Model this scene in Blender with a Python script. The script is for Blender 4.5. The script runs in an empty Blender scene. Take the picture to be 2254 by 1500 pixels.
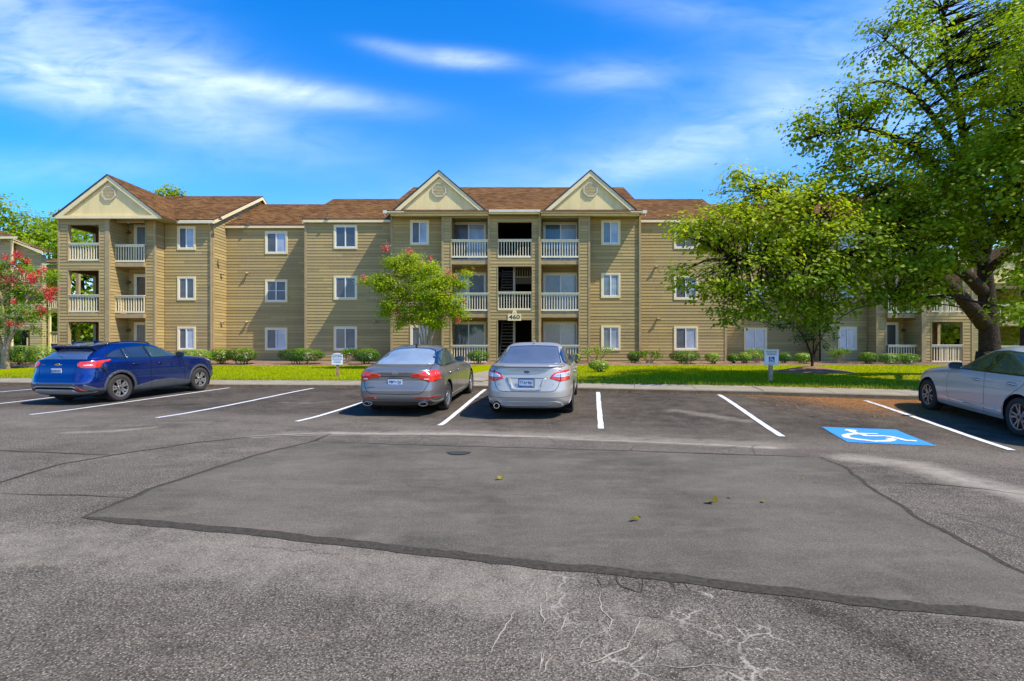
import bpy, bmesh, math, random
import numpy as np
from mathutils import Vector, Matrix, noise as mnoise
R=math.radians
SC=bpy.context.scene
COL=SC.collection
random.seed(7); RNG=np.random.default_rng(7)

# ---------------------------------------------------------------- camera, sky, sun, exposure
F=1200.0; CX=1170.0; CY=768.0; CZ=1.47       # focal length in photo pixels, principal point, eye height
cam=bpy.data.cameras.new('camera'); camo=bpy.data.objects.new('camera',cam); COL.objects.link(camo)
cam.sensor_width=36; cam.lens=F/2254*36
cam.shift_x=(1127-CX)/2254; cam.shift_y=(CY-750)/2254
camo.location=(0,0,CZ); camo.rotation_euler=(R(90),0,0)
cam.clip_start=.05; cam.clip_end=3000
SC.camera=camo

SUNV=Vector((1.0,-0.45,1.5)).normalized()
sl=bpy.data.lights.new('sun','SUN'); sl.energy=3.3; sl.angle=R(.55); sl.color=(1,.93,.80)
so=bpy.data.objects.new('sun',sl); COL.objects.link(so)
so.rotation_euler=SUNV.to_track_quat('Z','Y').to_euler(); so.location=(20,-20,40)

W=bpy.data.worlds.new('World'); SC.world=W; W.use_nodes=True
nt=W.node_tree; nt.nodes.clear()
def N(t,ty,**kw):
    n=t.nodes.new(ty)
    for k,v in kw.items():
        if k.startswith('i_'):
            n.inputs[int(k[2:]) if k[2:].isdigit() else k[2:]].default_value=v
        else: setattr(n,k,v)
    return n
def L(t,a,b): t.links.new(a,b)
def mth(t,op,a,b=None,clamp=False):
    n=t.nodes.new('ShaderNodeMath'); n.operation=op; n.use_clamp=clamp
    for i,v in enumerate((a,b)):
        if v is None: continue
        if isinstance(v,(int,float)): n.inputs[i].default_value=v
        else: t.links.new(v,n.inputs[i])
    return n.outputs[0]
def ramp(t,fac,stops,interp='LINEAR'):
    n=t.nodes.new('ShaderNodeValToRGB'); cr=n.color_ramp; cr.interpolation=interp
    while len(cr.elements)<len(stops): cr.elements.new(.5)
    for e,(p,c) in zip(cr.elements,stops):
        e.position=p; e.color=(c[0],c[1],c[2],1) if not isinstance(c,(int,float)) else (c,c,c,1)
    t.links.new(fac,n.inputs[0]); return n.outputs[0]
def mixc(t,fac,a,b,mode='MIX'):
    n=t.nodes.new('ShaderNodeMix'); n.data_type='RGBA'; n.blend_type=mode; n.clamp_factor=True
    if isinstance(fac,(int,float)): n.inputs[0].default_value=fac
    else: t.links.new(fac,n.inputs[0])
    for i,v in ((6,a),(7,b)):
        if isinstance(v,(tuple,list)): n.inputs[i].default_value=(v[0],v[1],v[2],1)
        else: t.links.new(v,n.inputs[i])
    return n.outputs[2]

sky=N(nt,'ShaderNodeTexSky'); sky.sky_type='NISHITA'; sky.sun_disc=False
sky.sun_elevation=math.asin(SUNV.z); sky.sun_rotation=math.atan2(SUNV.x,SUNV.y)
sky.altitude=0; sky.air_density=1.0; sky.dust_density=.6; sky.ozone_density=2.5
hs=N(nt,'ShaderNodeHueSaturation'); hs.inputs['Saturation'].default_value=1.85; hs.inputs['Value'].default_value=1.04; hs.inputs['Hue'].default_value=.510
L(nt,sky.outputs[0],hs.inputs['Color'])
tc=N(nt,'ShaderNodeTexCoord'); sp=N(nt,'ShaderNodeSeparateXYZ'); L(nt,tc.outputs['Generated'],sp.inputs[0])
ysafe=mth(nt,'MAXIMUM',mth(nt,'ABSOLUTE',sp.outputs[1]),.05)
U=mth(nt,'DIVIDE',sp.outputs[0],ysafe); V=mth(nt,'DIVIDE',sp.outputs[2],ysafe)
cb=N(nt,'ShaderNodeCombineXYZ'); L(nt,U,cb.inputs[0]); L(nt,V,cb.inputs[1])
def cloudnoise(rot,sx,sy,scale,detail,dist,seed):
    m=N(nt,'ShaderNodeMapping'); m.inputs['Rotation'].default_value=(0,0,R(rot)); m.inputs['Scale'].default_value=(sx,sy,1); m.inputs['Location'].default_value=(seed,seed*.7,0)
    L(nt,cb.outputs[0],m.inputs[0])
    n=N(nt,'ShaderNodeTexNoise',i_Scale=scale,i_Detail=detail,i_Roughness=.55,i_Distortion=dist); L(nt,m.outputs[0],n.inputs['Vector']); return n.outputs[0]
n1=cloudnoise(-12,1.0,3.6,2.6,7,.5,3.1)
n2=cloudnoise(-24,1.4,3.4,5.0,8,1.1,8.3)
# thin cirrus banks: (u, v, half length, half height, tilt, strength)
banks=[(-.87,.50,.16,.045,-8,.85),(-.98,.62,.20,.08,-10,.55),(-.46,.475,.18,.022,-8,.85),(-.13,.532,.085,.015,-4,.95),(-.66,.43,.30,.05,-12,.30),
 (.14,.50,.09,.025,2,.55),(.34,.40,.34,.030,22,.34),(.52,.50,.30,.09,18,.24),(.80,.55,.34,.2,20,.34),(.18,.34,.45,.05,10,.22),(-.9,.33,.3,.03,0,.2),(.3,.62,.16,.03,-6,.25),(-.27,.555,.05,.012,-10,.3),(-.70,.54,.24,.075,-28,.42),(-.62,.50,.06,.05,30,.25)]
tot=None
for (u0,v0,a,b,rot,st) in banks:
    c_,s_=math.cos(R(rot)),math.sin(R(rot))
    du=mth(nt,'SUBTRACT',U,u0); dv=mth(nt,'SUBTRACT',V,v0)
    p=mth(nt,'DIVIDE',mth(nt,'ADD',mth(nt,'MULTIPLY',du,c_),mth(nt,'MULTIPLY',dv,s_)),a)
    q=mth(nt,'DIVIDE',mth(nt,'SUBTRACT',mth(nt,'MULTIPLY',dv,c_),mth(nt,'MULTIPLY',du,s_)),b)
    r2=mth(nt,'ADD',mth(nt,'MULTIPLY',p,p),mth(nt,'MULTIPLY',q,q))
    g=mth(nt,'MULTIPLY',mth(nt,'EXPONENT',mth(nt,'MULTIPLY',r2,-.9)),st)
    tot=g if tot is None else mth(nt,'ADD',tot,g)
n3_=cloudnoise(-16,1.0,7.0,14.0,9,.6,1.7)
nn=mth(nt,'ADD',mth(nt,'ADD',mth(nt,'MULTIPLY',n1,1.0),mth(nt,'MULTIPLY',n2,.75)),mth(nt,'MULTIPLY',mth(nt,'SUBTRACT',n3_,.5),.22))
nn=mth(nt,'MAXIMUM',mth(nt,'SUBTRACT',nn,.44),0.0)
cl=mth(nt,'MULTIPLY',mth(nt,'MULTIPLY',tot,nn),1.0,clamp=True)
haze=mth(nt,'MULTIPLY',mth(nt,'EXPONENT',mth(nt,'MULTIPLY',mth(nt,'MAXIMUM',V,0.0),-7.0)),.68)
cl=mth(nt,'ADD',cl,haze,clamp=True)
skc=mixc(nt,cl,hs.outputs[0],(5.0,5.6,6.9))
bg=N(nt,'ShaderNodeBackground'); bg.inputs[1].default_value=.15; L(nt,skc,bg.inputs[0])
wo=N(nt,'ShaderNodeOutputWorld'); L(nt,bg.outputs[0],wo.inputs[0])

SC.view_settings.view_transform='Standard'; SC.view_settings.look='None'
SC.view_settings.exposure=.90; SC.view_settings.gamma=1
try: SC.view_settings.use_curve_mapping=False
except Exception: pass
SC.render.engine='CYCLES'
SC.cycles.max_bounces=6; SC.cycles.diffuse_bounces=3; SC.cycles.glossy_bounces=3; SC.cycles.transmission_bounces=3; SC.cycles.transparent_max_bounces=6

# ---------------------------------------------------------------- helpers
def wx(px,Y): return (px-CX)*Y/F
def wz(py,Y): return CZ+(CY-py)*Y/F
def setp(o,label=None,cat=None,group=None,kind=None):
    if label: o['label']=label
    if cat: o['category']=cat
    if group: o['group']=group
    if kind: o['kind']=kind
    return o
def empty(name,loc=(0,0,0),rz=0,**kw):
    o=bpy.data.objects.new(name,None); COL.objects.link(o); o.location=loc; o.rotation_euler=(0,0,rz)
    o.empty_display_size=.2
    return setp(o,**kw)
class MB:
    def __init__(s): s.v=[]; s.f=[]; s.m=[]; s.t=[]
    def poly(s,pts,m=0,t=.5):
        b=len(s.v); s.v+= [tuple(p) for p in pts]; s.f.append(tuple(range(b,b+len(pts)))); s.m.append(m); s.t.append(t)
    def box(s,x0,x1,y0,y1,z0,z1,m=0,t=.5):
        b=len(s.v)
        s.v+=[(x0,y0,z0),(x1,y0,z0),(x1,y1,z0),(x0,y1,z0),(x0,y0,z1),(x1,y0,z1),(x1,y1,z1),(x0,y1,z1)]
        for f in ((0,3,2,1),(4,5,6,7),(0,1,5,4),(1,2,6,5),(2,3,7,6),(3,0,4,7)):
            s.f.append(tuple(b+i for i in f)); s.m.append(m); s.t.append(t)
    def bar(s,p,q,w,h,m=0,up=(0,0,1)):
        p=Vector(p);q=Vector(q);d=(q-p).normalized(); u=Vector(up)
        a=d.cross(u)
        if a.length<1e-5: a=d.cross(Vector((1,0,0)))
        a.normalize(); c=a.cross(d).normalized()
        b=len(s.v)
        for o in (p,q):
            for (i,j) in ((-1,-1),(1,-1),(1,1),(-1,1)):
                s.v.append(tuple(o+a*(w/2*i)+c*(h/2*j)))
        for f in ((0,3,2,1),(4,5,6,7),(0,1,5,4),(1,2,6,5),(2,3,7,6),(3,0,4,7)):
            s.f.append(tuple(b+i for i in f)); s.m.append(m); s.t.append(.5)
    def tube(s,pts,rs,n=8,m=0,cap=True):
        pts=[Vector(p) for p in pts]; rings=[]
        prev=None
        for i,p in enumerate(pts):
            d=(pts[min(i+1,len(pts)-1)]-pts[max(i-1,0)]).normalized()
            if prev is None:
                a=d.cross(Vector((0,0,1)))
                if a.length<.1: a=d.cross(Vector((1,0,0)))
            else: a=prev-d*prev.dot(d)
            a.normalize(); prev=a; c=d.cross(a)
            r=rs[i] if isinstance(rs,(list,tuple)) else rs
            b=len(s.v)
            for k in range(n):
                an=2*math.pi*k/n; s.v.append(tuple(p+a*math.cos(an)*r+c*math.sin(an)*r))
            rings.append(b)
        for i in range(len(rings)-1):
            for k in range(n):
                k2=(k+1)%n
                s.f.append((rings[i]+k,rings[i]+k2,rings[i+1]+k2,rings[i+1]+k)); s.m.append(m); s.t.append(.5)
        if cap:
            s.f.append(tuple(rings[0]+k for k in range(n))[::-1]); s.m.append(m); s.t.append(.5)
            s.f.append(tuple(rings[-1]+k for k in range(n))); s.m.append(m); s.t.append(.5)
    def prism(s,pts2,axis,a0,a1,m=0):
        # pts2: polygon in the two remaining axes, extruded from a0 to a1 along axis
        def P(u,v,a): return {'x':(a,u,v),'y':(u,a,v),'z':(u,v,a)}[axis]
        n=len(pts2); b=len(s.v)
        s.v+=[P(u,v,a0) for u,v in pts2]+[P(u,v,a1) for u,v in pts2]
        s.f.append(tuple(b+i for i in range(n))); s.m.append(m); s.t.append(.5)
        s.f.append(tuple(b+n+i for i in range(n))[::-1]); s.m.append(m); s.t.append(.5)
        for i in range(n):
            j=(i+1)%n; s.f.append((b+j,b+i,b+n+i,b+n+j)); s.m.append(m); s.t.append(.5)
    def mesh(s,name,mats,smooth=False,tint=False,fix=True):
        me=bpy.data.meshes.new(name); me.from_pydata(s.v,[],s.f)
        if not isinstance(mats,(list,tuple)): mats=[mats]
        for m in mats: me.materials.append(m)
        if len(mats)>1: me.polygons.foreach_set('material_index',s.m)
        if tint:
            a=me.attributes.new('tint','FLOAT','FACE'); a.data.foreach_set('value',s.t)
        if fix:
            bm=bmesh.new(); bm.from_mesh(me); bmesh.ops.recalc_face_normals(bm,faces=bm.faces[:]); bm.to_mesh(me); bm.free()
        if smooth: me.polygons.foreach_set('use_smooth',[True]*len(me.polygons))
        me.update(); return me
    def build(s,name,mats,parent=None,smooth=False,tint=False,loc=None,fix=True):
        o=bpy.data.objects.new(name,s.mesh(name,mats,smooth,tint,fix)); COL.objects.link(o)
        if parent: o.parent=parent
        if loc: o.location=loc
        return o
def islands(mb):
    par=list(range(len(mb.v)))
    def fd(a):
        while par[a]!=a: par[a]=par[par[a]]; a=par[a]
        return a
    for f in mb.f:
        r=fd(f[0])
        for q in f[1:]: par[fd(q)]=r
    G={}
    for i,f in enumerate(mb.f): G.setdefault(fd(f[0]),[]).append(i)
    out=[]
    for g in G.values():
        n=MB(); mp={}
        for i in g:
            for q in mb.f[i]:
                if q not in mp: mp[q]=len(n.v); n.v.append(mb.v[q])
            n.f.append(tuple(mp[q] for q in mb.f[i])); n.m.append(mb.m[i]); n.t.append(mb.t[i])
        out.append(n)
    return out
def link(name,me,parent=None):
    o=bpy.data.objects.new(name,me); COL.objects.link(o)
    if parent: o.parent=parent
    return o
def text_mesh(body,size,mat,depth=.002,align='CENTER',name='text',sx=1.0,bold=0.0):
    c=bpy.data.curves.new(name,'FONT'); c.body=body; c.size=size; c.extrude=depth; c.align_x=align; c.align_y='CENTER'; c.offset=bold; c.resolution_u=3
    o=bpy.data.objects.new(name,c); COL.objects.link(o)
    bpy.context.view_layer.update()
    dg=bpy.context.evaluated_depsgraph_get(); me=bpy.data.meshes.new_from_object(o.evaluated_get(dg))
    bpy.data.objects.remove(o); me.name=name
    for v in me.vertices: v.co.x*=sx
    me.materials.clear(); me.materials.append(mat); return me
def copy_tree(o,parent=None):
    c=o.copy(); COL.objects.link(c)
    if parent: c.parent=parent
    for ch in list(o.children): copy_tree(ch,c)
    return c

# ---------------------------------------------------------------- materials
MATS={}
def newmat(name):
    m=bpy.data.materials.new(name); m.use_nodes=True; t=m.node_tree; b=t.nodes['Principled BSDF']; MATS[name]=m
    return m,t,b
def simple(name,col,rough=.6,metal=0,var=.12,vscale=3.0,bump=0,bscale=40,coat=0,spec=.5,fleck=0):
    m,t,b=newmat(name)
    g=N(t,'ShaderNodeNewGeometry')
    tcn=N(t,'ShaderNodeTexCoord')
    n=N(t,'ShaderNodeTexNoise',i_Scale=vscale,i_Detail=6,i_Roughness=.6); L(t,g.outputs['Position'],n.inputs['Vector'])
    f=ramp(t,n.outputs[0],[(.3,1-var),(.7,1+var)])
    c=mixc(t,1.0,(col[0],col[1],col[2]),f,'MULTIPLY'); L(t,c,b.inputs['Base Color'])
    b.inputs['Roughness'].default_value=rough; b.inputs['Metallic'].default_value=metal
    b.inputs['Coat Weight'].default_value=coat; b.inputs['Coat Roughness'].default_value=.03
    b.inputs['Specular IOR Level'].default_value=spec if rough<.8 else .1
    if bump:
        n2=N(t,'ShaderNodeTexNoise',i_Scale=bscale,i_Detail=4); L(t,g.outputs['Position'],n2.inputs['Vector'])
        bp=N(t,'ShaderNodeBump',i_Strength=bump,i_Distance=.01 if bump<.9 else .06); L(t,n2.outputs[0],bp.inputs['Height']); L(t,bp.outputs[0],b.inputs['Normal'])
    return m

def siding_mat(name,col):
    m,t,b=newmat(name)
    g=N(t,'ShaderNodeNewGeometry'); at=N(t,'ShaderNodeAttribute'); at.attribute_name='tint'
    mp=N(t,'ShaderNodeMapping'); mp.inputs['Scale'].default_value=(1,1,.25); L(t,g.outputs['Position'],mp.inputs[0])
    n=N(t,'ShaderNodeTexNoise',i_Scale=1.3,i_Detail=8,i_Roughness=.6); L(t,mp.outputs[0],n.inputs['Vector'])
    mp2=N(t,'ShaderNodeMapping'); mp2.inputs['Scale'].default_value=(1.2,1.2,12); L(t,g.outputs['Position'],mp2.inputs[0])
    n2=N(t,'ShaderNodeTexNoise',i_Scale=3,i_Detail=6,i_Roughness=.7); L(t,mp2.outputs[0],n2.inputs['Vector'])
    c=mixc(t,ramp(t,n.outputs[0],[(.35,0),(.72,1)]),col,(col[0]*1.12,col[1]*1.10,col[2]*.86))
    c=mixc(t,ramp(t,n2.outputs[0],[(.5,0),(.8,.38)]),c,(col[0]*.72,col[1]*.74,col[2]*.62))
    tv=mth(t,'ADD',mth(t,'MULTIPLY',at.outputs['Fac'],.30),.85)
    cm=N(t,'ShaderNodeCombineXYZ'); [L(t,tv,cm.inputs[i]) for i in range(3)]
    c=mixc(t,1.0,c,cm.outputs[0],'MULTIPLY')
    L(t,c,b.inputs['Base Color']); b.inputs['Roughness'].default_value=.72; b.inputs['Specular IOR Level'].default_value=.25
    bp=N(t,'ShaderNodeBump',i_Strength=.25,i_Distance=.004); L(t,n2.outputs[0],bp.inputs['Height']); L(t,bp.outputs[0],b.inputs['Normal'])
    return m
SIDE=siding_mat('siding',(.375,.275,.125))
SIDE2=siding_mat('siding_pale',(.42,.32,.17))
TRIM=simple('taupe_trim',(.36,.26,.12),.7,var=.15,vscale=4)
CREAM=simple('cream_trim',(.76,.62,.33),.6,var=.08,vscale=5)
RAILM=simple('railing_paint',(.76,.66,.43),.55,var=.1,vscale=9)
def gable_mat():
    m,t,b=newmat('cream_stucco_panel'); g=N(t,'ShaderNodeNewGeometry')
    mp=N(t,'ShaderNodeMapping'); mp.inputs['Scale'].default_value=(2.5,2.5,.6); L(t,g.outputs['Position'],mp.inputs[0])
    n=N(t,'ShaderNodeTexNoise',i_Scale=1.1,i_Detail=8,i_Roughness=.65); L(t,mp.outputs[0],n.inputs['Vector'])
    c=mixc(t,ramp(t,n.outputs[0],[(.42,0),(.75,.8)]),(.78,.60,.27),(.58,.47,.19))
    L(t,c,b.inputs['Base Color']); b.inputs['Roughness'].default_value=.75; return m
GABLE=gable_mat()
WFRAME=simple('white_vinyl',(.74,.74,.70),.4,var=.04)
LAMP=simple('bronze_fitting',(.16,.11,.06),.4,.5,var=.2,vscale=20)
WOODP=simple('weathered_post',(.34,.22,.12),.85,var=.3,vscale=14,bump=.3)
WHITEP=simple('white_sign_paint',(.78,.79,.80),.35,var=.06,vscale=8)
def roof_mat(name,c1,c2,c3):
    m,t,b=newmat(name); tcn=N(t,'ShaderNodeTexCoord')
    g=N(t,'ShaderNodeNewGeometry')
    br=N(t,'ShaderNodeTexBrick',offset=.5,squash=1.0); br.inputs['Scale'].default_value=1.0
    br.inputs['Brick Width'].default_value=.30; br.inputs['Row Height'].default_value=.07; br.inputs['Mortar Size'].default_value=.004
    br.inputs['Color1'].default_value=(0,0,0,1); br.inputs['Color2'].default_value=(1,1,1,1); br.inputs['Mortar'].default_value=(0,0,0,1)
    sp=N(t,'ShaderNodeSeparateXYZ'); L(t,g.outputs['Position'],sp.inputs[0])
    cb=N(t,'ShaderNodeCombineXYZ'); L(t,mth(t,'ADD',sp.outputs[0],mth(t,'MULTIPLY',sp.outputs[1],.83)),cb.inputs[0]); L(t,sp.outputs[2],cb.inputs[1])
    L(t,cb.outputs[0],br.inputs['Vector'])
    n=N(t,'ShaderNodeTexNoise',i_Scale=9,i_Detail=8,i_Roughness=.75); L(t,g.outputs['Position'],n.inputs['Vector'])
    n3=N(t,'ShaderNodeTexNoise',i_Scale=.5,i_Detail=3); L(t,g.outputs['Position'],n3.inputs['Vector'])
    f=mth(t,'ADD',mth(t,'MULTIPLY',br.outputs[0],.45),mth(t,'MULTIPLY',n.outputs[0],.6))
    c=ramp(t,f,[(.22,c1),(.5,c2),(.85,c3)])
    c=mixc(t,ramp(t,n3.outputs[0],[(.4,0),(.7,.35)]),c,c1)
    L(t,c,b.inputs['Base Color']); b.inputs['Roughness'].default_value=.95; b.inputs['Specular IOR Level'].default_value=.08
    bp=N(t,'ShaderNodeBump',i_Strength=.5,i_Distance=.015); L(t,f,bp.inputs['Height']); L(t,bp.outputs[0],b.inputs['Normal'])
    return m
ROOF=roof_mat('roof_shingle',(.062,.028,.010),(.138,.066,.022),(.25,.13,.045))
DRIP=simple('dark_drip_edge',(.045,.025,.02),.6)
def pane_mat(name,col,stripe=0,vert=True,rough=.06,amp=.25):
    m,t,b=newmat(name); g=N(t,'ShaderNodeNewGeometry'); oi=N(t,'ShaderNodeObjectInfo')
    n=N(t,'ShaderNodeTexNoise',i_Scale=1.6,i_Detail=3); L(t,g.outputs['Position'],n.inputs['Vector'])
    c=mixc(t,1.0,col,ramp(t,n.outputs[0],[(.3,.7),(.7,1.3)]),'MULTIPLY')
    if stripe:
        sp=N(t,'ShaderNodeSeparateXYZ'); L(t,g.outputs['Position'],sp.inputs[0])
        s=mth(t,'SINE',mth(t,'MULTIPLY',sp.outputs[0 if vert else 2],stripe))
        c=mixc(t,mth(t,'MULTIPLY',mth(t,'ADD',s,1.0),amp),c,(col[0]*.35,col[1]*.35,col[2]*.38))
    L(t,c,b.inputs['Base Color']); b.inputs['Roughness'].default_value=.5; b.inputs['Coat Weight'].default_value=1; b.inputs['Coat Roughness'].default_value=rough; b.inputs['Coat IOR'].default_value=1.6
    return m
P_SCREEN=pane_mat('insect_screen_pane',(.085,.090,.092),0)
P_SCREEN.node_tree.nodes['Principled BSDF'].inputs['Coat Weight'].default_value=.35
P_BLIND=pane_mat('pane_over_pale_blind',(.34,.39,.46),150,False,.04,.12)
P_DARK=pane_mat('dark_pane',(.035,.040,.036),0)
P_VBL=pane_mat('pane_over_vertical_blind',(.36,.42,.44),70,True,.04,.3)
P_VBLD=pane_mat('pane_over_dim_blind',(.16,.20,.20),70,True,.05,.3)
P_TEAL=pane_mat('teal_curtain_pane',(.05,.12,.14),60,True,.05,.3)
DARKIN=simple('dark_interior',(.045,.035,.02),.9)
# ---------------------------------------------------------------- the lie of the land
KX=[-90,-18.7,-10.4,-4,-1.34,1.49,5.75,8.7,14,30,90]
KY=[30.2,19.2,17.95,17.0,16.15,15.25,13.9,12.95,11.3,6.5,-8]
KH=[1.28,1.28,1.276,1.24,1.204,1.2,1.19,1.21,1.21,1.21,1.21]
def kerbY(x): return float(np.interp(x,KX,KY))
def kerbH(x): return float(np.interp(x,KX,KH))
def hnear(x): return float(np.interp(x,[-12,-6,-2],[1.42,1.43,1.47]))
def asph_h(x,y):
    k=kerbY(x); t=min(1,max(0,(k-y)/5.6)); t=t*t*(3-2*t)*.35+t*.65
    return kerbH(x)*(1-t)+hnear(x)*t
KT=.115          # kerb height
SWW=1.62         # sidewalk width (in Y)
def lawn_h(x,y):
    b=kerbY(x)+SWW; h0=kerbH(x)-KT-.03
    t=min(1,max(0,(y-b)/max(1.0,(27.6-b)))); return h0*(1-t)+.765*t
def gz(x,y):
    """ground height in world z"""
    k=kerbY(x)
    if y<k: return CZ-asph_h(x,y)
    if y<k+SWW: return CZ-(kerbH(x)-KT-.03*(y-k)/SWW)
    return CZ-lawn_h(x,y)
def pix(px,py,fn=None):
    """where the sight line through a photo pixel meets the ground"""
    fn=fn or gz; u=(px-CX)/F; v=(CY-py)/F; Y=1.5; prev=None
    while Y<60:
        d=(CZ+v*Y)-fn(u*Y,Y)
        if d<0: break
        Y+=.02
    return (u*Y,Y,fn(u*Y,Y))
def pixa(px,py): return pix(px,py,lambda x,y: CZ-asph_h(x,y))

# ---------------------------------------------------------------- asphalt with wear masks
def seg_dist(P,pts):
    d=np.full(len(P),1e9)
    for a,b in zip(pts[:-1],pts[1:]):
        a=np.array(a[:2]);b=np.array(b[:2]); ab=b-a
        t=np.clip(((P-a)@ab)/max(1e-9,ab@ab),0,1)
        d=np.minimum(d,np.linalg.norm(P-(a+t[:,None]*ab),axis=1))
    return d
xs=np.concatenate([np.linspace(-90,-20,18)[:-1],np.arange(-20,-14,.4),np.arange(-14,14,.1),np.arange(14,20,.4),np.linspace(20,90,18)])
ts=np.concatenate([np.linspace(-25,1.2,14)[:-1],np.arange(1.2,20.01,.085)])
def asphalt():
    nx,ny=len(xs),len(ts); V=np.zeros((ny,nx,3)); 
    for i,x in enumerate(xs):
        k=kerbY(x); s=(ts-1.2)/(20-1.2); y=np.where(ts<1.2,ts,1.2+s*(k-1.2)) if k>3 else np.linspace(-25,k,ny)
        V[:,i,0]=x; V[:,i,1]=y
        V[:,i,2]=[CZ-asph_h(x,yy) for yy in y]
    # gentle undulation
    P=V.reshape(-1,3)
    P[:,2]+=.008*np.sin(P[:,0]*.9+1)*np.sin(P[:,1]*.8)*np.clip((np.interp(P[:,0],KX,KY)-P[:,1])/3,0,1)
    idx=np.arange(nx*ny).reshape(ny,nx)
    q=np.stack([idx[:-1,:-1],idx[:-1,1:],idx[1:,1:],idx[1:,:-1]],-1).reshape(-1,4)
    me=bpy.data.meshes.new('parking_lot'); me.from_pydata(P.tolist(),[],q.tolist())
    me.polygons.foreach_set('use_smooth',[True]*len(me.polygons))
    XY=P[:,:2]
    px=lambda *l:[pixa(a,b)[:2] for a,b in l]
    g=lambda d,w:np.exp(-(d/w)**2)
    sand=np.zeros(len(P))
    sand=np.maximum(sand,.95*g(seg_dist(XY,px((560,962),(730,953),(1000,955),(1300,968),(1560,978),(1700,986))),.17))
    sand=np.maximum(sand,.55*g(seg_dist(XY,px((640,955),(1000,952),(1700,980))),.5))
    sand=np.maximum(sand,.62*g(seg_dist(XY,px((150,953),(250,950),(330,943))),.2))
    sand=np.maximum(sand,.8*g(seg_dist(XY,px((1880,1010),(2000,1022),(2120,1060),(2254,1090),(2400,1130))),.42))
    sand=np.maximum(sand,.55*g(seg_dist(XY,px((1490,905),(1560,915),(1640,926))),.3))
    sand=np.maximum(sand,.5*g(seg_dist(XY,px((620,886),(690,888),(720,884))),.22))
    sand=np.maximum(sand,.6*g(seg_dist(XY,px((2040,1340),(2254,1370),(2400,1400))),.14))
    sand=np.maximum(sand,.55*g(seg_dist(XY,px((1127,1243),(1220,1290),(1180,1330))),.12))
    sand=np.maximum(sand,.45*g(seg_dist(XY,px((1350,1330),(1410,1370),(1500,1430),(1440,1470))),.16))
    sand=np.maximum(sand,.35*g(seg_dist(XY,px((0,930),(200,940),(420,930),(600,945))),.9))
    sand=np.maximum(sand,.50*g(seg_dist(XY,px((-100,1195),(300,1205),(700,1235),(1127,1290))),.75)); sand=np.maximum(sand,.35*g(seg_dist(XY,px((200,1010),(450,1000),(600,985))),.6))
    crack=np.maximum(1.0*g(seg_dist(XY,px((1230,1320),(1420,1360),(1600,1420),(1450,1480))),.42),1.0*g(seg_dist(XY,px((1250,1262),(1400,1285),(1540,1300))),.18))
    crack=np.maximum(crack,.55*g(seg_dist(XY,px((1700,1420),(1900,1480))),.35))
    k=np.interp(XY[:,0],KX,KY)-XY[:,1]
    needle=np.clip(np.interp(XY[:,0],[-20,3,5.5,7,9,14,40],[.0,.0,.2,.85,1,1,.8]),0,1)*np.exp(-(k/3.2)**2)*1.0
    needle=np.maximum(needle,np.interp(XY[:,0],[-40,2,5.6,7.2,30],[.55,.5,.75,1.35,1.2])*np.exp(-(k/np.interp(XY[:,0],[-40,2,5,7.5,30],[.11,.06,.16,.55,.6]))**2))
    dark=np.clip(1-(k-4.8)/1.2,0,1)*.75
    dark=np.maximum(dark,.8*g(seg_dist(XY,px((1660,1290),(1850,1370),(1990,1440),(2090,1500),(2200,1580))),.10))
    dark=np.maximum(dark,.6*g(seg_dist(XY,px((0,1120),(300,1110),(420,1070))),.35)*0)
    col=np.stack([sand,crack,needle,dark],-1).astype(np.float32)
    a=me.attributes.new('wear','FLOAT_COLOR','POINT'); a.data.foreach_set('color',col.ravel())
    return me
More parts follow.
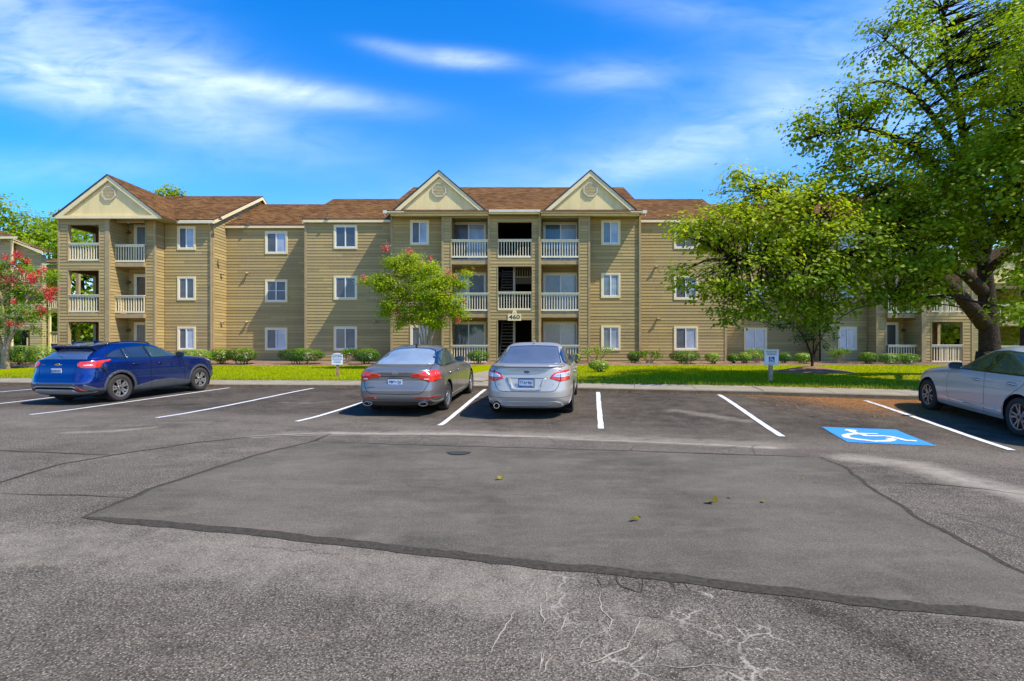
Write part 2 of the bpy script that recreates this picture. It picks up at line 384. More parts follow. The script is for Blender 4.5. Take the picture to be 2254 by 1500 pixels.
def asphalt_mat(name,base,patch=False):
    m,t,b=newmat(name); g=N(t,'ShaderNodeNewGeometry'); pos=g.outputs['Position']
    def nz(s,d=6,r=.6,dist=0):
        n=N(t,'ShaderNodeTexNoise',i_Scale=s,i_Detail=d,i_Roughness=r,i_Distortion=dist); L(t,pos,n.inputs['Vector']); return n.outputs[0]
    big=nz(.55,5); mid=nz(3.0,6,.65); fine=nz(75,4,.75); streak_m=N(t,'ShaderNodeMapping'); streak_m.inputs['Scale'].default_value=(.5,3,1); L(t,pos,streak_m.inputs[0])
    sn=N(t,'ShaderNodeTexNoise',i_Scale=1.6,i_Detail=5,i_Roughness=.6); L(t,streak_m.outputs[0],sn.inputs['Vector'])
    vo=N(t,'ShaderNodeTexVoronoi',i_Scale=90 if not patch else 130); L(t,pos,vo.inputs['Vector'])
    vr=N(t,'ShaderNodeSeparateColor'); L(t,vo.outputs['Color'],vr.inputs[0])
    stone=mth(t,'MULTIPLY',ramp(t,vo.outputs['Distance'],[(.18,1),(.42,0)]),ramp(t,vr.outputs[0],[(.62 if not patch else .8,0),(.9,1)]))
    c=ramp(t,mid,[(.3,tuple(x*.72 for x in base)),(.55,base),(.8,tuple(x*1.35 for x in base))])
    c=mixc(t,ramp(t,big,[(.38,0),(.62,.8)]),c,tuple(x*1.5 for x in base))
    c=mixc(t,ramp(t,sn.outputs[0],[(.5,0),(.78,.55)]),c,tuple(x*y for x,y in zip(base,(1.7,1.62,1.5))))
    grain=ramp(t,fine,[(.36,.42),(.5,.95),(.64,1.8)])
    c=mixc(t,.9 if not patch else .45,c,mixc(t,1.0,c,grain,'MULTIPLY'))
    c=mixc(t,mth(t,'MULTIPLY',stone,.85 if not patch else .5),c,(.50,.43,.35))
    if not patch:
        vb=N(t,'ShaderNodeTexVoronoi',i_Scale=52); L(t,pos,vb.inputs['Vector']); vbs=N(t,'ShaderNodeSeparateColor'); L(t,vb.outputs['Color'],vbs.inputs[0])
        big_s=mth(t,'MULTIPLY',ramp(t,vb.outputs['Distance'],[(.12,1),(.26,0)]),ramp(t,vbs.outputs[1],[(.88,0),(.95,1)])); c=mixc(t,big_s,c,mixc(t,vbs.outputs[2],(.30,.22,.16),(.58,.52,.44)))
        dk=mth(t,'MULTIPLY',ramp(t,vo.outputs['Distance'],[(.5,0),(.75,1)]),.75); c=mixc(t,dk,c,mixc(t,1.0,c,(.35,.33,.32),'MULTIPLY'))
    if patch:
        dn=N(t,'ShaderNodeTexNoise',i_Scale=1.5,i_Detail=8,i_Roughness=.72); dmp=N(t,'ShaderNodeMapping'); dmp.inputs['Scale'].default_value=(.8,1.3,1); L(t,pos,dmp.inputs[0]); L(t,dmp.outputs[0],dn.inputs['Vector'])
        c=mixc(t,ramp(t,dn.outputs[0],[(.52,0),(.70,.55)]),c,(.20,.168,.125)); c=mixc(t,ramp(t,dn.outputs[0],[(.28,.4),(.42,0)]),c,(.055,.048,.038))
    h=mth(t,'ADD',mth(t,'MULTIPLY',fine,.6),mth(t,'MULTIPLY',stone,.5))
    if not patch:
        at=N(t,'ShaderNodeAttribute'); at.attribute_name='wear'; sc=N(t,'ShaderNodeSeparateColor'); L(t,at.outputs['Color'],sc.inputs[0])
        sand,crack,need,dark=sc.outputs[0],sc.outputs[1],sc.outputs[2],at.outputs['Alpha']
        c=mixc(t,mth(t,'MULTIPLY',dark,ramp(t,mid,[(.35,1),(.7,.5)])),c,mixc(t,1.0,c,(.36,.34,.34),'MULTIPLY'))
        sm=mth(t,'MULTIPLY',sand,mth(t,'ADD',mid,nz(9,6,.7)))
        c=mixc(t,ramp(t,sm,[(.30,0),(1.05,.7)]),c,(.42,.36,.27))
        # crazed cracks
        dm=N(t,'ShaderNodeMapping'); L(t,pos,dm.inputs[0]); 
        wn=N(t,'ShaderNodeTexNoise',i_Scale=5,i_Detail=5,i_Roughness=.7); L(t,pos,wn.inputs['Vector'])
        vm=N(t,'ShaderNodeVectorMath',operation='MULTIPLY_ADD'); L(t,wn.outputs['Color'],vm.inputs[0]); vm.inputs[1].default_value=(.22,.22,.0); L(t,pos,vm.inputs[2])
        ve=N(t,'ShaderNodeTexVoronoi',feature='DISTANCE_TO_EDGE',i_Scale=3.3); L(t,vm.outputs[0],ve.inputs['Vector'])
        ve2=N(t,'ShaderNodeTexVoronoi',feature='DISTANCE_TO_EDGE',i_Scale=8.0); L(t,vm.outputs[0],ve2.inputs['Vector'])
        gate=ramp(t,mth(t,'MULTIPLY',crack,mth(t,'ADD',nz(1.7,3),.25)),[(.42,0),(.54,1)])
        e1=mth(t,'MULTIPLY',ramp(t,ve.outputs[0],[(.006,.9),(.026,0)]),gate)
        e2=mth(t,'MULTIPLY',ramp(t,ve2.outputs[0],[(.008,1),(.03,0)]),mth(t,'MULTIPLY',gate,ramp(t,nz(2.6,3),[(.5,0),(.56,1)])))
        crk=mth(t,'MAXIMUM',e1,e2)
        sandy=ramp(t,nz(1.1,3),[(.44,0),(.54,1)])
        c=mixc(t,mth(t,'MULTIPLY',crk,.85),c,mixc(t,sandy,(.05,.042,.03),(.42,.36,.28)))
        # hairlines everywhere, faint
        ve3=N(t,'ShaderNodeTexVoronoi',feature='DISTANCE_TO_EDGE',i_Scale=.62); L(t,vm.outputs[0],ve3.inputs['Vector'])
        e3=mth(t,'MULTIPLY',ramp(t,ve3.outputs[0],[(.002,1),(.007,0)]),ramp(t,nz(.9,2),[(.5,0),(.6,.6)]))
        c=mixc(t,e3,c,(.04,.035,.03))
        nm=N(t,'ShaderNodeMapping'); nm.inputs['Rotation'].default_value=(0,0,.5); nm.inputs['Scale'].default_value=(1,2.4,1); L(t,pos,nm.inputs[0])
        ne=N(t,'ShaderNodeTexNoise',i_Scale=30,i_Detail=5,i_Roughness=.8); L(t,nm.outputs[0],ne.inputs['Vector'])
        nf=mth(t,'ADD',need,mth(t,'MULTIPLY',mth(t,'SUBTRACT',ne.outputs[0],.53),2.6))
        nf=mth(t,'MULTIPLY',ramp(t,nf,[(.36,0),(.72,.95)]),ramp(t,need,[(.03,0),(.12,1)]))
        c=mixc(t,nf,c,mixc(t,nz(14,3),(.17,.07,.02),(.42,.20,.07)))
        h=mth(t,'SUBTRACT',h,mth(t,'MULTIPLY',crk,.3))
    L(t,c,b.inputs['Base Color']); b.inputs['Roughness'].default_value=.95; b.inputs['Specular IOR Level'].default_value=.06
    bp=N(t,'ShaderNodeBump',i_Strength=.75 if not patch else .4,i_Distance=.006); L(t,h,bp.inputs['Height']); L(t,bp.outputs[0],b.inputs['Normal'])
    return m
ASPH=asphalt_mat('worn_asphalt',(.122,.103,.078))
PATCH=asphalt_mat('patch_asphalt',(.098,.085,.064),True)
SEAL=simple('dark_seam_asphalt',(.060,.050,.037),.95,var=.4,vscale=30,bump=.3,bscale=90)
lot=link('parking_lot',asphalt()); lot.data.materials.append(ASPH); setp(lot,kind='structure')

def fillpoly(name,pxs,mat,dz=.004,step=.25,jit=0.0,world=False):
    """flat sheet following the ground inside a traced outline"""
    pts=[p[:2] if world else pixa(*p)[:2] for p in pxs]; out=[]
    for a,b in zip(pts,pts[1:]+pts[:1]):
        n=max(1,int(math.dist(a,b)/step))
        for i in range(n):
            t=i/n; x=a[0]+(b[0]-a[0])*t; y=a[1]+(b[1]-a[1])*t
            if jit: x+=jit*mnoise.noise(Vector((x*4,y*4,3))); y+=jit*mnoise.noise(Vector((x*4,y*4,9)))
            out.append((x,y))
    bm=bmesh.new(); vs=[bm.verts.new((x,y,0)) for x,y in out]
    f=bm.faces.new(vs)
    bmesh.ops.triangulate(bm,faces=[f])
    x0,x1=min(p[0] for p in out),max(p[0] for p in out); y0,y1=min(p[1] for p in out),max(p[1] for p in out)
    gs=.5
    for k in range(int((x1-x0)/gs)+1):
        bmesh.ops.bisect_plane(bm,geom=bm.verts[:]+bm.edges[:]+bm.faces[:],plane_co=(x0+gs*k+.013,0,0),plane_no=(1,0,0))
    for k in range(int((y1-y0)/gs)+1):
        bmesh.ops.bisect_plane(bm,geom=bm.verts[:]+bm.edges[:]+bm.faces[:],plane_co=(0,y0+gs*k+.017,0),plane_no=(0,1,0))
    for v in bm.verts:
        x,y=v.co.x,v.co.y
        v.co.z=CZ-asph_h(x,y)+.008*math.sin(x*.9+1)*math.sin(y*.8)*min(1,max(0,(kerbY(x)-y)/3))+dz
    bmesh.ops.recalc_face_normals(bm,faces=bm.faces[:])
    for f in bm.faces:
        if f.normal.z<0: f.normal_flip()
        f.smooth=True
    me=bpy.data.meshes.new(name); bm.to_mesh(me); bm.free(); me.materials.append(mat)
    return link(name,me)
def ribbon(name,pts,w,mat,dz=.008,step=.12,jit=.02,taper=True,wj=.3):
    P=[]
    for a,b in zip(pts[:-1],pts[1:]):
        n=max(1,int(math.dist(a,b)/step))
        for i in range(n): t=i/n; P.append((a[0]+(b[0]-a[0])*t,a[1]+(b[1]-a[1])*t))
    P.append(tuple(pts[-1][:2])); mb=MB(); rows=[]
    for i,(x,y) in enumerate(P):
        q=P[min(i+1,len(P)-1)]; o=P[max(i-1,0)]; d=Vector((q[0]-o[0],q[1]-o[1],0)).normalized(); nrm=Vector((-d.y,d.x,0))
        x+=jit*(mnoise.noise(Vector((x*3.1,y*3.1,1)))*1.6+mnoise.noise(Vector((x*14,y*14,1)))*.7); y+=jit*(mnoise.noise(Vector((x*3.1,y*3.1,5)))*1.6+mnoise.noise(Vector((x*14,y*14,7)))*.7)
        e=w*(1+wj*mnoise.noise(Vector((x*6,y*6,2))))
        if taper: e*=min(1,.25+i*.15,.25+(len(P)-1-i)*.15)
        row=[]
        for s in (-.5,.5):
            X=x+nrm.x*e*s; Y=y+nrm.y*e*s
            row.append((X,Y,CZ-asph_h(X,Y)+.008*math.sin(X*.9+1)*math.sin(Y*.8)*min(1,max(0,(kerbY(X)-Y)/3))+dz))
        rows.append(row)
    for a,b in zip(rows[:-1],rows[1:]): mb.poly([a[0],b[0],b[1],a[1]])
    me=mb.mesh(name,mat,fix=False)
    bm=bmesh.new(); bm.from_mesh(me)
    for f in bm.faces:
        if f.normal.z<0: f.normal_flip()
    bm.to_mesh(me); bm.free()
    return me
def join_meshes(name,mes,mat):
    bm=bmesh.new()
    for me in mes: bm.from_mesh(me)
    out=bpy.data.meshes.new(name); bm.to_mesh(out); bm.free()
    out.materials.append(mat) if not out.materials else None
    return link(name,out)
patch_px=[(185,1141),(330,1078),(470,1028),(560,1003),(690,972),(1000,980),(1390,994),(1560,1001),(1800,1008),(1860,1030),(1920,1080),(2050,1160),(2254,1262),(2500,1390),(2500,1388),(2254,1353),(1960,1332),(1550,1279),(1127,1236),(600,1180)]
patch_px=[p for i,p in enumerate(patch_px) if i!=14]
o=fillpoly('asphalt_patch',patch_px,PATCH,.003,.12,.03); setp(o,kind='structure')
seams=[([(185,1141),(600,1180),(1127,1238),(1550,1281),(1960,1334),(2254,1356),(2480,1385)],.13),
 ([(185,1141),(330,1080),(560,1004),(690,972),(730,955)],.06),([(690,972),(1390,994),(1800,1008),(1830,1012)],.05),([(1800,1008),(1860,1030),(1920,1080),(2050,1160),(2254,1262),(2400,1335)],.045),
 ([(-60,1075),(0,1062),(120,1025),(250,1002),(430,976),(560,962),(730,954)],.045),([(-60,990),(0,993),(190,1000),(250,1002)],.035),([(1930,1063),(2050,1068),(2170,1080),(2280,1095)],.022),
 ([(0,1086),(60,1090),(170,1092),(300,1098)],.02),([(560,962),(900,958),(1300,968),(1560,977),(1690,984)],.018),([(1250,1003),(1390,994),(1395,980)],.018)]
ms=[ribbon('seam',[pixa(*p)[:2] for p in l],w,SEAL,.0045,.1,.02) for l,w in seams]
o=join_meshes('asphalt_seams',ms,SEAL); setp(o,kind='structure')
SANDM=simple('pale_sand',(.34,.29,.22),.95,var=.25,vscale=30)
cr=[[(1160,1318),(1130,1352),(1105,1386),(1085,1430),(1060,1500)],[(1205,1312),(1200,1350),(1205,1372),(1195,1420),(1190,1500)],[(1270,1320),(1262,1350),(1240,1400),(1200,1440),(1192,1475)],[(1320,1300),(1322,1340),(1345,1370),(1330,1398),(1290,1420),(1286,1440),(1235,1438)],
 [(1330,1370),(1342,1400)],[(1235,1438),(1205,1470),(1195,1500)],[(1240,1500),(1290,1470),(1330,1455),(1380,1430),(1412,1370)],[(1440,1470),(1450,1440),(1490,1425)],[(1380,1475),(1440,1470),(1500,1480),(1570,1478),(1640,1482)]]
ms=[ribbon('crack',[pixa(*p)[:2] for p in l],0.0055,SANDM,.004,.02,.022,True,1.9) for l in cr]
o=join_meshes('sandy_cracks',ms,SANDM); setp(o,kind='structure')
crd=[[(1360,1262),(1370,1290),(1420,1310),(1412,1285)],[(1415,1270),(1420,1300),(1460,1312),(1480,1328)],[(1460,1275),(1480,1300),(1540,1306)],[(1300,1270),(1320,1290),(1370,1290)],[(1500,1283),(1510,1300),(1540,1306)]]
ms=[ribbon('crack',[pixa(*p)[:2] for p in l],.008,SEAL,.004,.04,.03,True,.8) for l in crd]
o=join_meshes('dark_cracks',ms,SEAL); setp(o,kind='structure')

# painted stall lines and the blue badge
def paint_mat(name,col,wear=.5):
    m,t,b=newmat(name); g=N(t,'ShaderNodeNewGeometry')
    n=N(t,'ShaderNodeTexNoise',i_Scale=18,i_Detail=8,i_Roughness=.75); L(t,g.outputs['Position'],n.inputs['Vector'])
    n2=N(t,'ShaderNodeTexNoise',i_Scale=2,i_Detail=3); L(t,g.outputs['Position'],n2.inputs['Vector'])
    c=mixc(t,ramp(t,n2.outputs[0],[(.35,0),(.7,.25)]),col,tuple(x*.75 for x in col))
    c=mixc(t,ramp(t,n.outputs[0],[(.53,0),(.66,wear)]),c,(.12,.11,.11))
    L(t,c,b.inputs['Base Color']); b.inputs['Roughness'].default_value=.7
    n3=N(t,'ShaderNodeTexNoise',i_Scale=60,i_Detail=3); L(t,g.outputs['Position'],n3.inputs['Vector'])
    bp=N(t,'ShaderNodeBump',i_Strength=.3,i_Distance=.004); L(t,n3.outputs[0],bp.inputs['Height']); L(t,bp.outputs[0],b.inputs['Normal'])
    return m
PWHITE=paint_mat('white_road_paint',(.74,.73,.70),.6); PBLUE=paint_mat('blue_road_paint',(.03,.27,.62),.55)
PWH2=paint_mat('worn_white_road_paint',(.70,.70,.70),.6)
lines=[((-220,918),(76,857)),((-210,910),(216,864)),((66,914),(505,854.5)),((344,921),(690,855.5)),((653,928.7),(897,855.5)),((968,937),(1070,857)),((1323,945.5),(1316,864)),((1722,961),(1582,869.5)),((2228,993),(1905,883)),((2900,1060),(2300,905))]
lines[0]=((-215,881),(80,857))
ms=[]
for a,b in lines: ms.append(ribbon('line',[pixa(*a)[:2],pixa(*b)[:2]],.105,PWHITE,.009,.2,.006,False,.12))
o=join_meshes('stall_lines',ms,PWHITE); setp(o,kind='structure')
bq=[(1809,941),(1972,947.5),(2062,983.5),(1866,974.5)]
B=[pixa(*p)[:2] for p in bq]
o=fillpoly('blue_accessible_marking',bq,PBLUE,.007,.2,.01); setp(o,kind='structure')
def bil(u,v):   # u along the top edge, v towards the aisle, inside the blue quad
    x=(1-v)*((1-u)*B[0][0]+u*B[1][0])+v*((1-u)*B[3][0]+u*B[2][0]); y=(1-v)*((1-u)*B[0][1]+u*B[1][1])+v*((1-u)*B[3][1]+u*B[2][1]); return (x,y)
def inv(px,py):
    return pixa(px,py)[:2]
sym=[]
sym.append(ribbon('s',[inv(1860,947.5),(inv(1885,950.5))],.13,PWH2,.012,.05,.006,False,.2))
sym.append(ribbon('s',[inv(1872,950),inv(1884,954.5),inv(1900,958)],.1,PWH2,.012,.05,.006,False,.2))
arc=[(1898,957),(1872,957.2),(1860,960),(1866,965),(1892,969.5),(1925,973),(1952,972.8),(1966,969.8),(1956,966)]
sym.append(ribbon('s',[inv(*p) for p in arc],.115,PWH2,.013,.05,.006,False,.15))
sym.append(ribbon('s',[inv(1893,955),inv(1905,961),inv(1945,961.5),inv(1962,964),inv(1994,971.5),inv(2018,973)],.1,PWH2,.014,.05,.006,False,.15))
sym.append(ribbon('s',[inv(1890,956),inv(1932,957.5)],.07,PWH2,.015,.05,.006,False,.15))
o=join_meshes('wheelchair_symbol',sym,PWH2); setp(o,kind='structure')

# kerb + sidewalk
def concrete_mat():
    m,t,b=newmat('concrete'); g=N(t,'ShaderNodeNewGeometry'); pos=g.outputs['Position']
    n=N(t,'ShaderNodeTexNoise',i_Scale=1.5,i_Detail=8,i_Roughness=.65); L(t,pos,n.inputs['Vector'])
    n2=N(t,'ShaderNodeTexNoise',i_Scale=40,i_Detail=5,i_Roughness=.7); L(t,pos,n2.inputs['Vector'])
    c=mixc(t,ramp(t,n.outputs[0],[(.3,0),(.7,1)]),(.25,.21,.145),(.36,.305,.22))
    c=mixc(t,.35,c,mixc(t,1.0,c,ramp(t,n2.outputs[0],[(.3,.5),(.7,1.5)]),'MULTIPLY'))
    # mould and dirt on the upright face of the kerb
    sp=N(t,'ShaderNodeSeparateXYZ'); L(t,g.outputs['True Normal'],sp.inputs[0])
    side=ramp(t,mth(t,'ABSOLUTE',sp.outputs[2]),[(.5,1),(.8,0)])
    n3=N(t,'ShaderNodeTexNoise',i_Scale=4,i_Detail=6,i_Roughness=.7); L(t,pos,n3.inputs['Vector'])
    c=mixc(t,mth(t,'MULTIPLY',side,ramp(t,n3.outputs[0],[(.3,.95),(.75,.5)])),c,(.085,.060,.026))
    L(t,c,b.inputs['Base Color']); b.inputs['Roughness'].default_value=.9; b.inputs['Specular IOR Level'].default_value=.1
    bp=N(t,'ShaderNodeBump',i_Strength=.3,i_Distance=.004); L(t,n2.outputs[0],bp.inputs['Height']); L(t,bp.outputs[0],b.inputs['Normal'])
    return m
CONC=concrete_mat()
SX=sorted(set(np.round(np.concatenate([np.linspace(-90,-24,20),np.arange(-24,18,.3),np.linspace(18,90,20)]),3).tolist()))
mb=MB(); rows=[]
for x in SX:
    k=kerbY(x); zb=CZ-kerbH(x); zt=zb+KT; j=.004*mnoise.noise(Vector((x*2,0,0)))
    rows.append([(x,k-.005,zb-.15),(x,k,zb),(x,k+.02+j,zt-.025),(x,k+.045+j,zt),(x,k+.16,zt+.002),(x,k+SWW,zt+.03),(x,k+SWW+.02,zt-.1)])
for a,b in zip(rows[:-1],rows[1:]):
    for i in range(6): mb.poly([a[i],b[i],b[i+1],a[i+1]])
o=mb.build('sidewalk',CONC); setp(o,kind='structure')
JOINT=simple('joint_shadow_dirt',(.09,.075,.05),.95)
mb=MB()
for jx in list(np.arange(-22,16,1.55)):
    big=(abs(jx-6.0)<.7)
    k=kerbY(jx); zt=CZ-kerbH(jx)+KT; w=.012 if not big else .03
    mb.poly([(jx,k+.04,zt+.006),(jx+w,k+.04,zt+.006),(jx+w+.3,k+SWW-.01,zt+.035),(jx+.3,k+SWW-.01,zt+.035)])
o=mb.build('sidewalk_joints',JOINT); setp(o,kind='structure')

# lawn sheet, reaching the horizon
def grass_mat():
    m,t,b=newmat('lawn_grass'); g=N(t,'ShaderNodeNewGeometry'); pos=g.outputs['Position']
    def nz(s,d=6,r=.6):
        n=N(t,'ShaderNodeTexNoise',i_Scale=s,i_Detail=d,i_Roughness=r); L(t,pos,n.inputs['Vector']); return n.outputs[0]
    c=ramp(t,nz(26,6,.75),[(.3,(.11,.13,.001)),(.5,(.26,.29,.001)),(.72,(.42,.41,.005))])
    at=N(t,'ShaderNodeAttribute'); at.attribute_name='dry'
    f=mth(t,'ADD',mth(t,'MULTIPLY',nz(1.1,5),.9),at.outputs['Fac'])
    c=mixc(t,ramp(t,f,[(.55,0),(1.15,.85)]),c,mixc(t,nz(8,4),(.32,.22,.05),(.20,.12,.03)))
    L(t,c,b.inputs['Base Color']); b.inputs['Roughness'].default_value=1; b.inputs['Specular IOR Level'].default_value=.0
    bp=N(t,'ShaderNodeBump',i_Strength=.9,i_Distance=.04); L(t,nz(30,5,.7),bp.inputs['Height']); L(t,bp.outputs[0],b.inputs['Normal'])
    return m
GRASS=grass_mat()
gx=np.concatenate([np.linspace(-600,-90,8)[:-1],np.linspace(-90,-30,16)[:-1],np.arange(-30,30,.5),np.linspace(30,90,16),np.linspace(90,600,8)[1:]])
gt=np.concatenate([np.linspace(0,1,40),[1.08,1.3,2,5,20,60]])
V=[];FCS=[];DR=[]
for j,t_ in enumerate(gt):
    for x in gx:
        b0=kerbY(x)+SWW
        y=b0+(27.6-b0)*t_ if t_<=1 else 27.6+(t_-1)*25
        z=CZ-lawn_h(x,y)-(.012 if t_==0 else 0)
        if 0<t_<1 and abs(x)<60: z+=.05*math.sin(t_*math.pi)+.02*mnoise.noise(Vector((x*.5,y*.5,0)))
        V.append((x,y,z))
        e=.42*math.exp(-((y-b0)/.8)**2)
        e+=np.interp(x,[-30,-14,-8,0,2,5,7,12,20,30],[.15,.05,-.1,-.05,.2,.2,.15,.32,.35,.3])*np.interp(t_,[0,.25,.5,1],[1,.9,.2,-.1])
        DR.append(float(e))
n=len(gx)
for j in range(len(gt)-1):
    for i in range(n-1): FCS.append((j*n+i,j*n+i+1,(j+1)*n+i+1,(j+1)*n+i))
me=bpy.data.meshes.new('lawn'); me.from_pydata(V,[],FCS); me.materials.append(GRASS); me.polygons.foreach_set('use_smooth',[True]*len(me.polygons))
a=me.attributes.new('dry','FLOAT','POINT'); a.data.foreach_set('value',DR)
lawn=link('lawn',me); setp(lawn,kind='structure')
def lz(x,y):
    b0=kerbY(x)+SWW; t_=(y-b0)/(27.6-b0); z=CZ-lawn_h(x,y)
    if 0<t_<1: z+=.05*math.sin(t_*math.pi)+.02*mnoise.noise(Vector((x*.5,y*.5,0)))
    return z
# concrete walks over the lawn
def walk(pts,w,name='walk'):
    mb=MB(); P=[]
    for a,b in zip(pts[:-1],pts[1:]):
        for i in range(10): t=i/10; P.append((a[0]+(b[0]-a[0])*t,a[1]+(b[1]-a[1])*t))
    P.append(pts[-1]); rr=[]
    for i,p in enumerate(P):
        q=P[min(i+1,len(P)-1)]; o=P[max(i-1,0)]; d=Vector((q[0]-o[0],q[1]-o[1],0)).normalized(); nr=Vector((-d.y,d.x,0))
        A=(p[0]+nr.x*w/2,p[1]+nr.y*w/2); Bq=(p[0]-nr.x*w/2,p[1]-nr.y*w/2); z=max(lz(*A),lz(*Bq),lz(*p))+.02
        rr.append([(A[0],A[1],z-.12),(A[0],A[1],z),(Bq[0],Bq[1],z),(Bq[0],Bq[1],z-.12)])
    for a,b in zip(rr[:-1],rr[1:]):
        for k in range(3): mb.poly([a[k],b[k],b[k+1],a[k+1]])
    o=mb.build(name,CONC); setp(o,kind='structure'); return o
walk([(-2.3,kerbY(-2.3)+SWW-.15),(-.9,22.0),(-.86,27.5)],1.5,'front_walk')
walk([(-20.5,27.2),(-23.5,25.4),(-27,25.0),(-34,25.5)],1.2,'side_walk')
# pine straw bed
def straw_mat():
    m,t,b=newmat('pine_straw'); g=N(t,'ShaderNodeNewGeometry'); pos=g.outputs['Position']
    n=N(t,'ShaderNodeTexNoise',i_Scale=25,i_Detail=6,i_Roughness=.8); L(t,pos,n.inputs['Vector'])
    n2=N(t,'ShaderNodeTexNoise',i_Scale=2,i_Detail=4); L(t,pos,n2.inputs['Vector'])
    c=ramp(t,n.outputs[0],[(.3,(.08,.035,.015)),(.5,(.24,.12,.06)),(.7,(.42,.26,.15))])
    c=mixc(t,ramp(t,n2.outputs[0],[(.45,0),(.7,.4)]),c,(.42,.30,.20))
    L(t,c,b.inputs['Base Color']); b.inputs['Roughness'].default_value=.95
    bp=N(t,'ShaderNodeBump',i_Strength=1,i_Distance=.04); L(t,n.outputs[0],bp.inputs['Height']); L(t,bp.outputs[0],b.inputs['Normal']); return m
STRAW=straw_mat()
mb=MB(); prev=None
for x in np.arange(-27,24,.25):
    if -1.65<x<-.05: prev=None; continue
    w=mnoise.noise(Vector((x*.6,3,0)))*.5+mnoise.noise(Vector((x*2,7,0)))*.15
    y0=25.9+w-.5*(abs(x+22)<6)
    r=[(x,y0,lz(x,y0)-.02),(x,y0+.25,lz(x,y0)+.03),(x,27.2,lz(x,27.2)+.07),(x,31.4,lz(x,29.8)+.08)]
    if prev:
        for k in range(3): mb.poly([prev[k],r[k],r[k+1],prev[k+1]])
    prev=r
o=mb.build('pine_straw_bed',STRAW,smooth=True); setp(o,kind='structure')
# ---------------------------------------------------------------- siding
BG=CZ-.775        # building grade
COURSE=.165
def clip2(poly,a,b,c):      # keep a*u+b*z<=c
    out=[]
    for i in range(len(poly)):
        p=poly[i]; q=poly[(i+1)%len(poly)]; dp=a*p[0]+b*p[1]-c; dq=a*q[0]+b*q[1]-c
        if dp<=0: out.append(p)
        if (dp<0<dq) or (dq<0<dp):
            t=dp/(dp-dq); out.append((p[0]+(q[0]-p[0])*t,p[1]+(q[1]-p[1])*t))
    return out
def siding(mb,p0,p1,z0,z1,ops=(),planes=(),m=0,flat=False):
    d=Vector((p1[0]-p0[0],p1[1]-p0[1])); Lw=d.length; d/=Lw; n=Vector((d.y,-d.x))
    k0=math.floor((z0-BG)/COURSE)
    k=k0
    while BG+k*COURSE<z1-1e-4:
        ca=BG+k*COURSE; cb_=ca+COURSE; za=max(ca,z0); zb=min(cb_,z1); k+=1
        cuts=sorted({za,zb}|{z for o in ops for z in (o[2],o[3]) if za<z<zb})
        # board lengths
        ub=[0.0]; r=random.Random(int(k*7919+p0[0]*131+p0[1]*17)); x=r.uniform(.5,3.6)
        while x<Lw: ub.append(x); x+=3.66 if r.random()<.7 else r.uniform(1.2,3.4)
        ub.append(Lw); tint=[r.random() for _ in ub]
        for s0,s1 in zip(cuts[:-1],cuts[1:]):
            iv=[(0,Lw)]
            for o in ops:
                if o[2]<s1-1e-5 and o[3]>s0+1e-5:
                    nv=[]
                    for a,b in iv:
                        if o[1]<=a or o[0]>=b: nv.append((a,b)); continue
                        if o[0]>a: nv.append((a,o[0]))
                        if o[1]<b: nv.append((o[1],b))
                    iv=nv
            for a,b in iv:
                for i in range(len(ub)-1):
                    u0=max(a,ub[i]); u1=min(b,ub[i+1])
                    if u1-u0<1e-4: continue
                    e=.0015 if (u1==ub[i+1] and u1<Lw-.01) else 0
                    pol=[(u0,s0),(u1-e,s0),(u1-e,s1),(u0,s1)]
                    for pl in planes:
                        pol=clip2(pol,*pl)
                        if len(pol)<3: break
                    if len(pol)<3: continue
                    def P(u,z,extra=0):
                        o_=.003+.015*(1-(z-ca)/COURSE)+extra
                        return (p0[0]+d.x*u+n.x*o_,p0[1]+d.y*u+n.y*o_,z)
                    mb.poly([P(u,z) for u,z in pol],m,tint[i])
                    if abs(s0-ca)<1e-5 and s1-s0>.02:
                        # lap shadow painted in as a dark strip along the board's butt
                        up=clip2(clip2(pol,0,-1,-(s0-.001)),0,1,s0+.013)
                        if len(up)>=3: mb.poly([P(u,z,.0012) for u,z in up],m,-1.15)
                    if abs(s0-ca)<1e-5 and abs(pol[0][1]-s0)<1e-4:
                        xs_=[q[0] for q in pol if abs(q[1]-s0)<1e-4]
                        if len(xs_)>=2:
                            a_,b_=min(xs_),max(xs_)
                            A=P(a_,s0);B_=P(b_,s0)
                            mb.poly([(p0[0]+d.x*a_,p0[1]+d.y*a_,s0),(p0[0]+d.x*b_,p0[1]+d.y*b_,s0),B_,A],m,tint[i])
BLD=empty('apartment_building',(-.84,28.4,BG),label='long three-storey apartment building in tan lap siding with cream gables, numbered 460',cat='apartment building')
BLD_INV=Matrix.Translation(BLD.location).inverted()
def part(o,root=None):
    root=root or BLD; o.parent=root; o.matrix_parent_inverse=Matrix.Translation(root.location).inverted(); return o
SPLIT={'corner_trim','fascia','roof_vent','gutter','soffit','downspout','rake_board','porch_floor','landing','louvre'}
def bb(mb,name,mats,root=None,**k):
    if name in SPLIT: return [part(n.build(name,mats,**k),root) for n in islands(mb)][0]
    return part(mb.build(name,mats,**k),root)
ZW=[CZ-.10+2.75*i for i in range(3)]    # window trim bottoms (z)
ZW[2]=CZ+5.41
WH=1.31
YA,YB,YC,YD,YT=29.9,31.2,29.6,28.5,27.9
SOF=CZ+6.86
MXc=-.84
def mxs(l): return sorted(2*MXc-x for x in l)
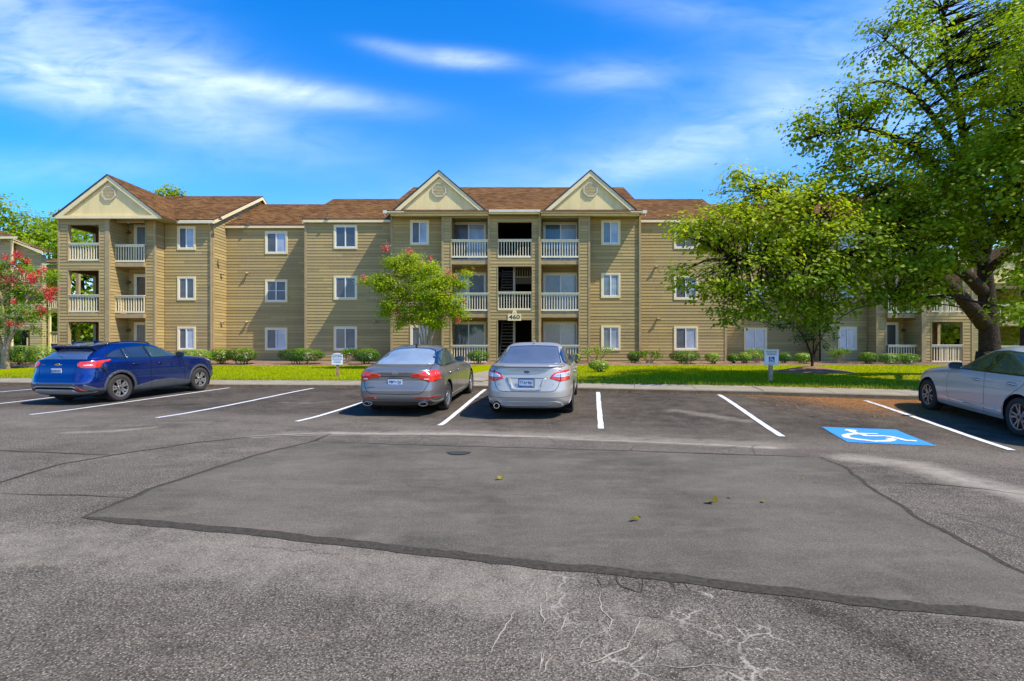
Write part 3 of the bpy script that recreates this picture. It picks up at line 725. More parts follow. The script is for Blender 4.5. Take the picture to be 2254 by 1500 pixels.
# window openings, x ranges on each wall plane
def xr_(a,b,Y): return (wx(a,Y),wx(b,Y))
WINS={'A':(xr_(391,431.5,YA),YA),'B':(xr_(584,633.5,YB),YB),'C':(xr_(735,787,YC),YC),'DL':(xr_(903,945,YD),YD),'DR':(xr_(1323,1365.5,YD),YD),
      'C2':(xr_(1483,1536,YC),YC),'B2':(xr_(1637,1688,YB),YB),'A2':(xr_(1844,1885.5,YA),YA)}
def wops(key,x0):
    (a,b),Y=WINS[key]; return [(a-x0+.05,b-x0-.05,z+.05,z+WH-.05) for z in ZW]
S=MB(); T=MB()
XA0,XA1=-24.72,-17.47; XC0=-12.26; XD0=-7.31; XD1=5.66; XC1=wx(1597,YC); XB1=15.8; XA2e=23.05
def tri(mb,x0,x1,y0,y1,z0,z1): mb.box(x0,x1,y0,y1,z0,z1)
# --- section walls
siding(S,(-20.14,YA),(XA1,YA),BG,SOF+.15,wops('A',-20.14))
siding(S,(XA1,YB),(XC0,YB),BG,SOF+.2,wops('B',XA1))
siding(S,(XC0,YC),(XD0+.02,YC),BG,SOF+.15,wops('C',XC0))
siding(S,(XD0,YD),(-4.45,YD),BG,SOF,wops('DL',XD0))
siding(S,(2.86,YD),(XD1,YD),BG,SOF,wops('DR',2.86))
siding(S,(XD1,YC),(XC1,YC),BG,SOF+.15,wops('C2',XD1))
siding(S,(XC1,YB),(XB1,YB),BG,SOF+.2,wops('B2',XC1))
siding(S,(XB1,YA),(18.5,YA),BG,SOF+.15,wops('A2',XB1))
# returns with raked tops
def slopeline(yE,zE,yR,zR): return (zR-zE)/(yR-yE)
RA=(29.64,CZ+7.05,35.0,CZ+9.80); RB=(31.02,CZ+7.06,35.0,CZ+9.28); RC=(29.42,CZ+7.02,34.0,CZ+9.34); RD=(27.55,CZ+6.98,34.3,CZ+10.16)
def ret(x,y0,y1,side,RR):
    yE,zE,yR,zR=RR; s=(zR-zE)/(yR-yE); yb=2*yR-y0
    if side>0:
        # wall facing +X from y0 back ; u=y-y0
        siding(S,(x,y0),(x,yb),BG,zR,(),[(-s,1,zE-.06+s*(y0-yE)),(s,1,zR-.06+s*(yR-y0))])
    else:
        siding(S,(x,yb),(x,y0),BG,zR,(),[(-s,1,zR-.06+s*(yR-yb)*1.0+0),(s,1,zE-.06+s*(yb-yE))] if False else [(s,1,zE-.06+s*(yb-yE)),(-s,1,zR-.06-s*(yb-yR))])
ret(XA1,YA,YB,1,RA); ret(XB1,YA,YB,-1,RA)
ret(XC0,YC,YB,-1,RC); ret(XC1,YC,YB,1,RC)
ret(XD0,YD,YC,-1,RD); ret(XD1,YD,YC,1,RD)
# balcony recess back walls, piers
YR=29.3
zfl=[BG+.05,CZ+1.90,CZ+4.62]      # floor levels
sid_doors={}
siding(S,(-4.55,YR),(-2.2,YR),BG,SOF); siding(S,(.47,YR),(2.95,YR),BG,SOF)
def pier(x0,x1,yf,yb,z1=SOF):
    siding(S,(x0,yf),(x1,yf),BG,z1); siding(S,(x1,yf),(x1,yb),BG,z1); siding(S,(x0,yb),(x0,yf),BG,z1)
pier(-4.55,-4.12,YT,YD+.8); pier(2.44,2.95,YT,YD+.8)
# stair tower
TX0,TX1=-2.21,.465
ox0,ox1=wx(1096,YT)-TX0,wx(1170.5,YT)-TX0
TOPS=[(ox0,ox1,CZ+4.67,CZ+6.47),(ox0,ox1,CZ+1.98,CZ+4.21),(ox0,ox1,BG-.1,CZ+1.47)]
siding(S,(TX0,YT),(TX1,YT),BG,SOF,TOPS)
siding(S,(TX0,33.4),(TX0,YT),BG,SOF); siding(S,(TX1,YT),(TX1,33.4),BG,SOF)
# left and right porch wings
def porch(sgn):
    m=(lambda x:x) if sgn<0 else (lambda x:2*MXc-x)
    def W(p0,p1,*a,**k):
        P0=(m(p0[0]),p0[1]);P1=(m(p1[0]),p1[1])
        if sgn>0: P0,P1=P1,P0
        L_=math.dist(p0,p1)
        if sgn>0 and len(a)>2: a=list(a); a[2]=[(L_-o[1],L_-o[0],o[2],o[3]) for o in a[2]]
        siding(S,P0,P1,*a,**k)
    xl,xr=-24.72,-22.09; yf,yb=28.5,31.1
    fo=[(.52,2.12,CZ+4.54,CZ+6.48),(.52,2.12,CZ+1.85,CZ+4.09),(.52,2.12,BG+.0,CZ+1.40)]
    W((xl,yf),(xr,yf),BG,SOF,fo)
    so=[(yb-30.75,yb-28.95,a,b) for (_,_,a,b) in fo]
    W((xl,yb+5),(xl,yf),BG,SOF,[(a+5,b+5,c,d_) for a,b,c,d_ in so])
    # inner faces of the porch
    W((xl,yf+.12),(xl+.10,yf+.12),BG,SOF) 
    W((xr,yf),(xr,YA+.1),BG,SOF); W((xr-.12,YA+.1),(xr-.12,yf+.1),BG,SOF)
    W((xl,yb),(xr,yb),BG,SOF)
    W((xr,YA),(-20.1,YA),BG,SOF)                 # back wall of the balcony
    W((-20.56,29.1),(-20.14,29.1),BG,SOF); W((-20.14,29.1),(-20.14,YA+.1),BG,SOF); W((-20.56,YA),(-20.56,29.1),BG,SOF)
    G=MB()
    # jamb liners (openings 12 cm deep), ceilings and floors
    def bx(x0,x1,y0,y1,z0,z1):
        a,b=sorted((m(x0),m(x1))); G.box(a,b,y0,y1,z0,z1)
    for (a,b,c,d_) in fo:
        bx(xl+a-.045,xl+a,yf-.03,yf+.16,c,d_); bx(xl+b,xl+b+.045,yf-.03,yf+.16,c,d_); bx(xl+a,xl+b,yf-.028,yf+.16,d_,d_+.05)
        bx(xl-.02,xl+.14,28.90,28.95,c,d_); bx(xl-.02,xl+.14,30.75,30.80,c,d_); bx(xl-.02,xl+.14,28.95,30.75,d_,d_+.05)
    bx(xl-.03,xl+.06,yf-.035,yf+.05,BG,SOF-.002); bx(xr-.20,xr+.032,yf-.035,yf+.05,BG,SOF-.002)
    bx(-20.14-.02,-20.14+.075,29.07,29.16,BG,SOF-.002); bx(-20.60,-20.55,29.07,29.16,BG,SOF-.002)
    bx(XA1-.12,XA1+.035,YA-.035,YA+.06,BG,SOF+.1)
    bx(xr+.03,-20.57,28.95,29.0,SOF-.18,SOF-.003)
    bb(G,'corner_trim',TRIM)
    G=MB()
    for z in zfl[1:]:
        bx(xl+.13,xr-.13,yf+.05,yb,z-.22,z-.05); 
    bx(xl+.13,xr-.13,yf+.17,yb-.01,SOF-.06,SOF-.012)
    bb(G,'porch_floor',TRIM)
    for z in zfl[1:]:
        G=MB(); bx(xr+.03,-20.57,28.9,YA,z-.27,z-.04); bb(G,'balcony_deck',TRIM)
    # railings
    for k,(a,b,c,d_) in enumerate(fo):
        r=railing((b-a),.93); bb_rail(r,(m(xl+a) if sgn<0 else m(xl+b),yf+.04,[CZ+4.60,CZ+1.90,BG+.06][k]),0)
        r=railing(1.80,.93); bb_rail(r,(m(xl+.06),28.95,[CZ+4.60,CZ+1.90,BG+.06][k]),R(90))
    for k in range(3):
        w=(-20.57)-(xr+.03); r=railing(w+.06,.93); bb_rail(r,(m(xr-.0) if sgn<0 else m(-20.6),28.93,[CZ+4.60,CZ+1.90,BG+.06][k]),0)
    # door on the balcony
    for k,z in enumerate(zfl):
        x0=-21.75 if sgn<0 else m(-21.75)-1.60
        door(x0,YA,z,1.60,[(P_VBLD,P_SCREEN),(P_DARK,P_SCREEN),(P_VBLD,P_VBLD)][k] if sgn<0 else (P_DARK,P_DARK))
        wall_lamp(m(-22.0),YA,z+1.75,0)
    # gable
    gable(sorted((m(-24.78),m(-19.22))),m(-22.0),28.3,SOF,CZ+9.06,RA)
RAILC={}
def railing(w,h=.93):
    key=round(w,3)
    if key in RAILC: return RAILC[key]
    mb=MB()
    mb.box(-.02,w+.02,-.075,.065,h-.035,h); mb.box(0,w,-.045,-.008,h-.13,h-.036)
    mb.box(0,w,-.045,-.008,0,.085)
    n=max(2,round((w-.06)/.136)); 
    for i in range(n+1):
        x=.03+(w-.06)*i/n; mb.box(x-.019,x+.019,-.007,.031,.01,h-.036)
    RAILC[key]=mb.mesh('balcony_railing',RAILM); return RAILC[key]
def bb_rail(me,loc,rz):
    o=link('balcony_railing',me,BLD); o.location=Vector(loc)-BLD.location; o.rotation_euler=(0,0,rz); return o
def window(x0,Y,z0,w,h,lp,rp,mid=None,blind=None):
    mb=MB(); t=.095
    for b in ((0,w,0,t),(0,w,h-t,h)): mb.box(b[0],b[1],-.045,.02,b[2],b[3])
    mb.box(0,t,-.045,.02,t,h-t); mb.box(w-t,w,-.045,.02,t,h-t)
    o=mb.build('window',CREAM,BLD); o.location=Vector((x0,Y,z0))-BLD.location
    f=MB(); i=t+.04
    f.box(t,w-t,-.03,.03,t,i); f.box(t,w-t,-.03,.03,h-i,h-t); f.box(t,i,-.03,.03,i,h-i); f.box(w-i,w-t,-.03,.03,i,h-i)
    c=w/2-.01; f.box(c-.028,c+.028,-.035,.03,i,h-i)
    if mid: f.box(i,w-i,-.012,.02,h*.5,h*.5+.025)
    f.build('sash',WFRAME,o)
    g=MB(); g.poly([(i,.0,i),(c-.028,.0,i),(c-.028,.0,h-i),(i,.0,h-i)],0); g.poly([(c+.028,.008,i),(w-i,.008,i),(w-i,.008,h-i),(c+.028,.008,h-i)],1)
    g.build('glass',[lp,rp],o); return o
def door(x0,Y,z0,w,mats,h=2.08):
    mb=MB(); t=.09
    mb.box(0,w,-.07,.02,h,h+.10); mb.box(0,t,-.07,.02,0,h); mb.box(w-t,w,-.07,.02,0,h)
    o=mb.build('sliding_door',CREAM,BLD); o.location=Vector((x0,Y-.02,z0))-BLD.location
    f=MB(); a=.05
    f.box(t,w-t,-.05,.02,h-a,h); f.box(t,t+a,-.05,.02,0,h-a); f.box(w-t-a,w-t,-.05,.02,0,h-a); f.box(w/2-.035,w/2+.035,-.06,.02,0,h-a); f.box(t+a,w-t-a,-.05,.02,0,.08)
    f.build('door_frame',WFRAME,o)
    g=MB(); g.poly([(t+a,-.02,.08),(w/2-.035,-.02,.08),(w/2-.035,-.02,h-a),(t+a,-.02,h-a)],0); g.poly([(w/2+.035,-.03,.08),(w-t-a,-.03,.08),(w-t-a,-.03,h-a),(w/2+.035,-.03,h-a)],1)
    g.build('glass',list(mats),o); return o
_wl=[]
def wall_lamp(x,Y,z,rz):
    if not _wl:
        mb=MB(); mb.tube([(0,0,0),(0,-.03,0)],.06,10); mb.tube([(0,-.03,0),(0,-.1,.0),(0,-.12,.03)],.025,8); mb.tube([(0,-.10,.05),(0,-.13,.0),(0,-.15,-.09)],[.03,.065,.08],10)
        _wl.append(mb.mesh('wall_light',LAMP,smooth=False))
    o=link('wall_light',_wl[0],BLD); o.location=Vector((x,Y-.02,z))-BLD.location; o.rotation_euler=(0,0,rz); return o
def flood(x,Y,z,rz=0):
    if len(_wl)<2:
        if not _wl: wall_lamp(0,200,-50,0); bpy.data.objects.remove(bpy.data.objects['wall_light'])
        mb=MB(); mb.tube([(0,0,0),(0,-.04,0)],.055,10); mb.tube([(0,-.04,0),(0,-.09,-.01)],.022,8); mb.tube([(.01,-.07,.03),(.0,-.19,-.05)],[.035,.062],10); mb.tube([(.05,-.06,.02),(.10,-.17,-.05)],[.03,.055],10)
        _wl.append(mb.mesh('floodlight',simple('tan_fitting',(.40,.32,.20),.5,var=.1)))
    o=link('floodlight',_wl[1],BLD); o.location=Vector((x,Y-.02,z))-BLD.location; o.rotation_euler=(0,0,rz)
def quad_slab(mb,q,th=.05,mt=0,ms=1):
    q=[Vector(p) for p in q]; dn=Vector((0,0,-th)); b=[p+dn for p in q]; n=len(q)
    mb.poly(q,mt); mb.poly(b[::-1],ms)
    for i in range(n): j=(i+1)%n; mb.poly([q[j],q[i],b[i],b[j]],ms)
def gable(xr2,xc,yF,zb,zt,RR):
    x0,x1=xr2; yE,zE,yR,zR=RR; s=(zR-zE)/(yR-yE); yRb=yE+(zt-zE)/s; yEb=yE+(zb+.06-zE)/s
    mb=MB()
    quad_slab(mb,[(x0-.05,yF-.06,zb+.02),(xc,yF-.06,zt),(xc,yRb+.5,zt),(x0-.05,yEb+1.5,zb+.02)][::1])
    quad_slab(mb,[(xc,yF-.06,zt),(x1+.05,yF-.06,zb+.02),(x1+.05,yEb+1.5,zb+.02),(xc,yRb+.5,zt)])
    bb(mb,'gable_roof',[ROOF,DRIP],fix=True)
    mb=MB(); mb.poly([(x0+.15,yF+.10,zb+.03),(x1-.15,yF+.10,zb+.03),(xc,yF+.10,zt-.12)]); bb(mb,'gable_face',GABLE)
    mb=MB()
    sl=(zt-zb)/(xc-x0); w=.20
    for sg,xa in ((1,x0),(-1,x1)):
        A=(xa,zb-.02); B_=(xc,zt-.055); A2=(xa+sg*w/sl*1.35,zb-.02); B2=(xc,zt-.055-w*1.35)
        mb.prism([A,B_,B2,A2] if sg>0 else [A2,B2,B_,A],'y',yF-.02,yF+.06)
    bb(mb,'rake_board',CREAM)
    mb=MB(); mb.box(x0+.02,x1-.02,yF-.018,yF+.12,zb-.10,zb+.055); bb(mb,'gable_band',CREAM)
    # octagonal louvre
    zc=zt-(.98 if xr2[0]<-10 or xr2[0]>10 else 1.0); mb=MB(); r=.40
    o8=[(xc+r*math.cos(R(22.5+45*i)),zc+r*math.sin(R(22.5+45*i))) for i in range(8)]; i8=[(xc+(r-.075)*math.cos(R(22.5+45*i)),zc+(r-.075)*math.sin(R(22.5+45*i))) for i in range(8)]
    for i in range(8):
        j=(i+1)%8; mb.prism([o8[i],o8[j],i8[j],i8[i]],'y',yF+.03,yF+.11)
    vo=bb(mb,'gable_vent',simple('vent_frame',(.52,.44,.30),.6) if 'vent_frame' not in MATS else MATS['vent_frame'])
    mb=MB(); ri=(r-.075)*math.cos(R(22.5))
    for k in range(8):
        z=zc-ri+(k+.5)*2*ri/8; hw=min(ri,(r-.075)*math.cos(R(22.5))+ri*math.tan(R(22.5))-abs(z-zc))
        mb.bar((xc-hw,yF+.06,z),(xc+hw,yF+.06,z),.02,.05,0,(0,-.5,1))
    sl_=mb.build('louvre',CREAM,vo)
    mb=MB(); mb.poly([(a,yF+.095,b) for a,b in i8]); d_=mb.build('louvre_back',DARKIN,vo)
porch(-1); porch(1)
# --- windows
wl=[(P_SCREEN,P_BLIND),(P_SCREEN,P_BLIND),(P_SCREEN,P_BLIND)]
sty={'A':[(P_SCREEN,P_BLIND,0),(P_SCREEN,P_DARK,0),(P_SCREEN,P_BLIND,0)],'B':[(P_SCREEN,P_BLIND,0),(P_SCREEN,P_SCREEN,1),(P_SCREEN,P_BLIND,0)],
 'C':[(P_DARK,P_DARK,0),(P_SCREEN,P_DARK,0),(P_DARK,P_SCREEN,0)],'DL':[(P_SCREEN,P_BLIND,0)]*3,'DR':[(P_VBLD,P_BLIND,0),(P_VBLD,P_VBL,0),(P_VBLD,P_BLIND,0)],
 'C2':[(P_SCREEN,P_SCREEN,0),(P_SCREEN,P_BLIND,0),(P_SCREEN,P_BLIND,0)],'B2':[(P_BLIND,P_BLIND,0)]*3,'A2':[(P_BLIND,P_BLIND,0)]*3}
for k,((a,b),Y) in WINS.items():
    for i in range(3):
        l,r,md=sty[k][2-i]; window(a,Y-.004,ZW[i],b-a,WH,l,r,md)
# --- balconies D
for (x0,x1,dx0,w,mats) in ((-4.12,-2.21,-4.32,1.90,[(P_TEAL,P_TEAL),(P_BLIND,P_SCREEN),(P_SCREEN,P_BLIND)]),(.465,2.44,.60,1.92,[(P_VBLD,P_VBL),(P_VBLD,P_VBL),(P_TEAL,P_VBL)])):
    for k,z in enumerate(zfl):
        door(dx0,YR,z,w,mats[k])
        r=railing(x1-x0-.012,.93); bb_rail(r,(x0+.006,YT+.02,[BG+.04,CZ+1.93,CZ+4.66][k]),0)
    for z in zfl[1:]:
        mb=MB(); mb.box(x0+.003,x1-.003,YT+.02,YR,z-.30,z-.03); bb(mb,'balcony_deck',TRIM)
    mb=MB(); mb.box(x0+.003,x1-.003,YT+.02,YT+.10,SOF-.16,SOF-.004); bb(mb,'balcony_beam',TRIM)
for x in (-4.40,.52): 
    for z in zfl: wall_lamp(x,YR,z+1.8,0)
# tower rails, stair
for z in (CZ+4.67,CZ+1.98):
    r=railing(ox1-ox0-.01,.93); bb_rail(r,(TX0+ox0+.005,YT+.05,z+.005),0)
G=MB()
for (a,b,c,d_) in TOPS:
    G.box(TX0+a-.04,TX0+a,YT-.03,YT+.14,max(c,BG),d_); G.box(TX0+b,TX0+b+.04,YT-.03,YT+.14,max(c,BG),d_); G.box(TX0+a,TX0+b,YT-.028,YT+.14,d_,d_+.05)
    if c>BG: G.box(TX0+a,TX0+b,YT-.028,YT+.14,c-.05,c)
G.box(TX0-.03,TX0+.10,YT-.04,YT+.03,BG,SOF-.002); G.box(TX1-.10,TX1+.03,YT-.04,YT+.03,BG,SOF-.002)
for x in (-4.55,2.95): G.box(x-.05,x+.05,YT-.035,YT+.03,BG,SOF-.002)
for x in (-4.12,2.44): G.box(x-.03,x+.03,YT-.035,YT+.03,BG,SOF-.002)
for (x,y) in ((XC0,YC),(XD0,YD),(XD1,YD),(XC1,YC),(XB1,YA)): G.box(x-.06,x+.06,y-.035,y+.03,BG,SOF+.05)
bb(G,'corner_trim',TRIM)
STR=simple('stair_steel',(.42,.36,.28),.6)
G=MB()
for base in (BG,CZ+1.95):
    for i in range(14):
        z=base+.19*(i+1); y=29.0+.26*i
        G.box(-1.70,-.98,y,y+.27,z-.045,z)
    G.bar((-1.72,28.9,base),(-1.72,29.0+.26*14,base+.19*14),.05,.28); G.bar((-.97,28.9,base),(-.97,29.0+.26*14,base+.19*14),.05,.28)
G.box(-.98,-.86,28.85,28.97,BG,CZ+4.6)
bb(G,'staircase',STR)
G=MB()
for z in (CZ+1.95,CZ+4.62):
    G.box(TX0+.03,TX1-.03,YT+.15,28.75,z-.2,z-.02); G.box(-.86,TX1-.03,28.75,33.3,z-.3,z-.02); G.box(TX0+.03,TX1-.03,32.7,33.35,z-.3,z-.03)
G.box(-.86,TX1-.05,29.9,30.0,CZ+3.55,CZ+3.88)
bb(G,'landing',simple('landing_timber',(.20,.155,.10),.7))
mb=MB()
for i in range(9): mb.box(-.80+i*.14,-.765+i*.14,29.92,29.96,CZ+3.95,CZ+4.6)
mb.box(-.86,.42,29.9,29.98,CZ+3.9,CZ+3.96); bb(mb,'landing_railing',RAILM)
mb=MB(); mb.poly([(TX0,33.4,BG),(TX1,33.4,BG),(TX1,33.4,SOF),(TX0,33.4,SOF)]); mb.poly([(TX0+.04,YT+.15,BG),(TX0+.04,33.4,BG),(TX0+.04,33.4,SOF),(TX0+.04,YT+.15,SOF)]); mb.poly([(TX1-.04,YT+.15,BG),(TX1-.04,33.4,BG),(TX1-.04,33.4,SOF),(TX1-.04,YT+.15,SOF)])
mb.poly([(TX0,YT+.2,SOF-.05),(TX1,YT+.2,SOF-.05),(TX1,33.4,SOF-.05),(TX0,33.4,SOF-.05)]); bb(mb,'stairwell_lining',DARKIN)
mb=MB(); mb.box(TX0,TX1,YT,33.4,BG-.1,BG+.03); bb(mb,'stair_slab',CONC)
# floodlights
for px,py,Y in ((545,602,YB),(545,709,YB),(825,706,YC),(826,600,YC),(1443,588,YC),(1447,702,YC)): flood(wx(px,Y),Y,wz(py,Y))
for py in (603,709): flood(XA1,30.6,wz(py,30.6),R(90))
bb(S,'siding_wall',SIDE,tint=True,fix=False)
# --- roofs
def mroof(x0,x1,RR,name='roof'):
    yE,zE,yR,zR=RR; mb=MB()
    quad_slab(mb,[(x0,yE,zE),(x1,yE,zE),(x1,yR,zR),(x0,yR,zR)],.06); quad_slab(mb,[(x0,yR,zR),(x1,yR,zR),(x1,2*yR-yE,zE),(x0,2*yR-yE,zE)],.06)
    return bb(mb,name,[ROOF,DRIP])
mroof(-24.75,XA1+.22,RA); mroof(XB1-.22,23.1,RA)
mroof(XA1+.01,XC0-.01,RB); mroof(XC1+.01,XB1-.01,RB)
mroof(XC0-.12,XD0,RC); mroof(XD1,XC1+.12,RC)
mroof(XD0-.12,XD1+.12,RD)
# fascias, soffits, rakes
mb=MB()
def fascia(x0,x1,yE,zE,h=.17): mb.box(x0,x1,yE+.0,yE+.03,zE-.06-h,zE-.065)
fascia(-19.15,XA1+.2,RA[0],RA[1]); fascia(XB1-.2,19.15-1.68,RA[0],RA[1]); fascia(XA1+.03,XC0-.1,RB[0],RB[1],.13); fascia(XC1+.1,XB1-.03,RB[0],RB[1],.13)
fascia(XC0-.1,XD0-.02,RC[0],RC[1],.14); fascia(XD1+.02,XC1+.1,RC[0],RC[1],.14); fascia(-2.15,.42,RD[0]-.12,RD[1],.14)
def rake(x,RR,w=.19):
    yE,zE,yR,zR=RR
    for a,b in (((yE,zE),(yR,zR)),((2*yR-yE,zE),(yR,zR))):
        mb.prism([(a[0],a[1]-.065),(b[0],b[1]-.065),(b[0],b[1]-.065-w),(a[0],a[1]-.065-w)],'x',x-.02,x+.02)
for x,RR in ((XA1+.2,RA),(XB1-.2,RA),(XC0-.1,RC),(XC1+.1,RC),(XD0-.1,RD),(XD1+.1,RD),(-24.74,RA),(23.08,RA)): rake(x,RR)
bb(mb,'fascia',CREAM)
SOFM=simple('ribbed_soffit',(.42,.36,.17),.7)
mb=MB(); mb.box(-7.28,5.6,27.45,YR,SOF,SOF+.03); mb.box(-22.05,-19.25,28.4,YA,SOF,SOF+.03); mb.box(17.57,20.37,28.4,YA,SOF,SOF+.03); mb.box(-19.25,XA1,29.62,YA,SOF+.001,SOF+.03); mb.box(XB1,17.57,29.62,YA,SOF+.001,SOF+.03)
mb.box(XA1+.03,XC0-.06,RB[0]+.03,YB,SOF+.03,SOF+.05); mb.box(XC0,XD0-.06,RC[0]+.03,YC,SOF+.0,SOF+.02); mb.box(XD1+.06,XC1,RC[0]+.03,YC,SOF,SOF+.02); mb.box(XC1+.06,XB1-.03,RB[0]+.03,YB,SOF+.03,SOF+.05)
bb(mb,'soffit',SOFM)
gable((-7.18,-2.17),-4.70,27.68,SOF,CZ+9.07,RD); gable((.47,5.50),3.0,27.68,SOF,CZ+9.09,RD)
GUT=simple('cream_gutter',(.62,.57,.42),.4)
mb=MB(); mb.box(-2.14,.44,27.33,27.44,SOF+.0,SOF+.12); mb.box(-7.50,-6.45,27.50,27.62,SOF-.03,SOF+.07); mb.box(5.0,5.82,27.50,27.62,SOF-.03,SOF+.07)
mb.box(-19.25,XA1+.2,RA[0]-.11,RA[0]-.005,SOF-.06,SOF+.07); mb.box(-7.5,-7.32,27.52,27.9,SOF+.07,SOF+.13); mb.box(5.62,5.84,27.52,27.9,SOF+.07,SOF+.13)
bb(mb,'gutter',GUT)
mb=MB()
def dsp(x,y,z0,z1): mb.box(x-.04,x+.04,y-.07,y-.012,z0,z1)
dsp(.40,YT-.03,BG,SOF-.03); mb.bar((.40,27.36,SOF),(.40,YT-.07,SOF-.16),.07,.06)
dsp(XA1-.07,YA-.03,BG,SOF-.2); mb.bar((XA1-.05,29.55,SOF-.0),(XA1-.07,YA-.06,SOF-.28),.06,.06); dsp(XD1-.02,YD-.04,BG,SOF-.05); dsp(XB1+.07,YA-.03,BG,SOF-.2)
bb(mb,'downspout',TRIM)
mb=MB()
for px,py,RR in ((485,470,RA),(528,443,RA),(545,470,RB),(720,452,RC)):
    s=(RR[3]-RR[1])/(RR[2]-RR[0]); Y=RR[0]
    while wz(py,Y)<RR[1]+s*(Y-RR[0]) and Y<RR[2]: Y+=.02
    z=wz(py,Y) if False else RR[1]+s*(Y-RR[0]); x=wx(px,Y); mb.tube([(x,Y,z-.05),(x,Y,z+.28)],.045,8); mb.tube([(x,Y,z-.02),(x,Y,z+.06)],[.12,.06],8)
bb(mb,'roof_vent',LAMP)
# concrete footing strip
mb=MB(); mb.box(-24.6,23,31.25,31.3,BG-.3,BG+.02); bb(mb,'footing',CONC)

# number sign (hangs on the stair tower)
sg=empty('number_sign',(wx(1132.5,YT),YT-.04,wz(699,YT)),label='small cream board with the black number 460 over the ground floor stair opening',cat='house number sign')
mb=MB(); mb.box(-.34,.34,-.012,.012,-.17,.17); mb.build('board',CREAM,sg)
BLK=simple('black_lettering',(.012,.012,.014),.5,var=0)
t=link('numerals',text_mesh('460',.30,BLK,.004,sx=1.25,bold=.004),sg); t.location=(0,-.014,0); t.rotation_euler=(R(90),0,0)
mb=MB(); mb.prism([(-.13,.17),(.13,.17),(.08,.36),(-.08,.36)],'y',-.012,.012); mb.prism([(-.05,.24),(.05,.24),(.03,.30),(-.03,.30)],'y',-.02,-.012); mb.build('bracket',CREAM,sg)

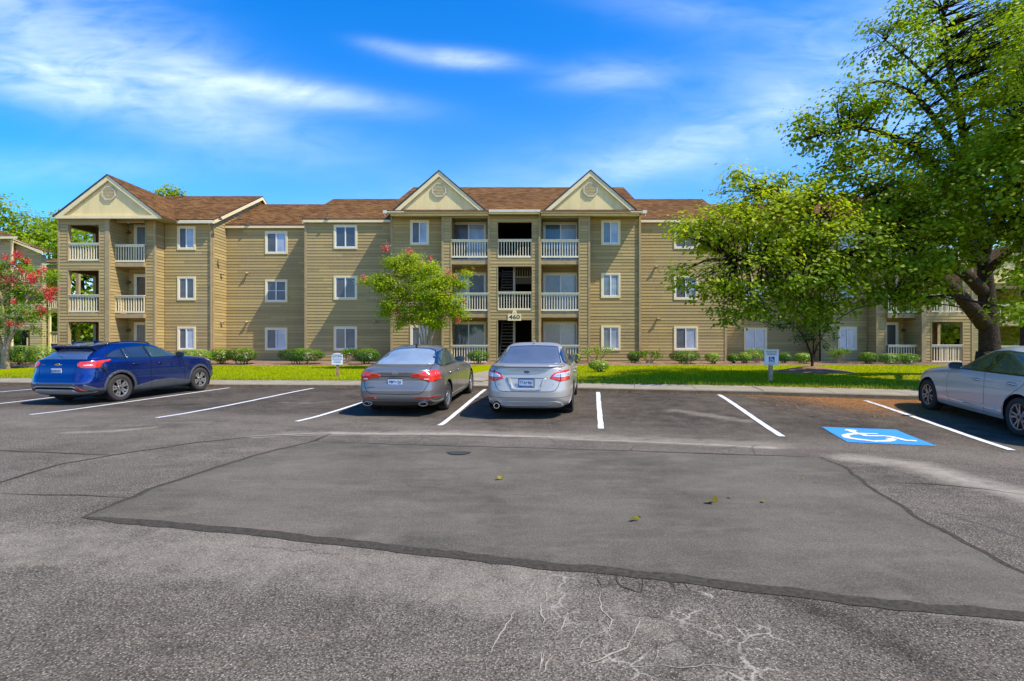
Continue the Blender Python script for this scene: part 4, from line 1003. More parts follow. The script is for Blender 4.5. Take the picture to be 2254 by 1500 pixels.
# ---------------------------------------------------------------- neighbouring buildings
def neighbour(name,label,loc,rz,build):
    global BLD,S
    keep=(BLD,S); root=empty(name,loc,0,label=label,cat='apartment building'); BLD=root; S=MB(); RAILC_local=None
    build(root); r=S
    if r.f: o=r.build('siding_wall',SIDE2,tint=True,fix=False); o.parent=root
    root.rotation_euler=(0,0,rz); BLD,S=keep; return root
def lp(mb,name,mats,root,**k):
    for n in (islands(mb) if name in SPLIT or name in('gallery_fascia','gallery_post') else [mb]): o=n.build(name,mats,**k); o.parent=root
    return o
def lrail(root,w,loc,rz=0):
    o=link('balcony_railing',railing(w,.93),root); o.location=loc; o.rotation_euler=(0,0,rz)
def nb_left(root):
    b=BG
    # local coordinates are world offsets: origin at (0,0,0)
    siding(S,(-48,37.6),(wx(24,37.6),37.6),b,CZ+7.5)
    mb=MB(); quad_slab(mb,[(-48,37.1,wz(520,37.1)),(wx(38,37.1),37.1,wz(520,37.1)),(-38.6,39.6,wz(509,39.6)),(-48,39.6,wz(509,39.6))],.06)
    lp(mb,'roof',[ROOF,DRIP],root)
    mb=MB(); mb.box(-48,wx(38,37.1),37.06,37.1,wz(526,37.1),wz(521,37.1)); mb.box(wx(25,37.5),wx(28,37.5),37.45,37.55,b,wz(524,37.5)); 
    # second block with the falling rake
    Y=38.0; X0,X1=wx(24,Y),wx(92,Y)
    zt0,zt1=wz(532,Y),wz(561,Y)
    ops=[(wx(30,Y)-X0,wx(71,Y)-X0,wz(622,Y),wz(566,Y)),(wx(30,Y)-X0,wx(71,Y)-X0,wz(700,Y),wz(640,Y)),(wx(30,Y)-X0,wx(66,Y)-X0,b,wz(727,Y))]
    s=(zt1-zt0)/(X1-X0)
    siding(S,(X0,Y),(X1,Y),b,zt0+.2,ops,[(-s,1,zt0)])
    siding(S,(X1,Y),(X1,Y+.35),b,zt1); siding(S,(X0,Y+1.3),(wx(91,Y+1.3),Y+1.3),b,zt1)
    mb.prism([(X0,zt0+.12),(X1+.45,zt1-.05),(X1+.45,zt1+.18),(X0,zt0+.34)],'y',Y-.45,Y-.38)
    lp(mb,'fascia',CREAM,root)
    mb=MB(); quad_slab(mb,[(X0-1.5,Y-.45,zt0+.75),(X1+.5,Y-.45,zt1+.22),(X1+.5,Y+.6,zt1+.22),(X0-1.5,Y+.6,zt0+.75)],.06); lp(mb,'side_roof',[ROOF,DRIP],root)
    lrail(root,ops[0][1]-ops[0][0],(X0+ops[0][0],Y,ops[0][2])); lrail(root,ops[1][1]-ops[1][0],(X0+ops[1][0],Y,ops[1][2]))
    mb=MB(); mb.box(X0,X1-.9,Y+.1,Y+1.3,ops[0][2]-.25,ops[0][2]-.02); mb.box(X0,X1-.9,Y+.1,Y+1.3,ops[1][2]-.25,ops[1][2]-.02); lp(mb,'porch_floor',TRIM,root)
    # open gallery on the right
    Y=42.0; X0=wx(93,Y); X1=wx(142,Y)
    mb=MB(); quad_slab(mb,[(X0,Y-.6,wz(577,Y-.6)),(X1,Y-.6,wz(577,Y-.6)),(X1,Y+4.5,wz(577,Y)+1.6),(X0+.8,Y+4.5,wz(577,Y)+1.6)],.06); lp(mb,'gallery_roof',[ROOF,DRIP],root)
    mb=MB(); mb.box(X0,X1,Y-.58,Y-.5,wz(583,Y),wz(577.5,Y)-.05); mb.box(X0,X1,Y-.2,Y-.05,wz(592,Y),wz(584,Y)); lp(mb,'gallery_fascia',CREAM,root)
    zf=wz(680,Y); lrail(root,wx(140,Y)-wx(106,Y),(wx(106,Y),Y,zf+.02)); mb=MB(); mb.box(wx(106,Y),X1,Y-.05,Y+2.2,zf-.3,zf); lp(mb,'gallery_floor',TRIM,root)
    mb=MB(); mb.box(wx(108,Y),wx(112,Y),Y-.1,Y+.04,b,zf); mb.box(wx(98,Y),wx(100.5,Y),Y-1.5,Y-1.4,b,b+1.6); lp(mb,'gallery_post',CREAM,root)
    lrail(root,wx(140,Y)-wx(112,Y),(wx(112,Y),Y,wz(757,Y))); lrail(root,1.0,(wx(93,Y),Y-1.2,wz(760,Y)),R(38))
    mb=MB(); mb.box(wx(121,Y),wx(128,Y),Y+1.9,Y+2.1,b,wz(584,Y)); lp(mb,'gallery_pillar',TRIM,root)
neighbour('neighbouring_building','pale tan building with an open gallery behind the red-flowered tree at the far left',(0,0,0),0,nb_left)
def nb_right(root):
    b=BG-.0; w=6.2
    # front faces -Y locally; x from 0..w
    zo=[(CZ-.9,CZ+1.50),(CZ+1.95,CZ+4.0)]
    ops=[(1.25,2.9,b,CZ+1.48),(1.25,2.9,CZ+1.98,CZ+3.95),(.0,.0,0,0)]
    ops=ops[:2]+[(-9,-8,0,0)]
    siding(S,(0,0),(w,0),b,CZ+4.35,ops[:2]+[(3.9,5.6,b,CZ+1.48),(3.9,5.6,CZ+1.98,CZ+3.95)]); siding(S,(0,3),(0,0),b,CZ+4.35,[(.5,2.4,b,CZ+1.48),(.5,2.4,CZ+1.98,CZ+3.95)])
    siding(S,(1.9,3),(2.4,3),b,CZ+4.35)
    siding(S,(w,3),(w+.01,3.5),b,CZ+4.35); siding(S,(3.3,3.2),(w,3.2),b,CZ+4.35)
    mb=MB(); 
    for x in (0,1.22,2.93,3.87,w): mb.box(x-.06,x+.06,-.04,.05,b,CZ+4.34)
    mb.box(1.9,2.0,2.9,3.0,b,CZ+4.3)
    lp(mb,'corner_trim',TRIM,root)
    mb=MB(); mb.poly([(-.1,-.12,CZ+4.4),(w+.1,-.12,CZ+4.4),(w/2,-.12,CZ+6.9)]); mb.box(-.2,w+.2,-.2,.0,CZ+4.3,CZ+4.42); lp(mb,'gable_face',GABLE,root)
    mb=MB(); quad_slab(mb,[(-.35,-.4,CZ+4.3),(w/2,-.4,CZ+7.05),(w/2,9,CZ+7.05),(-.35,9,CZ+4.3)],.08); quad_slab(mb,[(w/2,-.4,CZ+7.05),(w+.35,-.4,CZ+4.3),(w+.35,9,CZ+4.3),(w/2,9,CZ+7.05)],.08); lp(mb,'roof',[ROOF,DRIP],root)
    mb=MB(); mb.box(.05,w,.1,3.1,CZ+1.65,CZ+1.9); mb.box(.05,w,.1,3.1,CZ+4.2,CZ+4.3); lp(mb,'porch_floor',TRIM,root)
    lrail(root,1.6,(1.27,0,CZ+2.0)); lrail(root,1.7,(3.9,0,CZ+2.0)); lrail(root,1.6,(1.27,0,b+.05)); lrail(root,1.9,(.0,2.5,CZ+2.0),R(-90)); 
neighbour('neighbouring_building','two-storey tan building with cream gable and porches behind the big trunk at the right',(29.2,36.2,0),R(-9),nb_right)
# ---------------------------------------------------------------- cars
from mathutils.geometry import tessellate_polygon
def pchip(xk,yk,x):
    xk=np.array(xk,float);yk=np.array(yk,float);h=np.diff(xk);d=np.diff(yk)/h;n=len(xk);m=np.zeros(n)
    for i in range(1,n-1):
        if d[i-1]*d[i]>0:
            w1=2*h[i]+h[i-1];w2=h[i]+2*h[i-1]; m[i]=(w1+w2)/(w1/d[i-1]+w2/d[i])
    m[0]=d[0];m[-1]=d[-1]
    j=np.clip(np.searchsorted(xk,x)-1,0,n-2);t=(x-xk[j])/h[j]
    return (2*t**3-3*t**2+1)*yk[j]+(t**3-2*t**2+t)*h[j]*m[j]+(-2*t**3+3*t**2)*yk[j+1]+(t**3-t**2)*h[j]*m[j+1]
def outline(xr,xf,w,nr,nf,K=34):
    """one level: closed plan outline, 4K points, starting at rear centre going to the right side (-y)"""
    xm=xr+(xf-xr)*.5; th=np.linspace(0,math.pi/2,240); pts=[]
    def quad(hl,n):
        x=hl*np.cos(th)**(2/n); y=w*np.sin(th)**(2/n)
        s=np.concatenate([[0],np.cumsum(np.hypot(np.diff(x)/max(hl,1e-6)*max(hl,.2),np.diff(y)))]); s/=s[-1]
        q=np.linspace(0,1,K+1); return np.interp(q,s,x),np.interp(q,s,y)
    xa,ya=quad(xm-xr,nr); xb,yb=quad(xf-xm,nf)
    P=[(xm-xa[i],-ya[i]) for i in range(K)]+[(xm+xb[K-i],-yb[K-i]) for i in range(K)]+[(xm+xb[i],yb[i]) for i in range(K)]+[(xm-xa[K-i],ya[K-i]) for i in range(K)]
    return P
class Car:
    def __init__(s,name,label,rows,paint,loc,heading,pitch,wb,tyre,width_t,lift=0.0):
        s.root=empty(name,(0,0,0),label=label,cat='car',group='cars parked along the kerb')
        s.wb=wb; s.rt=tyre; s.paint=paint
        a=R(heading); f=Vector((math.sin(a),math.cos(a),pitch)).normalized(); l=Vector((-math.cos(a),math.sin(a),0)); u=f.cross(l)
        M=Matrix((f,l,u)).transposed().to_4x4(); M.translation=Vector(loc); s.root.matrix_world=M
        t=np.arange(len(rows)); tt=[]
        for i in range(len(rows)-1): tt+=list(np.linspace(i,i+1,7)[:-1])
        tt.append(len(rows)-1); tt=np.array(tt); C=[pchip(t,[r[k] for r in rows],tt) for k in range(6)]
        V=[]; 
        for z,xr,xf,w,nr,nf in zip(*C): V.append([(x,y,z) for x,y in outline(xr,xf,w,nr,nf)])
        s.V=np.array(V); nl,K,_=s.V.shape; s.K=K
        # smooth normals
        du=np.roll(s.V,-1,1)-np.roll(s.V,1,1); dv=np.gradient(s.V,axis=0); n=np.cross(du,dv); n/=np.maximum(np.linalg.norm(n,axis=2,keepdims=True),1e-9)
        cen=s.V.mean(axis=(0,1)); 
        if ((s.V-cen)*n).sum()<0: n=-n
        s.Nn=n
        F=[]
        for i in range(nl-1):
            for k in range(K):
                k2=(k+1)%K; F.append(((i,k),(i,k2),(i+1,k2),(i+1,k)))
        s.F=F
        s.fp=np.array([[s.V[a] for a in f] for f in F]); s.fn=np.array([[s.Nn[a] for a in f] for f in F]); s.fnm=s.fn.mean(axis=1)
    # clip helpers: vertices carry position and normal (6 numbers)
    @staticmethod
    def sh(poly,ax,a,b,c,keep_in=True):
        out=[];sg=1 if keep_in else -1
        for i in range(len(poly)):
            p=poly[i];q=poly[(i+1)%len(poly)]
            dp=sg*(a*p[ax[0]]+b*p[ax[1]]-c); dq=sg*(a*q[ax[0]]+b*q[ax[1]]-c)
            if dp<=0: out.append(p)
            if (dp<0<dq) or (dq<0<dp):
                t=dp/(dp-dq); out.append(p+(q-p)*t)
        return out
    @staticmethod
    def edges(tri):
        ar=sum(tri[i][0]*tri[(i+1)%len(tri)][1]-tri[(i+1)%len(tri)][0]*tri[i][1] for i in range(len(tri)))
        if ar<0: tri=tri[::-1]
        E=[]
        for i in range(len(tri)):
            p=tri[i];q=tri[(i+1)%len(tri)]; a=q[1]-p[1]; b=-(q[0]-p[0]); E.append((a,b,a*p[0]+b*p[1]))
        return E
    def panel(s,name,polys,view,mat,off=.003,skirt=.012,lim=None,parent=None,smooth=True,group=None,thr=.12):
        """lift a patch of the body surface inside a traced outline into a part of its own"""
        if view[0]=='s': ax=(0,2); sg=1 if view[1]=='l' else -1; ok=s.fnm[:,1]*sg>thr
        elif view=='rear': ax=(1,2); ok=s.fnm[:,0]<-thr
        elif view=='front': ax=(1,2); ok=s.fnm[:,0]>thr
        else: ax=(0,1); ok=s.fnm[:,2]>.25
        cen=s.fp.mean(axis=1)
        if lim: ok&=lim(cen)
        P=s.fp[:,:,ax]; mn=P.min(axis=1); mx=P.max(axis=1); out=[]
        for poly in polys:
            tris=[poly] if len(poly)<=3 else [[poly[i] for i in t] for t in tessellate_polygon([[Vector((p[0],p[1],0)) for p in poly]])]
            for tri in tris:
                E=s.edges(list(tri)); xs_=[p[0] for p in tri]; ys_=[p[1] for p in tri]
                cand=np.where(ok&(mx[:,0]>min(xs_))&(mn[:,0]<max(xs_))&(mx[:,1]>min(ys_))&(mn[:,1]<max(ys_)))[0]
                for ci in cand:
                    pl=[np.concatenate([s.fp[ci,k],s.fn[ci,k]]) for k in range(4)]
                    for (a,b,c) in E:
                        pl=s.sh(pl,ax,a,b,c)
                        if len(pl)<3: break
                    if len(pl)>=3: out.append(pl)
        if not out: print('EMPTY PANEL',name); return None
        bm=bmesh.new(); nl=bm.verts.layers.float_vector.new('nn')
        for pl in out:
            vs=[]
            for p in pl:
                n=Vector(p[3:6]); n.normalize(); v=bm.verts.new(Vector(p[:3])+n*off); v[nl]=n; vs.append(v)
            try: bm.faces.new(vs)
            except Exception: pass
        bmesh.ops.remove_doubles(bm,verts=bm.verts[:],dist=2e-4)
        bmesh.ops.dissolve_degenerate(bm,edges=bm.edges[:],dist=1e-5)
        for f in bm.faces: f.smooth=smooth
        bm.verts.index_update(); bm.faces.index_update()
        for f in bm.faces:
            n=sum((v[nl] for v in f.verts),Vector((0,0,0)))
            if f.normal.dot(n)<0: f.normal_flip()
        if skirt:
            be=[e for e in bm.edges if len(e.link_faces)==1]
            r=bmesh.ops.extrude_edge_only(bm,edges=be)
            for v in [g for g in r['geom'] if isinstance(g,bmesh.types.BMVert)]:
                v.co-=v[nl].normalized()*(off+skirt)
            for f in [g for g in r['geom'] if isinstance(g,bmesh.types.BMFace)]: f.smooth=False
            bm.verts.index_update(); bm.faces.index_update()
        # one part per separate piece
        seen=set(); first=None; bm.faces.ensure_lookup_table(); groups=[]
        for f in bm.faces:
            if f.index in seen: continue
            st=[f]; seen.add(f.index); g=[]
            while st:
                q=st.pop(); g.append(q)
                for v in q.verts:
                    for r_ in v.link_faces:
                        if r_.index not in seen: seen.add(r_.index); st.append(r_)
            groups.append(g)
        if len(groups)>60: groups=[[f for g in groups for f in g]]
        for g in groups:
            if len(groups)>1 and sum(f.calc_area() for f in g)<2e-5: continue
            mp={}; vs=[]; fs=[]
            for f in g:
                for v in f.verts:
                    if v.index not in mp: mp[v.index]=len(vs); vs.append(tuple(v.co))
                fs.append(tuple(mp[v.index] for v in f.verts))
            me=bpy.data.meshes.new(name); me.from_pydata(vs,[],fs); me.polygons.foreach_set('use_smooth',[f.smooth for f in g]); me.materials.append(mat)
            o=link(name,me,parent or s.root); first=first or o
        bm.free(); return first
    def body(s,arch_r,arches=True,name='body',cut=True):
        C=[(0,s.rt),(s.wb,s.rt)]
        polys=[[(cx+arch_r*math.cos(2*math.pi*i/40),cz+arch_r*math.sin(2*math.pi*i/40)) for i in range(40)] for cx,cz in C]
        bm=bmesh.new(); idx={}
        P=s.fp; ymin=np.abs(P[:,:,1]).min(axis=1); vv=[]
        def add(pl):
            vs=[bm.verts.new(Vector(p[:3])) for p in pl]
            try: bm.faces.new(vs)
            except Exception: pass
        for ci in range(len(P)):
            pl=[np.concatenate([P[ci,k],s.fn[ci,k]]) for k in range(4)]
            hit=None
            if ymin[ci]>.5:
                for (cx,cz),po in zip(C,polys):
                    d=np.hypot(P[ci,:,0]-cx,P[ci,:,2]-cz)
                    if d.max()<arch_r*.985: hit='in'; break
                    if d.min()<arch_r+.08: hit=po; break
            if hit is None: add(pl)
            elif hit=='in': continue
            else:
                rest=pl
                for (a,b,c) in s.edges(list(hit)):
                    o_=s.sh(rest,(0,2),a,b,c,False)
                    if len(o_)>=3: add(o_)
                    rest=s.sh(rest,(0,2),a,b,c,True)
                    if len(rest)<3: break
        for lv in (0,-1):
            add([np.concatenate([s.V[lv,k],s.Nn[lv,k]]) for k in range(s.K)])
        bmesh.ops.remove_doubles(bm,verts=bm.verts[:],dist=3e-4)
        bmesh.ops.dissolve_degenerate(bm,edges=bm.edges[:],dist=1e-5)
        bmesh.ops.recalc_face_normals(bm,faces=bm.faces[:])
        for f in bm.faces: f.smooth=True
        me=bpy.data.meshes.new(name); bm.to_mesh(me); bm.free(); me.materials.append(s.paint)
        s.bodyo=link(name,me,s.root)
        # wheel wells and underside
        mb=MB(); wmax=s.V[:,:,1].max()-.03
        for cx,cz in C:
            for sg in (-1,1):
                n=24; ring=[(cx+(arch_r+.004)*math.cos(math.pi*2*i/n),cz+(arch_r+.004)*math.sin(math.pi*2*i/n)) for i in range(n)]
                for i in range(n):
                    a,b=ring[i],ring[(i+1)%n]
                    if max(a[1],b[1])<s.V[0,0,2]+.01: continue
                    mb.poly([(a[0],sg*.42,a[1]),(b[0],sg*.42,b[1]),(b[0],sg*wmax,b[1]),(a[0],sg*wmax,a[1])])
                mb.poly([(x,sg*.42,z) for x,z in ring if z>s.V[0,0,2]])
        mb.box(-.75,s.wb+.7,-.42,.42,s.V[0,0,2]-.03,s.V[0,0,2]+.01)
        mb.box(s.wb*.5-.95,s.wb*.5+.95,-.74,.74,s.V[0,0,2]-.015,s.V[0,0,2]+.012)
        mb.bar((0,-.7,s.rt),(0,.7,s.rt),.07,.07); mb.bar((s.wb,-.7,s.rt),(s.wb,.7,s.rt),.07,.07)
        mb.build('underbody',M_UNDER,s.root)
    def wheels(s,style,rim_r,track,wid=.215):
        global _wm
        ty,ri=wheel_mesh(style,s.rt,rim_r,wid)
        for cx in (0,s.wb):
            for sg in (-1,1):
                w=link('wheel',ri[0],s.root); w.location=(cx,sg*track,s.rt); w.rotation_euler=(0,R(17 if cx else 41),R(180) if sg>0 else 0)
                t=link('tyre',ty,w); r_=link('brake_disc',ri[1],w)
    def strip(s,pts,view,mat,w=.006,name='panel_gap',off=.0015,skirt=0,**k):
        P=[]
        for a,b in zip(pts[:-1],pts[1:]):
            d=Vector((b[0]-a[0],b[1]-a[1])); L_=d.length; d/=L_; n=Vector((-d.y,d.x))*w/2; e=d*w*.3
            P.append([(a[0]-e.x+n.x,a[1]-e.y+n.y),(b[0]+e.x+n.x,b[1]+e.y+n.y),(b[0]+e.x-n.x,b[1]+e.y-n.y),(a[0]-e.x-n.x,a[1]-e.y-n.y)])
        return P
def wheel_mesh(style,rt,rr,wid):
    mb=MB(); prof=[(rr-.005,-wid/2+.012),(rr+.02,-wid/2),(rt-.045,-wid/2-.004),(rt-.015,-wid/2+.012),(rt-.003,-wid/2+.035),(rt,0),(rt-.003,wid/2-.035),(rt-.015,wid/2-.012),(rt-.045,wid/2+.004),(rr+.02,wid/2),(rr-.005,wid/2-.012)]
    n=48
    for i in range(n):
        a0=2*math.pi*i/n;a1=2*math.pi*(i+1)/n
        for (r0,y0),(r1,y1) in zip(prof[:-1],prof[1:]):
            mb.poly([(r0*math.cos(a0),y0,r0*math.sin(a0)),(r0*math.cos(a1),y0,r0*math.sin(a1)),(r1*math.cos(a1),y1,r1*math.sin(a1)),(r1*math.cos(a0),y1,r1*math.sin(a0))])
    me=mb.mesh('tyre',M_TYRE,smooth=True); bm=bmesh.new(); bm.from_mesh(me); bmesh.ops.remove_doubles(bm,verts=bm.verts[:],dist=1e-5); bmesh.ops.recalc_face_normals(bm,faces=bm.faces[:]); bm.to_mesh(me); bm.free()
    # rim: outer face at -y
    mb=MB(); yo=-wid/2+.02
    def ring(r0,y0,r1,y1,m=0):
        for i in range(n):
            a0=2*math.pi*i/n;a1=2*math.pi*(i+1)/n
            mb.poly([(r0*math.cos(a0),y0,r0*math.sin(a0)),(r0*math.cos(a1),y0,r0*math.sin(a1)),(r1*math.cos(a1),y1,r1*math.sin(a1)),(r1*math.cos(a0),y1,r1*math.sin(a0))],m)
    ring(rr,yo-.006,rr-.018,yo,0); ring(rr-.018,yo,rr-.022,yo+.03,0); ring(rr-.022,yo+.03,rr-.05,wid/2-.03,1); ring(rr,yo-.006,rr+.004,yo+.02,0)
    def spoke(a,w0,w1,skew=0,m=0,y=0):
        ca,sa=math.cos(a),math.sin(a)
        def P(r,t,yy): return (r*ca-t*sa,yy,r*sa+t*ca)
        r0,r1=.035,rr-.02
        q=[(r0,-w0/2),(r1,-w1/2+skew),(r1,w1/2+skew),(r0,w0/2)]
        top=[P(r,t,yo+.004+y+(.012 if r<.1 else 0)) for r,t in q]; bot=[P(r,t*1.15,yo+.05+y) for r,t in q]
        mb.poly(top,m)
        for i in range(4): j=(i+1)%4; mb.poly([top[j],top[i],bot[i],bot[j]],1 if m==0 else m)
    if style=='blade' and False: pass
    elif style=='blade':       # broad twisted five-arm with forked tips
        for i in range(5):
            a=2*math.pi*i/5; spoke(a,.07,.045,.055); spoke(a,.06,.04,-.05)
            ca=a; 
            def P(r,t): return (r*math.cos(ca)-t*math.sin(ca),yo+.002,r*math.sin(ca)+t*math.cos(ca))
            mb.poly([P(rr-.045,-.075),P(rr-.018,-.085),P(rr-.018,.09),P(rr-.045,.08)],0)
    elif style=='twin5':
        for i in range(5):
            a=2*math.pi*i/5; spoke(a-.09,.032,.026,-.022); spoke(a+.09,.032,.026,.022)
    elif style=='split5':
        for i in range(5):
            a=2*math.pi*i/5; spoke(a-.13,.035,.03,-.018,0); spoke(a+.13,.035,.03,.018,0); spoke(a+math.pi/5,.012,.012,0,1,.01)
    else:
        for i in range(10): spoke(2*math.pi*i/10,.024,.022,.0)
    mb.tube([(0,yo+.05,0),(0,yo-.004,0)],.062,24,0); mb.tube([(0,yo-.003,0),(0,yo-.008,0)],.028,16,1)
    for i in range(5):
        a=2*math.pi*i/5+.3; mb.tube([(.045*math.cos(a),yo+.01,.045*math.sin(a)),(.045*math.cos(a),yo-.006,.045*math.sin(a))],.007,6,1)
    rimmat={'blade':M_RIMB,'twin5':M_RIMS,'split5':M_RIMD}.get(style,M_RIMS)
    rim=mb.mesh('rim',[rimmat,M_RIMIN])
    mb=MB(); mb.tube([(0,yo+.09,0),(0,yo+.10,0)],rr*.72,32,0); mb.tube([(0,yo+.085,0),(0,wid/2-.02,0)],.07,16,0); bd=mb.mesh('brake_disc',M_DISC)
    return me,(rim,bd)
def paintm(name,col,metal,rough=.28,coat=1.0,flake=0.0,spec=.5):
    m,t,b=newmat(name); g=N(t,'ShaderNodeTexCoord')
    b.inputs['Metallic'].default_value=metal; b.inputs['Roughness'].default_value=rough; b.inputs['Coat Weight'].default_value=coat; b.inputs['Coat Roughness'].default_value=.02
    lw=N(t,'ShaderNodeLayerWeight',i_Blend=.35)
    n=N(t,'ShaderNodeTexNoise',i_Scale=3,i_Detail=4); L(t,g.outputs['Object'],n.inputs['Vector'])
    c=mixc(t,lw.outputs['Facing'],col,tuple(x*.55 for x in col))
    sp=N(t,'ShaderNodeSeparateXYZ'); L(t,g.outputs['Object'],sp.inputs[0])
    dust=mth(t,'MULTIPLY',ramp(t,sp.outputs[2],[(.2,.35),(.62,0)]),n.outputs[0])
    c=mixc(t,dust,c,(.22,.19,.15)); L(t,c,b.inputs['Base Color'])
    if flake:
        v=N(t,'ShaderNodeTexNoise',i_Scale=900,i_Detail=1); L(t,g.outputs['Object'],v.inputs['Vector'])
        bp=N(t,'ShaderNodeBump',i_Strength=flake,i_Distance=.001); L(t,v.outputs[0],bp.inputs['Height']); L(t,bp.outputs[0],b.inputs['Normal'])
    return m
M_UNDER=simple('underbody_black',(.012,.012,.012),.8,var=.1)
M_TYRE=simple('tyre_rubber',(.045,.040,.036),.8,var=.15,vscale=3)
M_RIMS=simple('silver_alloy',(.72,.72,.72),.25,.85,var=.05)
M_RIMB=simple('machined_alloy',(.42,.39,.36),.3,.7,var=.1,vscale=20)
M_RIMD=simple('grey_alloy',(.34,.34,.35),.32,.7,var=.08)
M_RIMIN=simple('dark_alloy',(.035,.035,.038),.45,.4)
M_DISC=simple('brake_steel',(.22,.20,.18),.4,.9,var=.2,vscale=20)
M_GAP=simple('gap_shadow',(.01,.01,.012),.8,var=0)
M_BLACK=simple('gloss_black',(.01,.01,.012),.12,coat=1,var=0)
M_CLAD=simple('charcoal_cladding',(.055,.058,.062),.55,var=.12,vscale=8)
M_SILVT=simple('silver_trim',(.42,.43,.45),.35,.6,var=.05)
M_CHROME=simple('chrome',(.8,.8,.82),.08,1,var=0)
M_GOLD=simple('gold_badge',(.62,.42,.12),.25,.8,var=0)
M_BLUEB=simple('blue_badge',(.02,.06,.22),.2,.2,var=0,coat=1)
M_PLATE=simple('plate_white',(.72,.76,.80),.4,var=.1,vscale=30)
M_PBLUE=simple('plate_blue',(.04,.10,.26),.4,var=0)
M_PTXT=simple('plate_ink',(.03,.04,.10),.5,var=0)
M_YEL=simple('yellow_sticker',(.75,.62,.12),.5,var=0)
def lampm(name,col):
    m,t,b=newmat(name); g=N(t,'ShaderNodeTexCoord')
    w=N(t,'ShaderNodeTexNoise',i_Scale=6,i_Detail=2); L(t,g.outputs['Object'],w.inputs['Vector'])
    c=mixc(t,ramp(t,w.outputs[0],[(.4,0),(.6,.6)]),col,tuple(x*.5 for x in col)); L(t,c,b.inputs['Base Color'])
    b.inputs['Roughness'].default_value=.15; b.inputs['Coat Weight'].default_value=1; b.inputs['Coat Roughness'].default_value=.02
    return m
M_RED=lampm('tail_lamp_red',(.80,.035,.012)); M_REDD=lampm('reflector_red',(.38,.05,.02)); M_CLEAR=simple('clear_lens',(.75,.66,.66),.12,.3,coat=1,var=.25,vscale=30)
M_HEAD=simple('headlamp',(.55,.57,.60),.1,.4,coat=1,var=.2,vscale=20)
def carglass(name,col,metal=0,rough=.03,ior=1.9,var=.25):
    m,t,b=newmat(name); g=N(t,'ShaderNodeTexCoord'); n=N(t,'ShaderNodeTexNoise',i_Scale=1.6,i_Detail=3); L(t,g.outputs['Object'],n.inputs['Vector'])
    c=mixc(t,1.0,col,ramp(t,n.outputs[0],[(.3,1-var),(.7,1+var)]),'MULTIPLY'); L(t,c,b.inputs['Base Color'])
    b.inputs['Roughness'].default_value=.25; b.inputs['Metallic'].default_value=metal; b.inputs['Coat Weight'].default_value=1; b.inputs['Coat Roughness'].default_value=rough; b.inputs['Coat IOR'].default_value=ior; return m
G_DARK=carglass('tinted_glass',(.018,.022,.024)); G_GREEN=carglass('green_glass',(.035,.055,.035),ior=1.5); 
G_REAR=carglass('sky_reflecting_glass',(.27,.31,.32),.0,.03,2.1); G_REARS=carglass('grey_rear_glass',(.10,.105,.105),.0,.03,1.6); G_REART=carglass('blue_rear_glass',(.06,.08,.13),.0,.03,2.3)
def plate(car,x,z,tilt,text,style):
    w,h=.305,.152
    p=MB(); p.box(-.004,.004,-w/2,w/2,-h/2,h/2); o=p.build('license_plate',M_PLATE,car.root); o.location=(x,0,z); o.rotation_euler=(0,R(tilt),0)
    def tx(s,size,y,zz,mat,sx=1.0,bold=0):
        t=link('plate_lettering',text_mesh(s,size,mat,.001,sx=sx,bold=bold),o); t.rotation_euler=(R(90),0,R(-90)); t.location=(-.0055,y,zz)
    a,b=text.split('*'); tx(a,.082,.078,.004,M_PTXT,.82,.0015); tx(b,.082,-.078,.004,M_PTXT,.82,.0015)
    pm=MB(); pm.tube([(-.0045,0,-.022),(-.0065,0,-.022)],.001,4)
    for i in range(6): 
        an=R(20+28*i); pm.bar((-.0055,0,.012),(-.0055,.022*math.cos(an),.012+.022*math.sin(an)),.006,.002,0,(1,0,0))
    pm.bar((-.0055,0,.012),(-.0055,0,-.024),.007,.002,0,(1,0,0)); pm.build('palmetto',M_PBLUE,o)
    bm_=MB(); bm_.box(-.0052,-.0042,-w/2+.004,w/2-.004,-h/2+.003,-h/2+.030); bm_.build('plate_band',M_PBLUE,o)
    tx('SOUTH CAROLINA',.020,0,-h/2+.016,M_PLATE,.95)
    if style=='frame':
        f=MB()
        for q in ((-w/2-.012,w/2+.012,h/2-.004,h/2+.016),(-w/2-.012,w/2+.012,-h/2-.012,-h/2+.004)): f.box(-.008,.006,q[0],q[1],q[2],q[3])
        for q in ((-w/2-.012,-w/2+.004),(w/2-.004,w/2+.012)): f.box(-.008,.006,q[0],q[1],-h/2,h/2)
        f.build('plate_frame',M_PBLUE,o); st=MB(); st.box(-.007,-.005,-w/2+.008,-w/2+.036,-h/2+.004,-h/2+.030); st.build('plate_sticker',M_YEL,o)
    if style=='bar':
        f=MB(); f.box(-.007,.006,-w/2,w/2,h/2-.004,h/2+.012); f.build('plate_frame',M_BLACK,o)
    return o
def ov(car,x,z,w,h,mat,name='badge',tilt=0,n=24):
    mb=MB(); mb.prism([(w/2*math.cos(2*math.pi*i/n),h/2*math.sin(2*math.pi*i/n)) for i in range(n)],'x',-.006,.004); o=mb.build(name,mat,car.root); o.location=(x,0,z); o.rotation_euler=(0,R(tilt),0); return o
def surf_x(car,y,z,rear=True):
    """x of the rear surface at (y,z)"""
    lv=np.argmin(np.abs(car.V[:,0,2]-z)); best=None
    P=car.V[lv]; sel=P[P[:,0]<P[:,0].mean()]; i=np.argmin(np.abs(sel[:,1]-y)); return float(sel[i,0])
def surf_y(car,x,z,sg):
    lv=np.argmin(np.abs(car.V[:,0,2]-z)); P=car.V[lv]; sel=P[P[:,1]*sg>0]; i=np.argmin(np.abs(sel[:,0]-x)); return float(sel[i,1])
